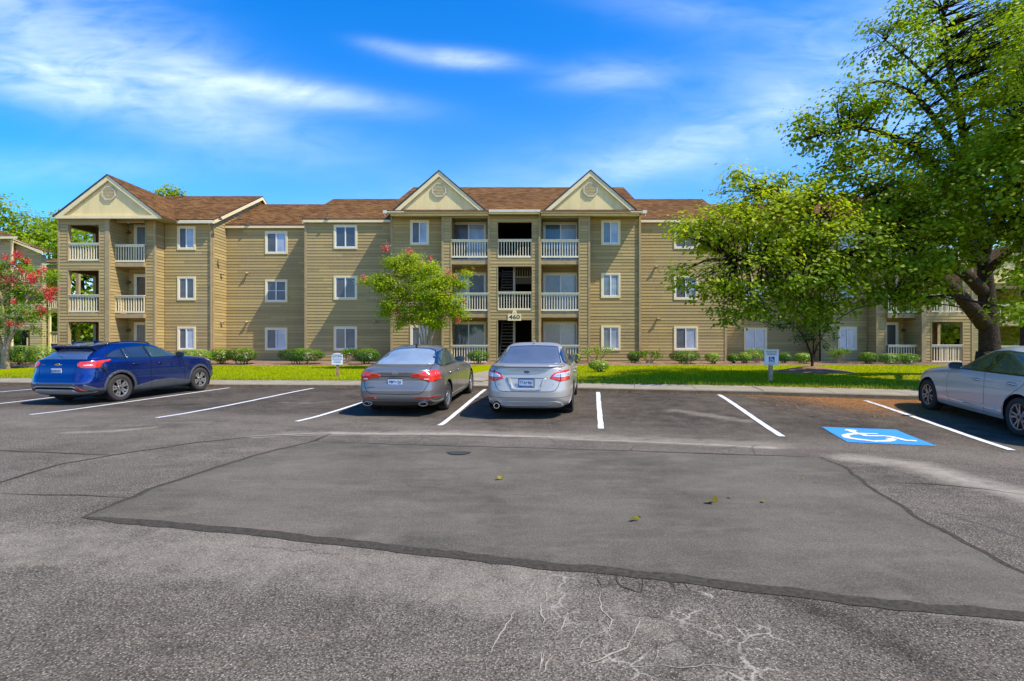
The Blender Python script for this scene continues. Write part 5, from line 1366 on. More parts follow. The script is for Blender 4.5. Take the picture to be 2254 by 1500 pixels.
def arcp(cx,cz,r0,r1,a0,a1,n=18):
    P=[]
    for i in range(n):
        t0=R(a0+(a1-a0)*i/n);t1=R(a0+(a1-a0)*(i+1)/n)
        P.append([(cx+r0*math.cos(t0),cz+r0*math.sin(t0)),(cx+r1*math.cos(t0),cz+r1*math.sin(t0)),(cx+r1*math.cos(t1),cz+r1*math.sin(t1)),(cx+r0*math.cos(t1),cz+r0*math.sin(t1))])
    return P
def mir(P): return [[(-a,b) for a,b in p] for p in P]
def handle(car,x,z,sg,mat):
    y=surf_y(car,x,z,sg); mb=MB(); mb.tube([(x-.10,y-sg*.01,z),(x-.085,y+sg*.03,z+.002),(x+.07,y+sg*.032,z+.004),(x+.10,y-sg*.01,z+.004)],[.012,.015,.014,.012],8); mb.build('door_handle',mat,car.root,smooth=True)
    car.panel('handle_cup',[[(x-.07,z-.025),(x+.07,z-.025),(x+.075,z+.02),(x-.075,z+.02)]],'sl' if sg>0 else 'sr',M_GAP,.001,0)
def mirror(car,x,z,sg,matc,matg,w=.22,h=.135):
    y=surf_y(car,x,z-.02,sg); mb=MB(); yy=y+sg*.14
    mb.tube([(x,y-sg*.03,z-.05),(x-.02,y+sg*.06,z-.03)],[.03,.025],8)
    n=16
    prof=[(.06,.35),(.045,.8),(0,1.0),(-.045,1.0)]
    rings=[[(x+px_,yy+sg*(w/2*s_*math.copysign(abs(math.cos(2*math.pi*i/n))**.6,math.cos(2*math.pi*i/n))),z+h/2*s_*math.copysign(abs(math.sin(2*math.pi*i/n))**.6,math.sin(2*math.pi*i/n))) for i in range(n)] for px_,s_ in prof]
    for a,b in zip(rings[:-1],rings[1:]):
        for i in range(n): j=(i+1)%n; mb.poly([a[i],a[j],b[j],b[i]])
    mb.poly(rings[0]); 
    o=mb.build('wing_mirror',matc,car.root,smooth=True)
    g=MB(); g.poly([(p[0]+.004,p[1],p[2]) for p in rings[-1]]); g.build('mirror_glass',matg,o)
def shark(car,x,z,mat):
    mb=MB(); mb.prism([(x-.07,z-.01),(x+.10,z-.01),(x+.02,z+.03),(x-.05,z+.075),(x-.075,z+.07)],'y',-.015,.015); mb.build('antenna_fin',mat,car.root)
def gz_car(x,y): return CZ-asph_h(x,y)

# ===== grey saloon (second from the left of the pair)
P_KIA=paintm('grey_metallic_paint',(.24,.222,.205),.5,.33,coat=.8)
rows=[(.19,-.70,3.35,.76,5,4),(.23,-.98,3.55,.86,5.5,4.5),(.32,-1.05,3.68,.895,7.5,4.5),(.44,-1.09,3.74,.905,7.5,4.5),(.56,-1.09,3.75,.912,7.5,4.5),(.66,-1.06,3.72,.915,7.5,4.2),(.78,-1.03,3.60,.912,7.5,4),
 (.87,-1.03,3.20,.900,7.5,3.8),(.95,-1.04,2.65,.878,5.5,3.6),(1.00,-1.03,2.18,.850,5,3.5),(1.035,-.96,1.98,.822,4.5,3.5),(1.06,-.78,1.90,.800,4.5,3.6),(1.085,-.52,1.82,.785,4.5,3.8),(1.17,-.24,1.62,.735,4.5,4),(1.26,.04,1.40,.680,4.2,4),(1.34,.30,1.17,.625,3.8,3.8),
 (1.395,.52,.97,.565,3.4,3.4),(1.43,.66,.84,.46,3,3),(1.448,.72,.78,.30,2.6,2.6),(1.455,.745,.755,.06,2,2)]
kx,ky=-2.80,12.62
# roof needs length: widen the top rows fore and aft
rows=[r if r[0]<1.3 else r for r in rows]
rows[-5]=(1.34,.28,1.38,.625,3.8,3.8); rows[-4]=(1.395,.48,1.24,.565,3.4,3.4); rows[-3]=(1.43,.66,1.12,.46,3,3); rows[-2]=(1.448,.76,1.04,.32,2.6,2.6); rows[-1]=(1.455,.86,.94,.1,2,2)
rows[-6]=(1.26,.04,1.52,.680,4.2,4); rows[-7]=(1.17,-.24,1.68,.735,4.5,4)
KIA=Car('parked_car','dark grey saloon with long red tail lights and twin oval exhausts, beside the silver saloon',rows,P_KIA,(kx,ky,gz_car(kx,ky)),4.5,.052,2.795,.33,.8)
c=KIA; c.body(.385)
c.wheels('twin5',.215,.79)
rg=[[(-.66,1.085),(.66,1.085),(.615,1.18),(.56,1.27),(.50,1.335),(.36,1.375),(0,1.392),(-.36,1.375),(-.50,1.335),(-.56,1.27),(-.615,1.18)]]
c.panel('rear_window',rg,'rear',G_REAR,.002,.01)
c.panel('rear_window_surround',c.strip([(-.67,1.08),(-.625,1.18),(-.57,1.27),(-.508,1.34),(-.36,1.382),(0,1.40),(.36,1.382),(.508,1.34),(.57,1.27),(.625,1.18),(.67,1.08)],'rear',M_BLACK,.018),'rear',M_BLACK,.003,0)
tl=[(-.90,.975),(-.75,.985),(-.42,.925),(-.335,.905),(-.325,.865),(-.36,.845),(-.52,.825),(-.64,.775),(-.70,.74),(-.80,.755),(-.94,.80)]
for P,nm in (([tl],'r'),(mir([tl]),'l')):
    t=c.panel('tail_light',P,'rear',M_RED,.006,.02,lim=lambda q:q[:,0]<-.62)
for v in ('sr','sl'): c.panel('tail_light',[[(-1.1,.80),(-.66,.86),(-.60,.93),(-.70,.975),(-1.05,.965)]],v,M_RED,.0065,.02,lim=lambda q:np.abs(q[:,1])>.80)
for s_ in (1,-1): c.panel('reversing_lens',[[(s_*-.60,.80),(s_*-.70,.79),(s_*-.72,.815),(s_*-.62,.825)]],'rear',M_CLEAR,.009,.004)
lid=[(-.345,.862),(.345,.862)]; gaps=c.strip(lid,'',None,.014)+c.strip([(-.70,.735),(-.665,.64),(-.60,.545),(-.52,.505),(0,.495),(.52,.505),(.60,.545),(.665,.64),(.70,.735)],'',None,.010)
c.panel('boot_gap',gaps,'rear',M_GAP,.0015,0)
c.panel('boot_gap',c.strip([(-.72,.975),(-.70,1.03),(-.68,1.07)],'',None,.007)+c.strip([(.72,.975),(.70,1.03),(.68,1.07)],'',None,.007),'rear',M_GAP,.0015,0,thr=-.2)
for s_ in (1,-1): c.panel('reflector',[[(s_*.40,.395),(s_*.80,.40),(s_*.88,.425),(s_*.86,.445),(s_*.42,.44)]],'rear',M_REDD,.006,.015)
c.panel('rear_diffuser',[[(-.90,.195),(.90,.195),(.86,.27),(.74,.345),(-.74,.345),(-.86,.27)]],'rear',M_BLACK,.008,.02,thr=-.3)
c.panel('bumper_line',c.strip([(-.93,.355),(-.5,.372),(.5,.372),(.93,.355)],'',None,.008),'rear',M_GAP,.0015,0)
for s_ in (1,-1):
    mb=MB(); n=20
    for rr_,dd in ((1,0),): 
        o8=[(s_*.60+.098*math.cos(2*math.pi*i/n),.292+.048*math.sin(2*math.pi*i/n)) for i in range(n)]; i8=[(s_*.60+.082*math.cos(2*math.pi*i/n),.292+.035*math.sin(2*math.pi*i/n)) for i in range(n)]
        for i in range(n): j=(i+1)%n; mb.prism([o8[i],o8[j],i8[j],i8[i]],'x',-1.075,-.95)
    o=mb.build('exhaust_tip',M_CHROME,c.root); m2=MB(); m2.prism(i8,'x',-1.03,-1.02); m2.build('exhaust_bore',M_UNDER,o)
plate(c,-1.048,.745,-2,'PBF*126','bar')
o=ov(c,-1.045,.925,.135,.062,M_CHROME,'badge',3); i_=MB(); i_.prism([(.06*math.cos(2*math.pi*i/24),.024*math.sin(2*math.pi*i/24)) for i in range(24)],'x',-.008,-.006); i_.build('badge_field',M_BLACK,o)
t=link('badge_lettering',text_mesh('KIA',.048,M_CHROME,.001,sx=1.25,bold=.001),o); t.rotation_euler=(R(90),0,R(-90)); t.location=(-.0095,0,0)
t=link('model_lettering',text_mesh('OPTIMA',.035,M_RIMIN,.001,sx=1.3),c.root); t.rotation_euler=(R(90),0,R(-90)); t.location=(surf_x(c,.5,.64)-.003,.52,.635)
for v,sg in (('sr',-1),('sl',1)):
    dlo=[(-.36,1.055),(-.22,1.135),(.02,1.235),(.30,1.315),(.62,1.365),(.95,1.375),(1.20,1.345),(1.50,1.225),(1.80,1.06),(1.86,1.0),(-.30,1.02)]
    c.panel('side_window_trim',[dlo],v,M_BLACK,.002,.004)
    c.panel('side_window',[[(-.10,1.045),(.06,1.21),(.33,1.295),(.64,1.345),(.80,1.35),(.80,1.035)],[(.87,1.035),(.87,1.352),(1.02,1.352),(1.20,1.318),(1.46,1.215),(1.74,1.06),(1.76,1.025)],[(-.30,1.055),(-.15,1.05),(.0,1.19),(-.17,1.12)]],v,G_GREEN,.0045,.003)
    c.panel('door_gap',c.strip([(.83,1.02),(.80,.80),(.82,.30)],'',None,.007)+c.strip([(-.14,1.02),(-.02,.85),(.30,.62),(.40,.42),(.42,.30)],'',None,.007)+c.strip([(1.80,.99),(1.94,.80),(1.96,.50),(1.90,.30)],'',None,.007)+c.strip([(.42,.295),(1.90,.295)],'',None,.006),v,M_GAP,.0015,0)
    c.panel('sill_strip',[[(.5,.33),(2.25,.345),(2.25,.37),(.5,.36)]],v,P_KIA,.012,.012)
    handle(c,.18,.86,sg,M_CHROME); handle(c,1.05,.86,sg,M_CHROME); mirror(c,1.68,1.06,sg,M_BLACK if sg<0 else P_KIA,G_DARK)
    c.panel('headlight',[[(2.95,.72),(3.55,.62),(3.62,.70),(3.3,.82),(3.0,.84)]],v,M_HEAD,.004,.01)
c.panel('windscreen',[[(-.70,1.03),(.70,1.03),(.60,1.25),(.52,1.36),(-.52,1.36),(-.60,1.25)]],'front',G_DARK,.002,.01)
shark(c,.60,1.425,M_BLACK)

# ===== silver saloon
P_SUB=paintm('silver_metallic_paint',(.54,.49,.42),.3,.36,coat=.6)
rows=[(.20,-.70,3.3,.76,5,4),(.26,-.98,3.5,.87,5.5,4.5),(.36,-1.04,3.62,.905,6,4.5),(.46,-1.07,3.70,.915,6,4.5),(.56,-1.07,3.71,.920,6,4.5),(.66,-1.05,3.69,.920,6,4.2),(.80,-1.02,3.60,.917,6,4),
 (.90,-1.00,3.25,.905,6,3.8),(.98,-.99,2.75,.885,5.5,3.6),(1.03,-.99,2.3,.862,5,3.5),(1.06,-.97,2.02,.838,4.6,3.5),(1.085,-.84,1.92,.812,4.5,3.6),(1.105,-.58,1.84,.795,4.5,3.8),(1.19,-.30,1.65,.752,4.5,4),(1.28,-.03,1.46,.702,4.4,4),(1.37,.22,1.28,.650,4,3.8),
 (1.435,.42,1.12,.595,3.6,3.4),(1.473,.60,.98,.50,3.2,3),(1.492,.70,.88,.36,2.8,2.6),(1.50,.78,.82,.08,2,2)]
sx_,sy_=.02,12.05
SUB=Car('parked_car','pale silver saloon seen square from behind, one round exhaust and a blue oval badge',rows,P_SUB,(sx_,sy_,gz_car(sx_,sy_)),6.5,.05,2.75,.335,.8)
c=SUB; c.body(.385); c.wheels('ten',.215,.795)
c.panel('rear_window',[[(-.655,1.10),(.655,1.10),(.60,1.22),(.555,1.32),(.53,1.40),(.40,1.415),(0,1.425),(-.40,1.415),(-.53,1.40),(-.555,1.32),(-.60,1.22)]],'rear',G_REARS,.002,.01)
c.panel('rear_window_surround',c.strip([(-.665,1.095),(-.61,1.22),(-.565,1.32),(-.54,1.405),(-.40,1.424),(0,1.434),(.40,1.424),(.54,1.405),(.565,1.32),(.61,1.22),(.665,1.095),(-.665,1.095)],'',None,.014),'rear',M_BLACK,.003,0)
# tail lights
tl=[(-.93,1.00),(-.70,.985),(-.56,.945),(-.50,.895),(-.465,.835),(-.55,.815),(-.62,.785),(-.68,.775),(-.95,.80)]
ic=[(-.86,.955),(-.60,.93),(-.555,.905),(-.53,.865),(-.60,.862),(-.83,.862),(-.86,.875)]
ic2=[(-.835,.93),(-.61,.915),(-.565,.88),(-.83,.885)]
for f_ in (lambda p:p,mir):
    t=c.panel('tail_light',f_([tl]),'rear',M_RED,.006,.02,lim=lambda q:q[:,0]<-.62); c.panel('tail_light_ring',f_([ic]),'rear',M_CLEAR,.009,.003,parent=None); c.panel('reversing_lens',f_([ic2]),'rear',M_HEAD,.011,.003); c.panel('lamp_split',f_(c.strip([(-.665,.995),(-.685,.775)],'',None,.009)),'rear',M_GAP,.012,.002)
for v in ('sr','sl'): c.panel('tail_light',[[(-1.08,.79),(-.72,.80),(-.62,.90),(-.66,1.0),(-1.0,1.0)]],v,M_RED,.0065,.02,lim=lambda q:np.abs(q[:,1])>.82)
c.panel('boot_gap',c.strip([(-.66,.775),(-.64,.69),(-.58,.60),(-.50,.575),(0,.57),(.50,.575),(.58,.60),(.64,.69),(.66,.775)],'',None,.010),'rear',M_GAP,.0015,0)
c.panel('boot_gap',c.strip([(-.70,1.0),(-.70,1.07)],'',None,.006)+c.strip([(.70,1.0),(.70,1.07)],'',None,.006),'rear',M_GAP,.0015,0)
# raised surround of the plate recess
c.panel('plate_recess_trim',[[(-.42,.835),(-.335,.835),(-.27,.655),(-.30,.62)],[(.42,.835),(.335,.835),(.27,.655),(.30,.62)],[(-.30,.62),(-.25,.605),(.25,.605),(.30,.62),(.27,.655),(.24,.64),(-.24,.64),(-.27,.655)]],'rear',P_SUB,.014,.015)
c.panel('plate_recess_shadow',c.strip([(-.42,.84),(.42,.84)],'',None,.010),'rear',M_GAP,.002,0)
# boot lip spoiler
mb=MB(); ys=np.linspace(-.76,.76,21); pr=None
for y in ys:
    e=1-abs(y/.76)**6; x=surf_x(c,float(y),1.05); 
    ring=[(x+.16,y,1.087),(x-.035*e-.005,y,1.085+.012*e),(x-.045*e-.005,y,1.072+.006*e),(x-.0,y,1.052)]
    if pr:
        for i in range(3): mb.poly([pr[i],ring[i],ring[i+1],pr[i+1]])
    pr=ring
mb.build('spoiler',P_SUB,c.root,smooth=False)
plate(c,surf_x(c,0,.74)-.02,.745,-2,'TTA*901','frame')
o=ov(c,surf_x(c,0,.96)-.004,.965,.125,.066,M_CHROME,'badge',1); i_=MB(); i_.prism([(.057*math.cos(2*math.pi*i/24),.028*math.sin(2*math.pi*i/24)) for i in range(24)],'x',-.009,-.006); i_.build('badge_field',M_BLUEB,o)
i_=MB()
for yy,zz,r_ in ((.025,.006,.013),(.0,.014,.007),(-.012,-.002,.007),(.004,-.014,.007),(-.03,.008,.007),(-.032,-.010,.007)):
    for a in (0,45,90,135): i_.bar((-.010,yy-r_*math.cos(R(a)),zz-r_*math.sin(R(a))),(-.010,yy+r_*math.cos(R(a)),zz+r_*math.sin(R(a))),.003,.002,0,(1,0,0))
i_.build('badge_stars',M_CHROME,o)
for s_,tx_ in ((.53,'LEGACY'),(-.52,'2.5i')):
    t=link('model_lettering',text_mesh(tx_,.032,M_CHROME,.001,sx=1.25),c.root); t.rotation_euler=(R(90),0,R(-90)); t.location=(surf_x(c,s_,.72)-.003,s_,.72)
t=link('maker_lettering',text_mesh('SUBARU',.026,M_RIMIN,.001,sx=1.3),c.root); t.rotation_euler=(R(90),0,R(-90)); t.location=(surf_x(c,.62,1.02)-.003,.62,1.02)
c.panel('bumper_step',c.strip([(-.93,.455),(-.6,.45),(.6,.45),(.93,.455)],'',None,.006),'rear',M_GAP,.001,0)
c.panel('lower_valance',[[(-.72,.20),(.72,.20),(.66,.30),(.60,.36),(.50,.375),(-.62,.375),(-.70,.345),(-.73,.28)]],'rear',P_SUB,.012,.014)
c.panel('valance_blade',[[(-.42,.285),(.50,.285),(.56,.315),(.52,.318),(.44,.305),(-.38,.305),(-.46,.325),(-.50,.33)]],'rear',M_SILVT,.024,.012)
c.panel('rear_diffuser',[[(-.82,.19),(.82,.19),(.80,.235),(-.80,.235)]],'rear',M_BLACK,.016,.02)
mb=MB(); n=24; cy_=.61
o8=[(cy_+.062*math.cos(2*math.pi*i/n),.285+.062*math.sin(2*math.pi*i/n)) for i in range(n)]; i8=[(cy_+.046*math.cos(2*math.pi*i/n),.285+.046*math.sin(2*math.pi*i/n)) for i in range(n)]
for i in range(n): j=(i+1)%n; mb.prism([o8[i],o8[j],i8[j],i8[i]],'x',-1.075,-.9)
o=mb.build('exhaust_tip',M_CHROME,c.root); m2=MB(); m2.prism(i8,'x',-1.03,-1.02); m2.build('exhaust_bore',M_UNDER,o)
c.panel('exhaust_cutout',[[(cy_+.088*math.cos(2*math.pi*i/n),.285+.088*math.sin(2*math.pi*i/n)) for i in range(n)]],'rear',M_UNDER,.018,.0)
for s_ in (1,-1): c.panel('corner_reflector',[[(s_*.80,.25),(s_*.885,.38),(s_*.895,.26),(s_*.87,.24)]],'rear',M_CLEAR,.006,.01,lim=lambda q:q[:,0]<-.5)
for v,sg in (('sr',-1),('sl',1)):
    dlo=[(-.42,1.075),(-.20,1.17),(.06,1.275),(.34,1.36),(.70,1.405),(1.0,1.40),(1.25,1.355),(1.55,1.22),(1.84,1.06),(1.88,1.02),(-.36,1.04)]
    c.panel('side_window_trim',[dlo],v,M_BLACK,.002,.004)
    c.panel('side_window',[[(-.12,1.06),(.08,1.245),(.36,1.335),(.80,1.385),(.80,1.055)],[(.87,1.055),(.87,1.385),(1.0,1.38),(1.24,1.33),(1.52,1.21),(1.78,1.07)],[(-.34,1.08),(-.17,1.07),(.0,1.225),(-.17,1.165)]],v,G_DARK,.0045,.003)
    c.panel('door_gap',c.strip([(.83,1.04),(.80,.80),(.82,.30)],'',None,.007)+c.strip([(-.14,1.04),(-.02,.85),(.30,.62),(.40,.42),(.42,.30)],'',None,.007)+c.strip([(1.82,1.0),(1.92,.80),(1.92,.50),(1.86,.30)],'',None,.007),v,M_GAP,.0015,0)
    handle(c,.18,.90,sg,P_SUB); handle(c,1.05,.90,sg,P_SUB); mirror(c,1.66,1.09,sg,M_BLACK,G_DARK,.24,.15)
    c.panel('headlight',[[(2.95,.72),(3.5,.62),(3.58,.70),(3.3,.84),(3.0,.86)]],v,M_HEAD,.004,.01)
c.panel('windscreen',[[(-.70,1.06),(.70,1.06),(.60,1.28),(.52,1.40),(-.52,1.40),(-.60,1.28)]],'front',G_DARK,.002,.01)
c.panel('fuel_flap',c.strip([(-.42,.80),(-.22,.80),(-.22,.96),(-.42,.96),(-.42,.80)],'',None,.005),'sr',M_GAP,.0015,0)
shark(c,.62,1.478,P_SUB)

# ===== blue small SUV
P_TRX=paintm('blue_metallic_paint',(.002,.024,.18),.60,.22)
rows=[(.21,-.62,3.2,.78,5,4),(.27,-.86,3.4,.87,5,4.5),(.38,-.95,3.55,.900,8.5,4.5),(.52,-.97,3.62,.908,8.5,4.5),(.64,-.945,3.63,.912,8.5,4.4),(.78,-.90,3.61,.912,8.5,4),(.95,-.865,3.50,.905,8.5,4),
 (1.05,-.83,3.15,.893,8.5,3.8),(1.11,-.785,2.55,.872,8.5,3.6),(1.14,-.77,2.36,.852,5,3.5),(1.175,-.735,2.18,.828,5,3.6),(1.24,-.64,1.98,.785,4.8,3.8),(1.32,-.52,1.78,.742,4.6,4),(1.41,-.39,1.58,.695,4.4,4),(1.475,-.26,1.40,.645,4.2,3.8),
 (1.51,-.12,1.24,.585,3.8,3.4),(1.537,.08,1.06,.49,3.2,3),(1.55,.28,.90,.34,2.6,2.6),(1.556,.50,.66,.08,2,2)]
tx0,ty0=-11.60,14.40
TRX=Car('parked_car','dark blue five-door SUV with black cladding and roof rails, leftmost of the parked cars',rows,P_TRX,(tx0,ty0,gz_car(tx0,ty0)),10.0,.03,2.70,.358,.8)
c=TRX; c.body(.398); c.wheels('blade',.232,.79,.225)
c.panel('rear_window',[[(-.66,1.135),(.66,1.135),(.60,1.23),(.55,1.36),(.48,1.39),(-.48,1.39),(-.55,1.36),(-.60,1.23)]],'rear',G_REART,.002,.01)
# black roof spoiler
mb=MB(); pr=None
for y in np.linspace(-.60,.60,17):
    e=1-abs(y/.60)**5; ring=[(-.02,y,1.505),(-.30,y,1.488),(-.50-.03*e,y,1.462),(-.515-.03*e,y,1.435),(-.42,y,1.395),(-.36,y,1.395)]
    if pr:
        for i in range(5): mb.poly([pr[i],ring[i],ring[i+1],pr[i+1]])
    pr=ring
mb.build('spoiler',M_BLACK,c.root)
for s_ in (-1,1):
    mb=MB(); mb.prism([(-.02,1.50),(-.30,1.485),(-.50,1.455),(-.50,1.43),(-.36,1.30),(-.30,1.36)],'y',s_*.60-.012,s_*.60+.012); mb.build('spoiler_fin',P_TRX,c.root)
c.panel('roof_skin',[[(-.02,-.50),(1.12,-.46),(1.12,.46),(-.02,.50)]],'top',M_BLACK,.002,0)
for s_ in (-1,1):
    mb=MB(); mb.tube([(-.15,s_*.56,1.475),(.02,s_*.57,1.525),(.35,s_*.575,1.555),(.8,s_*.57,1.555),(1.10,s_*.565,1.525),(1.25,s_*.56,1.47)],[.012,.018,.018,.018,.018,.012],8); mb.build('roof_rail',M_BLACK,c.root,smooth=True)
mb=MB(); mb.tube([(-.735,-.02,1.165),(-.69,.12,1.20),(-.695,.36,1.19)],[.018,.014,.006],8); mb.bar((-.725,.03,1.175),(-.72,.38,1.17),.02,.012); mb.build('wiper',M_BLACK,c.root)
tl=[(-.56,1.035),(-.60,1.07),(-.75,1.08),(-.93,1.07),(-.93,.935),(-.80,.915),(-.62,.935),(-.57,.98)]
for f_ in (lambda p:p,mir):
    c.panel('tail_light',f_([tl]),'rear',M_RED,.008,.02,lim=lambda q:q[:,0]<-.45); c.panel('reversing_lens',f_([[(-.68,.995),(-.82,1.005),(-.84,.975),(-.70,.965)]]),'rear',M_CLEAR,.011,.003)
for v in ('sr','sl'):
    c.panel('tail_light',[[(-.86,1.07),(-.60,1.085),(-.26,1.115),(-.24,1.095),(-.34,1.06),(-.52,1.035),(-.50,.95),(-.56,.915),(-.90,.92)]],v,M_RED,.0085,.02,lim=lambda q:np.abs(q[:,1])>.80)
    c.panel('vent_trim',[[(-.54,.91),(-.46,.85),(-.40,.78),(-.36,.795),(-.40,.90),(-.48,.98)]],v,M_BLACK,.009,.01)
c.panel('hatch_gap',c.strip([(-.575,1.12),(-.545,.93),(-.50,.75),(-.53,.63),(-.5,.60),(.5,.60),(.53,.63),(.50,.75),(.545,.93),(.575,1.12)],'',None,.008),'rear',M_GAP,.0015,0)
c.panel('bumper_cladding',[[(-.95,.20),(.95,.20),(.95,.40),(.80,.415),(.66,.48),(.56,.535),(.50,.545),(-.50,.545),(-.56,.535),(-.66,.48),(-.80,.415),(-.95,.40)]],'rear',M_CLAD,.006,.012)
c.panel('bumper_crease',[[(-.52,.475),(.52,.475),(.58,.46),(.70,.39),(.66,.385),(.55,.445),(.50,.452),(-.50,.452),(-.55,.445),(-.66,.385),(-.70,.39),(-.58,.46)]],'rear',M_SILVT,.010,.004)
c.panel('bumper_slot',[[(-.50,.45),(.50,.45),(.56,.425),(.60,.405),(-.60,.405),(-.56,.425)]],'rear',M_GAP,.010,.002)
c.panel('skid_plate',[[(-.80,.305),(.80,.305),(.84,.325),(.66,.335),(.58,.37),(.54,.395),(-.54,.395),(-.58,.37),(-.66,.335),(-.84,.325)],[(-.62,.275),(.62,.275),(.80,.305),(-.80,.305)]],'rear',M_SILVT,.014,.02)
for s_ in (-1,1): c.panel('reflector',[[(s_*.60,.465),(s_*.67,.45),(s_*.80,.355),(s_*.78,.345),(s_*.70,.35),(s_*.62,.42)]],'rear',M_REDD,.012,.01)
plate(c,surf_x(c,0,.84)-.006,.84,-5,'RDN*473','none')
o=MB(); bt=[(-.105,-.012),(-.05,-.012),(-.044,-.030),(.044,-.030),(.05,-.012),(.105,-.012),(.088,.018),(.05,.018),(.044,.034),(-.044,.034),(-.05,.018),(-.088,.018)]
def scl(P,k,dz=0): return [(a*k,b*k+dz) for a,b in P]
o=MB(); o.prism([(-a,b) for a,b in bt],'x',-.006,.004); o=o.build('badge',M_CHROME,c.root); o.location=(surf_x(c,0,1.0)-.004,.0,1.0); o.rotation_euler=(0,R(-4),0)
g_=MB(); g_.prism([(-a*.88,b*.80) for a,b in bt],'x',-.009,-.006); g_.build('badge_field',M_GOLD,o)
t=link('model_lettering',text_mesh('TRAX',.04,M_CHROME,.001,sx=1.4),c.root); t.rotation_euler=(R(90),0,R(-90)); t.location=(surf_x(c,.42,1.0)-.004,.44,1.0)
for v,sg in (('sr',-1),('sl',1)):
    for cx in (0,2.70): c.panel('arch_cladding',arcp(cx,.358,.399,.468,-12,192,22),v,M_CLAD,.012,.015)
    c.panel('sill_cladding',[[(.42,.21),(2.30,.21),(2.28,.385),(2.10,.42),(1.55,.485),(1.10,.48),(.60,.40),(.44,.36)]],v,M_CLAD,.009,.012)
    c.panel('bumper_cladding',[[(-.90,.21),(-.40,.21),(-.40,.40),(-.62,.41),(-.78,.47),(-.90,.53)],[(3.10,.21),(3.6,.21),(3.6,.55),(3.3,.50),(3.13,.42)]],v,M_CLAD,.0065,.012)
    dlo=[(-.36,1.175),(-.22,1.265),(-.02,1.335),(.25,1.40),(.70,1.435),(1.10,1.43),(1.45,1.34),(1.80,1.18),(2.04,1.115),(2.06,1.085),(.2,1.095),(-.30,1.15)]
    c.panel('side_window_trim',[dlo],v,M_BLACK,.002,.004)
    c.panel('quarter_window',[[(-.30,1.185),(-.17,1.265),(.0,1.33),(.14,1.36),(.16,1.15),(-.2,1.16)]],v,G_DARK,.005,.003); 
    c.panel('side_window',[[(.22,1.135),(.22,1.37),(.42,1.405),(.84,1.42),(.88,1.12)]],v,G_DARK,.005,.003)
    c.panel('side_window',[[(1.0,1.12),(.94,1.415),(1.10,1.41),(1.43,1.335),(1.74,1.22),(1.95,1.12)]],v,G_GREEN,.005,.003)
    c.panel('window_divider',c.strip([(.40,1.13),(.30,1.385)],'',None,.02),v,M_BLACK,.007,.002)
    c.panel('door_gap',c.strip([(.94,1.10),(.91,.80),(.93,.24)],'',None,.007)+c.strip([(.17,1.14),(.19,1.0),(.28,.86),(.45,.66),(.52,.45),(.52,.25)],'',None,.007)+c.strip([(2.0,1.09),(2.06,.85),(2.08,.60),(2.10,.42)],'',None,.007),v,M_GAP,.0105,0)
    handle(c,.42,.965,sg,P_TRX); handle(c,1.22,.955,sg,P_TRX); mirror(c,1.92,1.15,sg,P_TRX,G_DARK,.23,.15)
    c.panel('headlight',[[(3.0,.97),(3.36,.95),(3.50,.89),(3.3,.88)]],v,M_HEAD,.005,.01)
c.panel('windscreen',[[(-.72,1.14),(.72,1.14),(.62,1.30),(.54,1.44),(-.54,1.44),(-.62,1.30)]],'front',G_DARK,.002,.01)
mb=MB(); mb.prism([(.10,1.535),(.28,1.54),(.20,1.56),(.13,1.60),(.08,1.595)],'y',-.016,.016); mb.build('antenna_fin',P_TRX,c.root)

# ===== pale grey saloon at the right edge
P_ELA=paintm('pale_grey_paint',(.60,.62,.63),.30,.30)
rows=[(.17,-.66,3.1,.76,5,4),(.22,-.88,3.35,.86,5.5,4.3),(.32,-.94,3.48,.885,6,4.3),(.45,-.96,3.56,.895,6,4.3),(.58,-.96,3.57,.900,6,4.2),(.70,-.94,3.52,.900,6,4),(.80,-.93,3.38,.895,5.5,3.8),
 (.88,-.94,3.05,.882,5.5,3.6),(.95,-.96,2.55,.862,5,3.5),(.99,-.95,2.20,.842,5,3.5),(1.02,-.88,2.02,.820,4.6,3.6),(1.05,-.68,1.93,.798,4.5,3.8),(1.13,-.40,1.75,.750,4.5,4),(1.22,-.12,1.54,.698,4.2,4),(1.31,.18,1.32,.642,4,3.8),
 (1.37,.42,1.14,.58,3.6,3.4),(1.408,.60,1.00,.48,3.2,3),(1.428,.70,.92,.34,2.8,2.6),(1.436,.78,.84,.08,2,2)]
ex,ey=8.72,8.66
ELA=Car('parked_car','pale grey saloon seen side-on, cut by the right edge beside the blue marking',rows,P_ELA,(ex,ey,gz_car(ex,ey)),9.8,.052,2.70,.318,.8)
c=ELA; c.body(.37); c.wheels('split5',.215,.785)
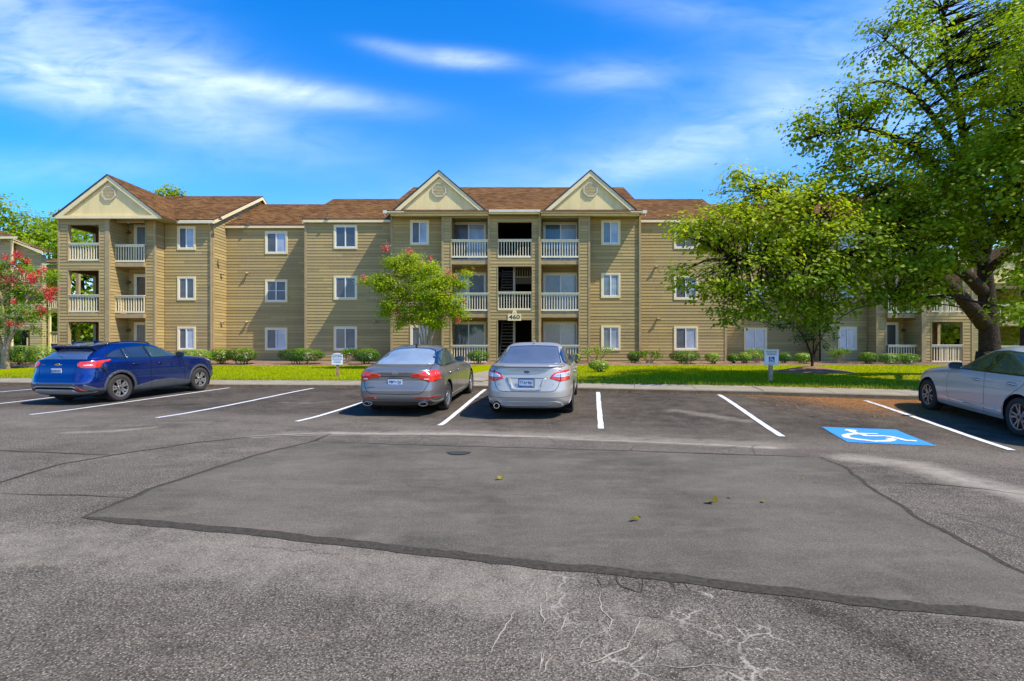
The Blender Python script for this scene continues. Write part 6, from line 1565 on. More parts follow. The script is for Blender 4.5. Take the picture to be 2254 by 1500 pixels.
for v,sg in (('sr',-1),('sl',1)):
    dlo=[(-.52,1.10),(-.30,1.19),(.0,1.275),(.35,1.335),(.70,1.355),(1.0,1.33),(1.30,1.235),(1.62,1.09),(1.88,.965),(1.86,.945),(-.22,.975),(-.48,1.04)]
    c.panel('side_window_trim',[dlo],v,M_BLACK,.002,.004)
    c.panel('side_window',[[(-.10,1.0),(-.02,1.235),(.34,1.305),(.72,1.325),(.80,.985)],[(.96,.98),(.86,1.32),(1.0,1.305),(1.28,1.21),(1.58,1.075),(1.78,.975)],[(-.42,1.085),(-.24,1.165),(-.09,1.205),(-.17,1.005),(-.24,1.0),(-.40,1.05)]],v,G_GREEN,.0045,.003)
    c.panel('door_gap',c.strip([(.88,.97),(.84,.75),(.86,.27)],'',None,.007)+c.strip([(-.16,.975),(-.06,.82),(.26,.60),(.38,.42),(.40,.27)],'',None,.007)+c.strip([(1.84,.955),(1.96,.78),(1.97,.50),(1.90,.27)],'',None,.007)+c.strip([(.40,.265),(1.90,.265)],'',None,.006)+c.strip([(-.50,.76),(-.30,.76),(-.27,.80),(-.27,.92),(-.31,.95),(-.50,.95),(-.53,.91),(-.53,.80),(-.50,.76)],'',None,.005),v,M_GAP,.0015,0)
    c.panel('door_crease',[[(.55,.36),(1.85,.33),(1.88,.36),(.60,.415)]],v,P_ELA,.010,.012)
    handle(c,.16,.835,sg,P_ELA); handle(c,1.08,.815,sg,P_ELA); mirror(c,1.70,1.01,sg,P_ELA,G_DARK,.24,.14)
    c.panel('headlight',[[(2.95,.70),(3.25,.73),(3.46,.66),(3.42,.58),(3.2,.60)]],v,M_HEAD,.005,.01)
c.panel('windscreen',[[(-.70,1.0),(.70,1.0),(.60,1.22),(.52,1.33),(-.52,1.33),(-.60,1.22)]],'front',G_DARK,.002,.01)
c.panel('rear_window',[[(-.66,1.05),(.66,1.05),(.58,1.2),(.50,1.32),(-.50,1.32),(-.58,1.2)]],'rear',G_REARS,.002,.01)
# ---------------------------------------------------------------- vegetation
def leafmat(name,c0,c1,c2,trans=.35,rough=.45):
    m,t,b=newmat(name); at=N(t,'ShaderNodeAttribute'); at.attribute_name='tint'
    c=ramp(t,at.outputs['Fac'],[(0,c0),(.5,c1),(1,c2)]); L(t,c,b.inputs['Base Color']); b.inputs['Roughness'].default_value=rough; b.inputs['Specular IOR Level'].default_value=.18
    tr=N(t,'ShaderNodeBsdfTranslucent'); c2_=mixc(t,1.0,c,(1.25,1.35,.55),'MULTIPLY'); L(t,c2_,tr.inputs[0])
    mx=N(t,'ShaderNodeMixShader'); mx.inputs[0].default_value=trans; L(t,b.outputs[0],mx.inputs[1]); L(t,tr.outputs[0],mx.inputs[2])
    L(t,mx.outputs[0],t.nodes['Material Output'].inputs[0]); return m
LEAF_T=leafmat('pear_leaf',(.10,.18,.008),(.25,.34,.012),(.48,.50,.02),.52)
LEAF_D=leafmat('dark_leaf',(.02,.055,.012),(.05,.11,.016),(.13,.20,.02),.25)
LEAF_M=leafmat('myrtle_leaf',(.12,.19,.006),(.30,.40,.008),(.56,.56,.02),.48)
LEAF_S=leafmat('shrub_leaf',(.022,.07,.006),(.075,.17,.008),(.30,.42,.015),.3,.3)
LEAF_Y=leafmat('pale_shrub_leaf',(.06,.13,.01),(.20,.32,.015),(.50,.58,.14),.3,.3)
LEAF_F=leafmat('far_leaf',(.08,.14,.008),(.22,.32,.010),(.44,.48,.03),.45)
LEAF_D2=leafmat('deep_myrtle_leaf',(.06,.14,.006),(.17,.30,.008),(.40,.46,.02),.48)
FLOWER2=leafmat('red_blossom',(.45,.015,.03),(.70,.05,.07),(.80,.16,.14),.3)
FLOWER=leafmat('myrtle_blossom',(.50,.05,.05),(.72,.14,.13),(.80,.30,.26),.3)
BARK=simple('dark_bark',(.050,.036,.026),.9,var=.5,vscale=12,bump=1.0,bscale=18)
BARKP=simple('smooth_pale_bark',(.34,.24,.15),.75,var=.3,vscale=8,bump=.3)
def leaves(centres,size,tint,flat=.5,n6=False,seed=1,asp=.62,droop=0,bias=None):
    """numpy array of leaf polygons: centres (n,3), tint (n,)"""
    r=np.random.default_rng(seed); n=len(centres)
    nrm=r.normal(size=(n,3)); nrm[:,2]=np.abs(nrm[:,2])*(1+flat*2); nrm/=np.linalg.norm(nrm,axis=1,keepdims=True)
    if bias is not None:
        nrm=nrm*.75+bias; nrm/=np.linalg.norm(nrm,axis=1,keepdims=True)
    a=r.normal(size=(n,3)); a[:,2]-=droop; a-=nrm*(a*nrm).sum(1,keepdims=True); a/=np.linalg.norm(a,axis=1,keepdims=True); b=np.cross(nrm,a)
    s=size*r.uniform(.65,1.3,size=(n,1))
    if n6: tpl=[(-.5,0,0),(-.2,.42,.03),(.22,.38,.03),(.55,0,-.06),(.22,-.38,.03),(-.2,-.42,.03)]
    else: tpl=[(-.5,0,0),(.0,.5,.04),(.5,0,-.02),(.0,-.5,.04)]
    V=np.stack([centres+a*s*u+b*s*v*asp+nrm*s*w for u,v,w in tpl],1)
    return V,np.clip(tint,0,1)
def leaf_object(name,chunks,mat,parent=None,loc=(0,0,0)):
    V=np.concatenate([c[0] for c in chunks]); T_=np.concatenate([c[1] for c in chunks]); n,k,_=V.shape
    me=bpy.data.meshes.new(name); me.vertices.add(n*k); me.vertices.foreach_set('co',(V-np.array(loc)).reshape(-1).astype(np.float32))
    me.loops.add(n*k); me.loops.foreach_set('vertex_index',np.arange(n*k,dtype=np.int32)); me.polygons.add(n)
    me.polygons.foreach_set('loop_start',np.arange(n,dtype=np.int32)*k); me.polygons.foreach_set('loop_total',np.full(n,k,dtype=np.int32))
    a=me.attributes.new('tint','FLOAT','FACE'); a.data.foreach_set('value',T_.astype(np.float32)); me.materials.append(mat); me.update(); me.validate()
    return link(name,me,parent)
def blob_points(c,r,ncl,nl,rng,clr=.30,shell=.55,squash=.8):
    d=rng.normal(size=(ncl,3)); d/=np.linalg.norm(d,axis=1,keepdims=True)
    rad=rng.uniform(shell,1.0,size=(ncl,1))**.6
    cc=np.array(c)+d*rad*np.array(r)
    p=rng.normal(size=(ncl,nl,3))*clr*np.array([1,1,squash*.6]); 
    return cc,(cc[:,None,:]+p).reshape(-1,3),np.repeat(rng.normal(0,.12,size=ncl),nl)
def outw(pp,c,r,up=.55):
    d=(pp-np.array(c))/r; d/=np.maximum(np.linalg.norm(d,axis=1,keepdims=True),.5); d[:,2]+=up; return d*.8
def limb(mb,pts,r0,r1,n=8,wob=.0):
    m=len(pts); P=[]
    # smooth the path
    pts=[Vector(p) for p in pts]; out=[]
    for i in range(m-1):
        p0=pts[max(i-1,0)];p1=pts[i];p2=pts[i+1];p3=pts[min(i+2,m-1)]
        for k in range(4):
            t=k/4; out.append(.5*((2*p1)+(p2-p0)*t+(2*p0-5*p1+4*p2-p3)*t*t+(3*p1-p0-3*p2+p3)*t**3))
    out.append(pts[-1])
    if wob: out=[p+Vector((mnoise.noise(p*1.3),mnoise.noise(p*1.3+Vector((5,0,0))),mnoise.noise(p*1.3+Vector((0,5,0)))))*wob*(i>0) for i,p in enumerate(out)]
    rs=[r0+(r1-r0)*(i/(len(out)-1))**.8 for i in range(len(out))]; mb.tube(out,rs,n); return out,rs
def W3(px,py,Y): return Vector((wx(px,Y),Y,wz(py,Y)))

def big_tree():
    rng=np.random.default_rng(11); base=W3(2180,800,18.6); base.z=gz(base.x,base.y)-.05
    root=empty('broadleaf_tree',base,label='big spreading broadleaf tree with a dark forked trunk behind the pale grey saloon',cat='tree')
    mb=MB(); Lm=[]
    def lb(p,a,b,**k):
        o,r=limb(mb,p,a,b,**k); Lm.extend(zip(o,r))
    lb([base,W3(2178,760,18.6),W3(2174,680,18.6),W3(2168,600,18.5),W3(2160,520,18.3),W3(2140,400,18),W3(2112,250,17.8),W3(2085,120,17.8),W3(2075,20,17.8)],.36,.05,n=14)
    mb.tube([base+Vector((0,0,-.05)),base+Vector((0,0,.25)),base+Vector((0,0,.9))],[.58,.46,.39],14)
    lb([W3(2168,715,18.6),W3(2128,668,18.2),W3(2088,628,17.6),W3(2040,600,17),W3(1960,585,16.6),W3(1860,565,16.3),W3(1750,560,16.1),W3(1620,575,16)],.27,.03,n=10)
    lb([W3(2162,640,18.5),W3(2120,600,18),W3(2060,570,17.4),W3(1980,540,16.8),W3(1880,500,16.5),W3(1780,470,16.4),W3(1680,430,16.5)],.22,.03)
    lb([W3(2150,580,18.4),W3(2120,500,18.0),W3(2085,420,17.6),W3(2030,340,17.2),W3(1960,300,17),W3(1870,280,17),W3(1800,300,16.8)],.24,.03)
    lb([W3(2155,480,18.2),W3(2120,380,17.8),W3(2070,280,17.4),W3(2010,210,17.3),W3(1950,180,17.2),W3(1890,190,17.2)],.18,.02)
    lb([W3(2165,560,18.4),W3(2200,460,17.6),W3(2235,380,16.6),W3(2270,300,15.6)],.20,.03)
    lb([W3(2170,600,18.5),W3(2215,560,17.0),W3(2260,520,15.4),W3(2300,480,14.5)],.16,.02)
    lb([W3(2112,250,17.8),W3(2060,190,17.6),W3(2000,130,17.5),W3(1950,90,17.5)],.10,.015)
    lb([W3(1980,540,16.8),W3(1940,480,16.6),W3(1900,420,16.6),W3(1880,370,16.6)],.09,.015)
    lb([W3(2040,600,17),W3(2010,640,16.4),W3(1960,660,16)],.07,.012)
    B=[(2090,50,17.8,2.0,.55,.1),(1965,100,17.5,1.25,.5,.05),(2190,170,17.0,2.0,.55,.1),(1925,215,17.0,1.25,.6,.05),(1850,250,17,1.05,.55,.0),(1800,300,16.7,.85,.6,.05),(1775,265,16.8,.45,.6,.0),(2050,200,17.4,1.1,.32,.0),(2150,320,16.4,1.8,.9,.12),
     (1880,330,16.6,1.05,.8,.05),(1850,400,16.6,1.0,.8,.1),(2020,400,16.4,1.5,1,.15),(2260,250,15.2,1.7,.9,.3),(2225,430,15,1.7,1,.2),(2120,440,15.6,1.7,1,.1),(1950,440,16.4,1.3,1,.15),(2240,60,17.0,1.6,.5,-.1),(1990,310,17,.95,.6,.05),(2000,30,17.6,.8,.5,.0),
     (1500,500,16.1,.45,.9,.3),(1545,520,16,.75,1,.3),(1500,608,16.1,.45,.9,.25),(1550,630,16,.7,1,.15),(1600,500,16,1.0,1,.35),(1650,440,16.4,.85,1,.3),(1690,395,16.8,.5,.9,.3),(1625,390,16.8,.28,.9,.3),(1710,500,16,1.35,1,.3),(1650,600,16,1.2,1,.15),(1615,690,16,.5,.9,.0),(1650,668,16,.7,.9,.0),
     (1790,480,16,1.35,1,.22),(1760,600,16,1.35,1,.08),(1720,680,15.9,.7,1,-.05),(1800,680,15.8,.8,1,-.1),(1870,560,16,1.4,1,.05),(1760,420,16.6,.8,.9,.25),(1960,590,15.9,1.15,1,.05),(1900,650,15.7,.65,1,-.05),(2045,540,15.6,1.25,1,.05),(2050,645,15.2,.7,1,.1),(1990,650,15.5,.55,.9,.0),(2110,540,15.8,.6,.7,.05),
     (2268,580,13.6,.6,.7,.2),(2246,600,13.4,.28,.6,.1),(2232,690,13.2,.22,.6,.05),(2310,360,14.4,1.8,1,.15),(2330,120,15,2.2,.9,.1),(2400,500,14,1.8,.9,.1),(2330,640,14,1.0,.7,.1)]
    ch=[];LP=np.array([list(p) for p,_ in Lm]); LR=[r for _,r in Lm]
    for i,(px,py,Y,r,den,hue) in enumerate(B):
        c=W3(px,py,Y); nc=max(6,int(29*r*r*den)); nl=40
        cc,pp,tt=blob_points(c,(r,r*1.0,r*.8),nc,nl,rng,.24,.35)
        up=(pp[:,2]-c.z)/(r*.9)
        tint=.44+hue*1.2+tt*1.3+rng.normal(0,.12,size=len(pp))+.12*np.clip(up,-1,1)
        ch.append(leaves(pp,.108,tint,.3,True,100+i,.95,.4,outw(pp,c,r)))
        for q in cc[::1]:
            d=np.linalg.norm(LP-q,axis=1); j=int(d.argmin())
            if d[j]<.25 or d[j]>5: continue
            a=Vector(LP[j]); b=Vector(q); m_=(a+b)/2+Vector(rng.normal(0,.08,3))+Vector((0,0,.06*d[j]))
            mb.tube([a,m_,b],[min(.035,LR[j]*.6),.016,.005],4)
    t=mb.build('trunk',BARK,root,smooth=True); t.matrix_parent_inverse=Matrix.Translation(-base)
    o=leaf_object('crown',ch,LEAF_T,root); o.matrix_parent_inverse=Matrix.Translation(-base)
    print('big tree leaves',sum(len(c[0]) for c in ch))
big_tree()
def small_tree(name,label,cat,base_px,Y,stems,blobs,lm,bark,leaf,ncl=24,nl=30,seed=3,flowers=(),clr=.16,n6=False,asp=.6,group=None,dens=1.0):
    rng=np.random.default_rng(seed); bx_=wx(base_px,Y); base=Vector((bx_,Y,gz(bx_,Y)-.03))
    root=empty(name,base,label=label,cat=cat,group=group); mb=MB(); pts=[]
    for st in stems:
        (dx,r0),path=st[0],st[1]
        p=[base+Vector((dx,rng.uniform(-.08,.08),0))]+[W3(a,b,Y+(rng.uniform(-.3,.3) if len(st)<3 else st[2])) for a,b in path]
        o,r=limb(mb,p,r0,r0*.25,n=7,wob=.02); pts+=list(o)
    ch=[]; LP=np.array([list(p) for p in pts])
    for i,(px,py,r,hue) in enumerate(blobs):
        c=W3(px,py,Y+rng.uniform(-.5,.5)*min(1,r)); nc=max(4,int(ncl*r*r*dens)+3)
        cc,pp,tt=blob_points(c,(r,r,r*.75),nc,nl,rng,clr,.3)
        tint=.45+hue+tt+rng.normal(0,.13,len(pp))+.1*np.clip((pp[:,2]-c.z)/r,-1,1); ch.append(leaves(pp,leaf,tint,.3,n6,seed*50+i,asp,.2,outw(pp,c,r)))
        for q in cc[::2]:
            d=np.linalg.norm(LP-q,axis=1); j=int(d.argmin())
            if d[j]>.2: mb.tube([Vector(LP[j]),(Vector(LP[j])+Vector(q))/2+Vector((0,0,.05)),Vector(q)],[.012,.008,.003],4)
    o=mb.build('trunk',bark,root,smooth=True); o.matrix_parent_inverse=Matrix.Translation(-base)
    o=leaf_object('crown',ch,lm,root); o.matrix_parent_inverse=Matrix.Translation(-base)
    for (px,py,r) in flowers:
        c=W3(px,py,Y-rng.uniform(.0,.35)); p=rng.normal(size=(int(60+1500*r*r),3))*np.array([r*.5,r*.5,r*.6])+np.array(c)
        o=leaf_object('blossoms',[leaves(p,.06,rng.uniform(0,1,len(p)),0,False,abs(int(px))+7,.9)],(FLOWER if base_px>500 else FLOWER2),root); o.matrix_parent_inverse=Matrix.Translation(-base)
    return root
small_tree('crape_myrtle','vase-shaped crape myrtle with few pink blossoms, rising behind the grey saloon','tree',935,23.5,
 [((-.15,.05),[(925,745),(900,700),(870,655),(840,620)]),((-.08,.05),[(930,740),(915,680),(890,620),(870,580)]),((0,.055),[(936,740),(938,680),(935,620),(930,570)]),((.06,.05),[(942,740),(955,690),(975,640),(985,610)]),((.12,.05),[(948,742),(965,710),(995,680),(1015,655)]),((.03,.04),[(938,740),(925,690),(905,650),(895,600)]),((.1,.04),[(950,745),(972,700),(985,670),(1000,640)])],
 [(850,625,.55,.1),(835,618,.35,.1),(870,575,.45,.1),(890,595,.5,.15),(900,640,.7,.1),(860,665,.5,.0),(905,565,.3,.1),(925,600,.55,.15),(945,590,.4,.15),(945,640,.8,.1),(900,690,.55,-.05),(975,620,.6,.1),(985,665,.7,.1),(940,690,.75,.05),(1010,625,.35,.1),(1005,690,.4,.0),(850,690,.3,0),(880,715,.3,-.05),(960,715,.35,0),(805,620,.16,.1),(1025,605,.18,.1)],
 LEAF_M,BARKP,.085,ncl=120,nl=48,seed=5,flowers=[(851,545,.14),(845,550,.1),(901,554,.15),(800,612,.12),(873,606,.1),(948,568,.08),(985,602,.16),(1000,612,.1),(874,690,.12),(985,650,.1),(1008,704,.11),(1020,662,.08),(900,625,.08)],clr=.17,dens=1)
small_tree('crape_myrtle','crape myrtle covered in red blossoms with pale twisted trunks, at the left edge','tree',12,24.5,
 [((-.1,.10),[(5,770),(-8,720),(-25,680)]),((0,.13),[(10,780),(14,740),(8,690),(0,640)]),((.1,.10),[(14,780),(22,745),(40,700),(60,660)]),((.12,.08),[(16,775),(30,735),(55,710),(80,690)])],
 [(0,690,1.0,-.1),(30,660,.9,0),(60,690,.7,-.1),(20,620,.7,.05),(50,600,.5,.1),(85,650,.5,.1),(-30,640,1.0,0),(105,610,.3,.2),(60,640,.7,0),(10,580,.4,.05),(95,690,.4,0),(-20,600,.6,.1),(120,605,.15,.2),(80,725,.3,-.1),(20,735,.5,-.2)],
 LEAF_D2,BARKP,.085,ncl=50,nl=36,seed=8,flowers=[(12,568,.15),(35,560,.17),(42,565,.14),(28,580,.16),(5,612,.25),(18,615,.2),(28,620,.2),(44,595,.15),(62,610,.22),(75,612,.2),(72,618,.15),(98,594,.13),(85,600,.1),(115,640,.25),(108,650,.2),(100,640,.2),(88,680,.2),(94,684,.15),(22,713,.15),(35,712,.15),(55,690,.1),(80,690,.12),(110,660,.12),(30,665,.12),(60,575,.1),(-10,600,.3)],clr=.15)
small_tree('young_tree','thin young tree with dark low crown on a straw mound near the parking sign','tree',1786,20.6,
 [((0,.075),[(1787,800),(1787,785)]),((0,.06),[(1787,790),(1778,762),(1765,735),(1745,715)]),((.02,.055),[(1790,790),(1797,765),(1810,740),(1820,715)]),((.01,.04),[(1790,775),(1790,740),(1788,705)])],
 [(1720,715,.35,-.1),(1745,705,.55,-.1),(1775,700,.6,-.1),(1810,705,.55,-.1),(1830,735,.35,-.1),(1785,735,.5,-.15),(1755,745,.3,-.1),(1815,760,.25,-.1),(1700,712,.2,-.1)],
 LEAF_D,BARK,.085,ncl=34,nl=24,seed=12,clr=.14)
# mulch mound under it
mb=MB(); c=(wx(1786,20.6),20.6); zc=gz(*c)
rings=[]
for rr_,hh in ((.12,.20),(.35,.17),(.7,.09),(1.15,.02),(1.35,-.04)):
    rings.append([(c[0]+rr_*1.15*math.cos(2*math.pi*i/28)*(1+.12*mnoise.noise(Vector((i*.6,rr_,0)))),c[1]+rr_*math.sin(2*math.pi*i/28),gz(*c)+hh+.06+.02*mnoise.noise(Vector((i,rr_*5,2)))) for i in range(28)])
for a,b in zip(rings[:-1],rings[1:]):
    for i in range(28): j=(i+1)%28; mb.poly([a[i],a[j],b[j],b[i]])
mb.poly(rings[0]); o=mb.build('straw_mound',STRAW,smooth=True); setp(o,kind='structure')

# shrubs along the wall
def shrub(px0,px1,py0,py1,Y,label,kind,seed,mat,stem=.2):
    rng=np.random.default_rng(seed); x=wx((px0+px1)/2,Y); z0=gz(x,Y)+.04; w=(px1-px0)/F*Y/2*1.08; zt=wz(py0-2,Y); h=zt-z0
    root=empty('shrub',(x,Y,z0),label=label,cat='shrub',group='shrubs along the building'); mb=MB()
    ns=9 if kind!='loose' else 12; ch=[]
    if kind=='loose':
        cs=[]
        for k in range(ns):
            a=rng.uniform(-1,1); q=Vector((x+a*w*.85,Y+rng.uniform(-.3,.3),z0+h*rng.uniform(.55,.95))); cs.append(q)
            mb.tube([(x+a*.06,Y,z0-.04),(x+a*w*.45,Y,z0+h*.35),q],[.022,.014,.006],5)
        for q in cs:
            p=rng.normal(size=(80,3))*np.array([w*.17,.16,h*.10])+np.array(q); ch.append(leaves(p,.07,.55+rng.normal(0,.2,80),.3,False,seed*9+len(ch),.6))
    else:
        n=int(1500*w*h*2.2)+200
        d=rng.normal(size=(n,3)); d/=np.linalg.norm(d,axis=1,keepdims=True); e=3.2 if kind=='box' else 2.3
        m_=(np.abs(d)**e).sum(1,keepdims=True)**(1/e); d=d/m_
        lo=.12 if kind=='box' else .16
        lump=1+.10*np.array([mnoise.noise(Vector((a*2.2+seed,b*2.2,c_*2.2))) for a,b,c_ in d])[:,None]
        p=d*lump*rng.uniform(.72,1.0,size=(n,1))**.5*np.array([w,min(.55,max(.35,w)),h*(1-lo)/2])+np.array([x,Y,z0+h*lo+h*(1-lo)/2])
        cl=np.array([mnoise.noise(Vector(q)*5) for q in p]); ht=(p[:,2]-z0)/h
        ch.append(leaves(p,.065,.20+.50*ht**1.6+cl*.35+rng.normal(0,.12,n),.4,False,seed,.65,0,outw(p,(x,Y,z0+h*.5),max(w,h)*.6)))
        for k in range(ns):
            a=rng.uniform(-1,1); mb.tube([(x+a*w*.3,Y+rng.uniform(-.1,.1),z0-.05),(x+a*w*.5,Y,z0+h*.4)],[.02,.012],5)
    o=mb.build('stem',BARKP if kind=='loose' else BARK,root); o.matrix_parent_inverse=Matrix.Translation(-root.location)
    o=leaf_object('foliage',ch,mat,root); o.matrix_parent_inverse=Matrix.Translation(-root.location)
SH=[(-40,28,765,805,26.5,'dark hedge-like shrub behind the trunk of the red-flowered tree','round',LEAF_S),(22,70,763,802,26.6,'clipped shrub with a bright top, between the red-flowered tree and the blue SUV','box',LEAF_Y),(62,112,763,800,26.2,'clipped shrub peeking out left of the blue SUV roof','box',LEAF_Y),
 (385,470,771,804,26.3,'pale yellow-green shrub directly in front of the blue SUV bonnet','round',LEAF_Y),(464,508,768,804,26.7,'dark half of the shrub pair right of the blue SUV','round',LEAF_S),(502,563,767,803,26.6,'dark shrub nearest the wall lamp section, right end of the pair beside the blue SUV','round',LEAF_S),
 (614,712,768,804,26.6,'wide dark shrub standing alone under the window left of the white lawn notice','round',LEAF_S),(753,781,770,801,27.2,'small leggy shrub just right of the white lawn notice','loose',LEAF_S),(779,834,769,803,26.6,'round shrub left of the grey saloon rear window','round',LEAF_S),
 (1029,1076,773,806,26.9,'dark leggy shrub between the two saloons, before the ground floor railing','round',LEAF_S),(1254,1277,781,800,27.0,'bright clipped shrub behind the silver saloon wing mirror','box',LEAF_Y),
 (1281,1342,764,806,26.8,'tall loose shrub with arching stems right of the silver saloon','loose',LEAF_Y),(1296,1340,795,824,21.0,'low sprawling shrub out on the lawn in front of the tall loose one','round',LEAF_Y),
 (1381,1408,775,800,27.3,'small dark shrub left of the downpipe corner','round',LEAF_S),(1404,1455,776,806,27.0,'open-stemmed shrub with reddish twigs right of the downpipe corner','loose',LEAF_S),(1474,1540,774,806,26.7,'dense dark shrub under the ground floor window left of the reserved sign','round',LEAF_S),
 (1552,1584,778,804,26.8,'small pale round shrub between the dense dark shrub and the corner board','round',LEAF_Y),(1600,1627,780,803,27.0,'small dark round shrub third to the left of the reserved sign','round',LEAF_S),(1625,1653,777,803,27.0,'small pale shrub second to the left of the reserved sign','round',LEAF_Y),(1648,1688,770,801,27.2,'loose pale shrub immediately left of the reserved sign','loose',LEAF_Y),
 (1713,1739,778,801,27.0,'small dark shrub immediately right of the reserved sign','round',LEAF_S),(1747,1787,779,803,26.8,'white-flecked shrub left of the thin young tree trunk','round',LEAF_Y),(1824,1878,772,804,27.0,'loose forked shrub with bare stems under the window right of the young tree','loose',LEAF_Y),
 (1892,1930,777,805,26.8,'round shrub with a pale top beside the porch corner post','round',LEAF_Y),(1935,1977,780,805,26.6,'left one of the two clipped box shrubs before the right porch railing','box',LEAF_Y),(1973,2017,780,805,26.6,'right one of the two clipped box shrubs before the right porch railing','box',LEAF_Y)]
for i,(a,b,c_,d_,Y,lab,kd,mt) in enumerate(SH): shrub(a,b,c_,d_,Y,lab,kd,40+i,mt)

# trees beyond the buildings
def far_tree(px,Y,top,r,label,seed,dens=1.0,mat=LEAF_F,leaf=.32,hue=0,trunk_px=None,low=.25,dark=None):
    rng=np.random.default_rng(seed); x=wx(px,Y); zb=CZ-.9; zt=wz(top,Y); h=zt-zb; base=Vector((x,Y,zb))
    root=empty('tree',base,label=label,cat='tree',group='trees beyond the buildings'); mb=MB()
    mb.tube([base,base+Vector((.1,0,h*.4)),base+Vector((0,.1,h*.85))],[r*.07+.08,r*.05+.04,.03],8); ch=[]
    nb=int(13*dens)+4
    for k in range(nb):
        t=rng.uniform(low,1); a=rng.uniform(0,6.28); rad=r*(1-((t-.5)/.62)**2)**.5*rng.uniform(.3,.85) if abs(t-.5)<.6 else r*.2
        br=r*rng.uniform(.28,.45); c=base+Vector((math.cos(a)*rad,math.sin(a)*rad,min(h*t,h-br*.6)))
        nc=max(5,int(15*(br/ (r*.36))**2)); cc,pp,tt=blob_points(c,(br,br,br*.8),nc,22,rng,br*.22,.3)
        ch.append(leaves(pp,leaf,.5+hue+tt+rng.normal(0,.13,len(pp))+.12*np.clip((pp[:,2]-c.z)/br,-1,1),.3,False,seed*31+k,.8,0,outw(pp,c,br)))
        mb.tube([base+Vector((0,0,h*min(t,.75)*.8)),c],[.06+r*.012,.02],5)
    o=mb.build('trunk',BARK,root); o.matrix_parent_inverse=Matrix.Translation(-base)
    o=leaf_object('crown',ch,mat,root); o.matrix_parent_inverse=Matrix.Translation(-base)
far_tree(5,58,440,5.5,'tall loose tree behind the neighbouring roof at the left edge',201,.8,hue=-.05)
far_tree(60,60,485,6.0,'broad yellow-green tree behind the neighbouring building at the left',202,1.3,hue=.12)
far_tree(118,57,470,4.6,'sparse twiggy tree just left of the main building gable',203,.8,hue=.08)
far_tree(178,50,505,5.0,'leafy tree seen through the left corner porch openings',204,1.2,hue=0)
far_tree(225,47,640,4.5,'low green tree seen through the ground floor opening of the left porch',205,1.2,hue=-.1)
far_tree(352,62,410,3.6,'tree top poking above the roof ridge right of the left gable',206,.6,hue=.1)
far_tree(2105,40,640,4.0,'bright yellow-green tree seen through the right porch opening',207,1.6,hue=.3,low=.05)
far_tree(2060,46,600,4.6,'green tree behind the right corner porch',208,1.2,hue=.05,low=.05)
far_tree(2225,47,560,4.6,'green tree seen through the neighbouring porch at the right',209,1.3,hue=.05,low=.05)
far_tree(2330,44,470,6,'large green tree beyond the neighbouring building at the right',210,1.2,hue=0,low=.05)
# pine at the top right
def pine(px,Y,top,r,label,seed):
    rng=np.random.default_rng(seed); x=wx(px,Y); base=Vector((x,Y,CZ-1.0)); zt=wz(top,Y); h=zt-base.z
    root=empty('pine_tree',base,label=label,cat='tree'); mb=MB(); mb.tube([base,base+Vector((.1,0,h*.5)),base+Vector((0,0,h))],[.32,.22,.05],10); ch=[]
    for k in range(46):
        t=rng.uniform(.42,1); a=rng.uniform(0,6.28); rr_=r*(1.15-t)*1.3*rng.uniform(.5,1); s=base+Vector((0,0,h*t)); e=s+Vector((math.cos(a)*rr_,math.sin(a)*rr_,rr_*.12)); mb.tube([s,(s+e)/2+Vector((0,0,.1)),e],[.06,.035,.012],5)
        for q in np.linspace(.35,1,5):
            c=s.lerp(e,float(q)); p=rng.normal(size=(75,3))*np.array([.34,.34,.16])+np.array(c); ch.append(leaves(p,.30,rng.uniform(0,.55,75),0,False,seed+k,.10))
    o=mb.build('trunk',BARK,root); o.matrix_parent_inverse=Matrix.Translation(-base); o=leaf_object('crown',ch,LEAF_D,root); o.matrix_parent_inverse=Matrix.Translation(-base)
pine(2262,26,-60,4.6,'dark pine behind the big tree at the upper right corner',301)
# distant wood closing the horizon
rng=np.random.default_rng(77); ch=[]
for k in range(260):
    a=R(rng.uniform(-75,75)); D=rng.uniform(105,130); hh=rng.uniform(5,9.5); c=np.array([math.sin(a)*D,math.cos(a)*D,CZ-1+hh*.5])
    p=rng.normal(size=(130,3))*np.array([3.2,3.2,hh*.28])+c; ch.append(leaves(p,1.1,rng.normal(.35,.2,130),.2,False,900+k,.8))
o=leaf_object('distant_woodland',ch,LEAF_D); setp(o,label='distant band of dark woodland behind the buildings along the horizon',cat='woodland',kind='stuff')

# ---------------------------------------------------------------- grass blades, needles, litter
rng=np.random.default_rng(5); n=60000
X=rng.uniform(-22,21,n); kY=np.interp(X,KX,KY)+SWW; u=rng.uniform(0,1,n)**1.6; Y=kY-.05+u*(26.0-kY)
Z=np.array([lz(float(a),float(b)) for a,b in zip(X,Y)]); P=np.stack([X,Y,Z],1)
hgt=rng.uniform(.03,.075,n)*(1+.8*(u<.02)); az=rng.uniform(0,6.28,n); wd=.009
tip=P+np.stack([rng.normal(0,.02,n),rng.normal(0,.02,n),hgt],1); s_=np.stack([np.cos(az)*wd,np.sin(az)*wd,np.zeros(n)],1)
V=np.stack([P-s_,P+s_,tip],1); keep=~((np.abs(X+1.2)<1.3)&(Y<27.5))
GRB=leafmat('grass_blade',(.17,.21,.003),(.29,.38,.003),(.46,.50,.01),.3)
o=leaf_object('grass',[(V[keep],np.clip(.45+.25*rng.normal(size=n)-np.interp(X,[2,7,30],[0,.2,.3])*(u<.45),0,1)[keep])],GRB); setp(o,label='short bright green grass on the lawn strip before the building',cat='grass',kind='stuff')
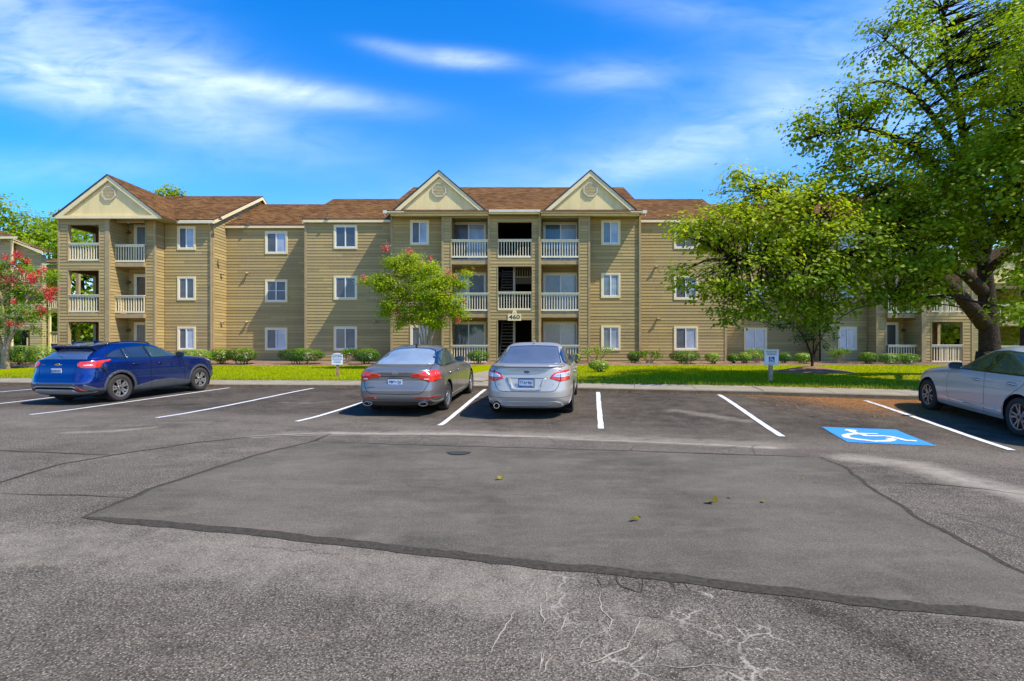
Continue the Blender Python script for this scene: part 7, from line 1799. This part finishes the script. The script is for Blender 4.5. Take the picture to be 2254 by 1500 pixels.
n=9000; X=np.concatenate([rng.uniform(5.2,14,6500),rng.uniform(-20,6,2500)]); kY=np.interp(X,KX,KY); dd=np.where(X>5.2,np.abs(rng.normal(0,1.4,n)),np.abs(rng.normal(0,.10,n))); Y=kY-.01-dd
ok=(Y>5); X=X[ok];Y=Y[ok]; n=len(X)
Z=np.array([CZ-asph_h(float(a),float(b)) for a,b in zip(X,Y)])+.012+rng.uniform(0,.02,n); P=np.stack([X,Y,Z],1); az=rng.uniform(0,6.28,n); ln=rng.uniform(.03,.08,n)[:,None]
d=np.stack([np.cos(az),np.sin(az),rng.normal(0,.1,n)],1)*ln; s_=np.stack([-np.sin(az),np.cos(az),np.zeros(n)],1)*.0028
V=np.stack([P-d-s_,P-d+s_,P+d+s_,P+d-s_],1)
NEED=leafmat('pine_needle',(.16,.06,.02),(.34,.15,.05),(.50,.28,.12),.1)
o=leaf_object('pine_needles',[(V,rng.uniform(0,1,n))],NEED); setp(o,label='rusty fallen pine needles gathered along the kerb',cat='pine needles',kind='stuff')
LITTER=leafmat('litter_leaf',(.10,.07,.02),(.24,.20,.02),(.34,.34,.03),.2)
for i,(px,py,sz,lab) in enumerate([(1100,1057,.07,'green fallen leaf on the asphalt patch, directly before the silver saloon'),(1567,1108,.085,'yellow-green fallen leaf right of the middle of the asphalt patch'),(1400,1147,.06,'curled dark green leaf nearest the cracked asphalt'),(1607,1098,.05,'tiny fallen leaf beside the yellow-green one'),(1798,1064,.055,'brownish leaf near the right seam of the patch'),(1768,1058,.04,'speck of a leaf left of the brownish leaf'),(1680,1108,.05,'small pale leaf between the yellow-green leaf and the right seam')]):
    x,y,z=pixa(px,py); p=np.array([[x,y,z+.022],[x+sz*.5,y+.02,z+.025],[x-.03,y-sz*.3,z+.024]])[:1 if sz<.06 else 3]
    o=leaf_object('fallen_leaf',[leaves(p,sz,np.array([.5,.35,.2])[:len(p)],4,True,i+3,.7)],LITTER); setp(o,label=lab,cat='leaf',group='fallen leaves on the asphalt')
x,y,_=pixa(1010,999); 
HOLE=simple('damp_hole',(.045,.042,.028),.6,var=.3,vscale=20)
o=fillpoly('pothole',[(x+.16*math.cos(a)*(1+.2*math.sin(3*a)),y+.13*math.sin(a)) for a in np.linspace(0,6.28,16)[:-1]],HOLE,.014,.05,.01,world=True); setp(o,kind='structure')

# ---------------------------------------------------------------- lawn signs
def tl_(o,root,x,z,y=-.014): o.location=(x,y,z); o.rotation_euler=(R(90),0,0)
def lawn_notice():
    Y=20.4; x=wx(742.5,Y); z=gz(x,Y); root=empty('lawn_sign',(x,Y,z),label='small white notice board with arched top on a brown post, left of the grey saloon',cat='sign')
    zt=wz(777.5,Y)-z; zb=wz(803,Y)-z; w=.205
    mb=MB(); mb.box(-.045,.045,.0,.08,-.1,zb+.25); mb.build('post',WOODP,root)
    mb=MB(); hh=zt-zb; P=[(-w,zb),(w,zb),(w,zt-.06)]+[(w*.85*math.cos(a),zt-.07+.07*math.sin(a)) for a in np.linspace(.2,math.pi-.2,9)]+[(-w,zt-.06)]; mb.prism(P,'y',-.02,-.002); mb.build('board',WHITEP,root)
    for k,(s,sz) in enumerate((('PATROLLED BY',.052),('SECURITY SERVICE',.046),('RESIDENT PARKING ONLY',.030),('VEHICLES TOWED AT OWNER',.026),('EXPENSE 24 HOURS',.030),('NO TRESPASSING',.034))):
        t=link('lettering',text_mesh(s,sz,BLKB,.001,bold=.001),root); tl_(t,root,0,zt-.075-.055*k,-.022)
BLKB=simple('navy_lettering',(.02,.03,.07),.5,var=0)
lawn_notice()
def reserved():
    Y=16.9; x=wx(1698,Y); z=gz(x,Y); root=empty('lawn_sign',(x,Y,z),label='white reserved parking sign with a blue wheelchair symbol on a wooden post by the walk',cat='sign')
    zt=wz(769.5,Y)-z; zb=wz(804,Y)-z; w=.225
    mb=MB(); mb.box(-.06,.05,.0,.09,-.1,zb+.3); mb.build('post',simple('pale_wood_post',(.44,.32,.20),.8,var=.2,vscale=12),root)
    mb=MB(); mb.box(-w,w,-.018,-.003,zb,zt); o=mb.build('board',WHITEP,root)
    GRN=simple('green_border',(.12,.22,.18),.5,var=0); mb=MB(); q=.012
    for b in ((-w+q,w-q,zt-q-.006,zt-q),(-w+q,w-q,zb+q,zb+q+.006)): mb.box(b[0],b[1],-.0195,-.018,b[2],b[3])
    for b in ((-w+q,-w+q+.006),(w-q-.006,w-q)): mb.box(b[0],b[1],-.0195,-.018,zb+q,zt-q)
    mb.build('border',GRN,root)
    for s,sz,zz in (('RESERVED',.088,zt-.075),('PARKING',.088,zt-.155)):
        t=link('lettering',text_mesh(s,sz,BLKB,.001,sx=.86,bold=.001),root); tl_(t,root,0,zz,-.02)
    for s,sz,zz in (('VAN ACCESSIBLE PERMIT',.026,zb+.065),('PARKING ONLY',.026,zb+.035)):
        t=link('lettering',text_mesh(s,sz,GRN,.001),root); tl_(t,root,0,zz,-.02)
    bz=zb+.095; mb=MB(); mb.box(-.09,.09,-.021,-.018,bz,bz+.165); mb.build('blue_panel',simple('sign_blue',(.01,.05,.42),.4,var=0),root)
    mb=MB(); y=-.024
    def B_(p,q,w_): mb.bar((p[0],y,bz+p[1]),(q[0],y,bz+q[1]),w_,.003,0,(0,1,0))
    mb.tube([(-.025,y+.002,bz+.147),(-.025,y-.002,bz+.147)],.013,12)
    B_((-.022,.13),(-.016,.075),.018); B_((-.02,.105),(.022,.105),.012); B_((-.016,.075),(.03,.075),.016); B_((.03,.078),(.05,.03),.016); B_((.045,.03),(.07,.04),.014)
    pr=None
    for a in np.linspace(R(110),R(345),14):
        q=(-.012+.047*math.cos(a),.058+.045*math.sin(a))
        if pr: B_(pr,q,.014)
        pr=q
    mb.build('wheelchair_symbol',WHITEP,root)
reserved()
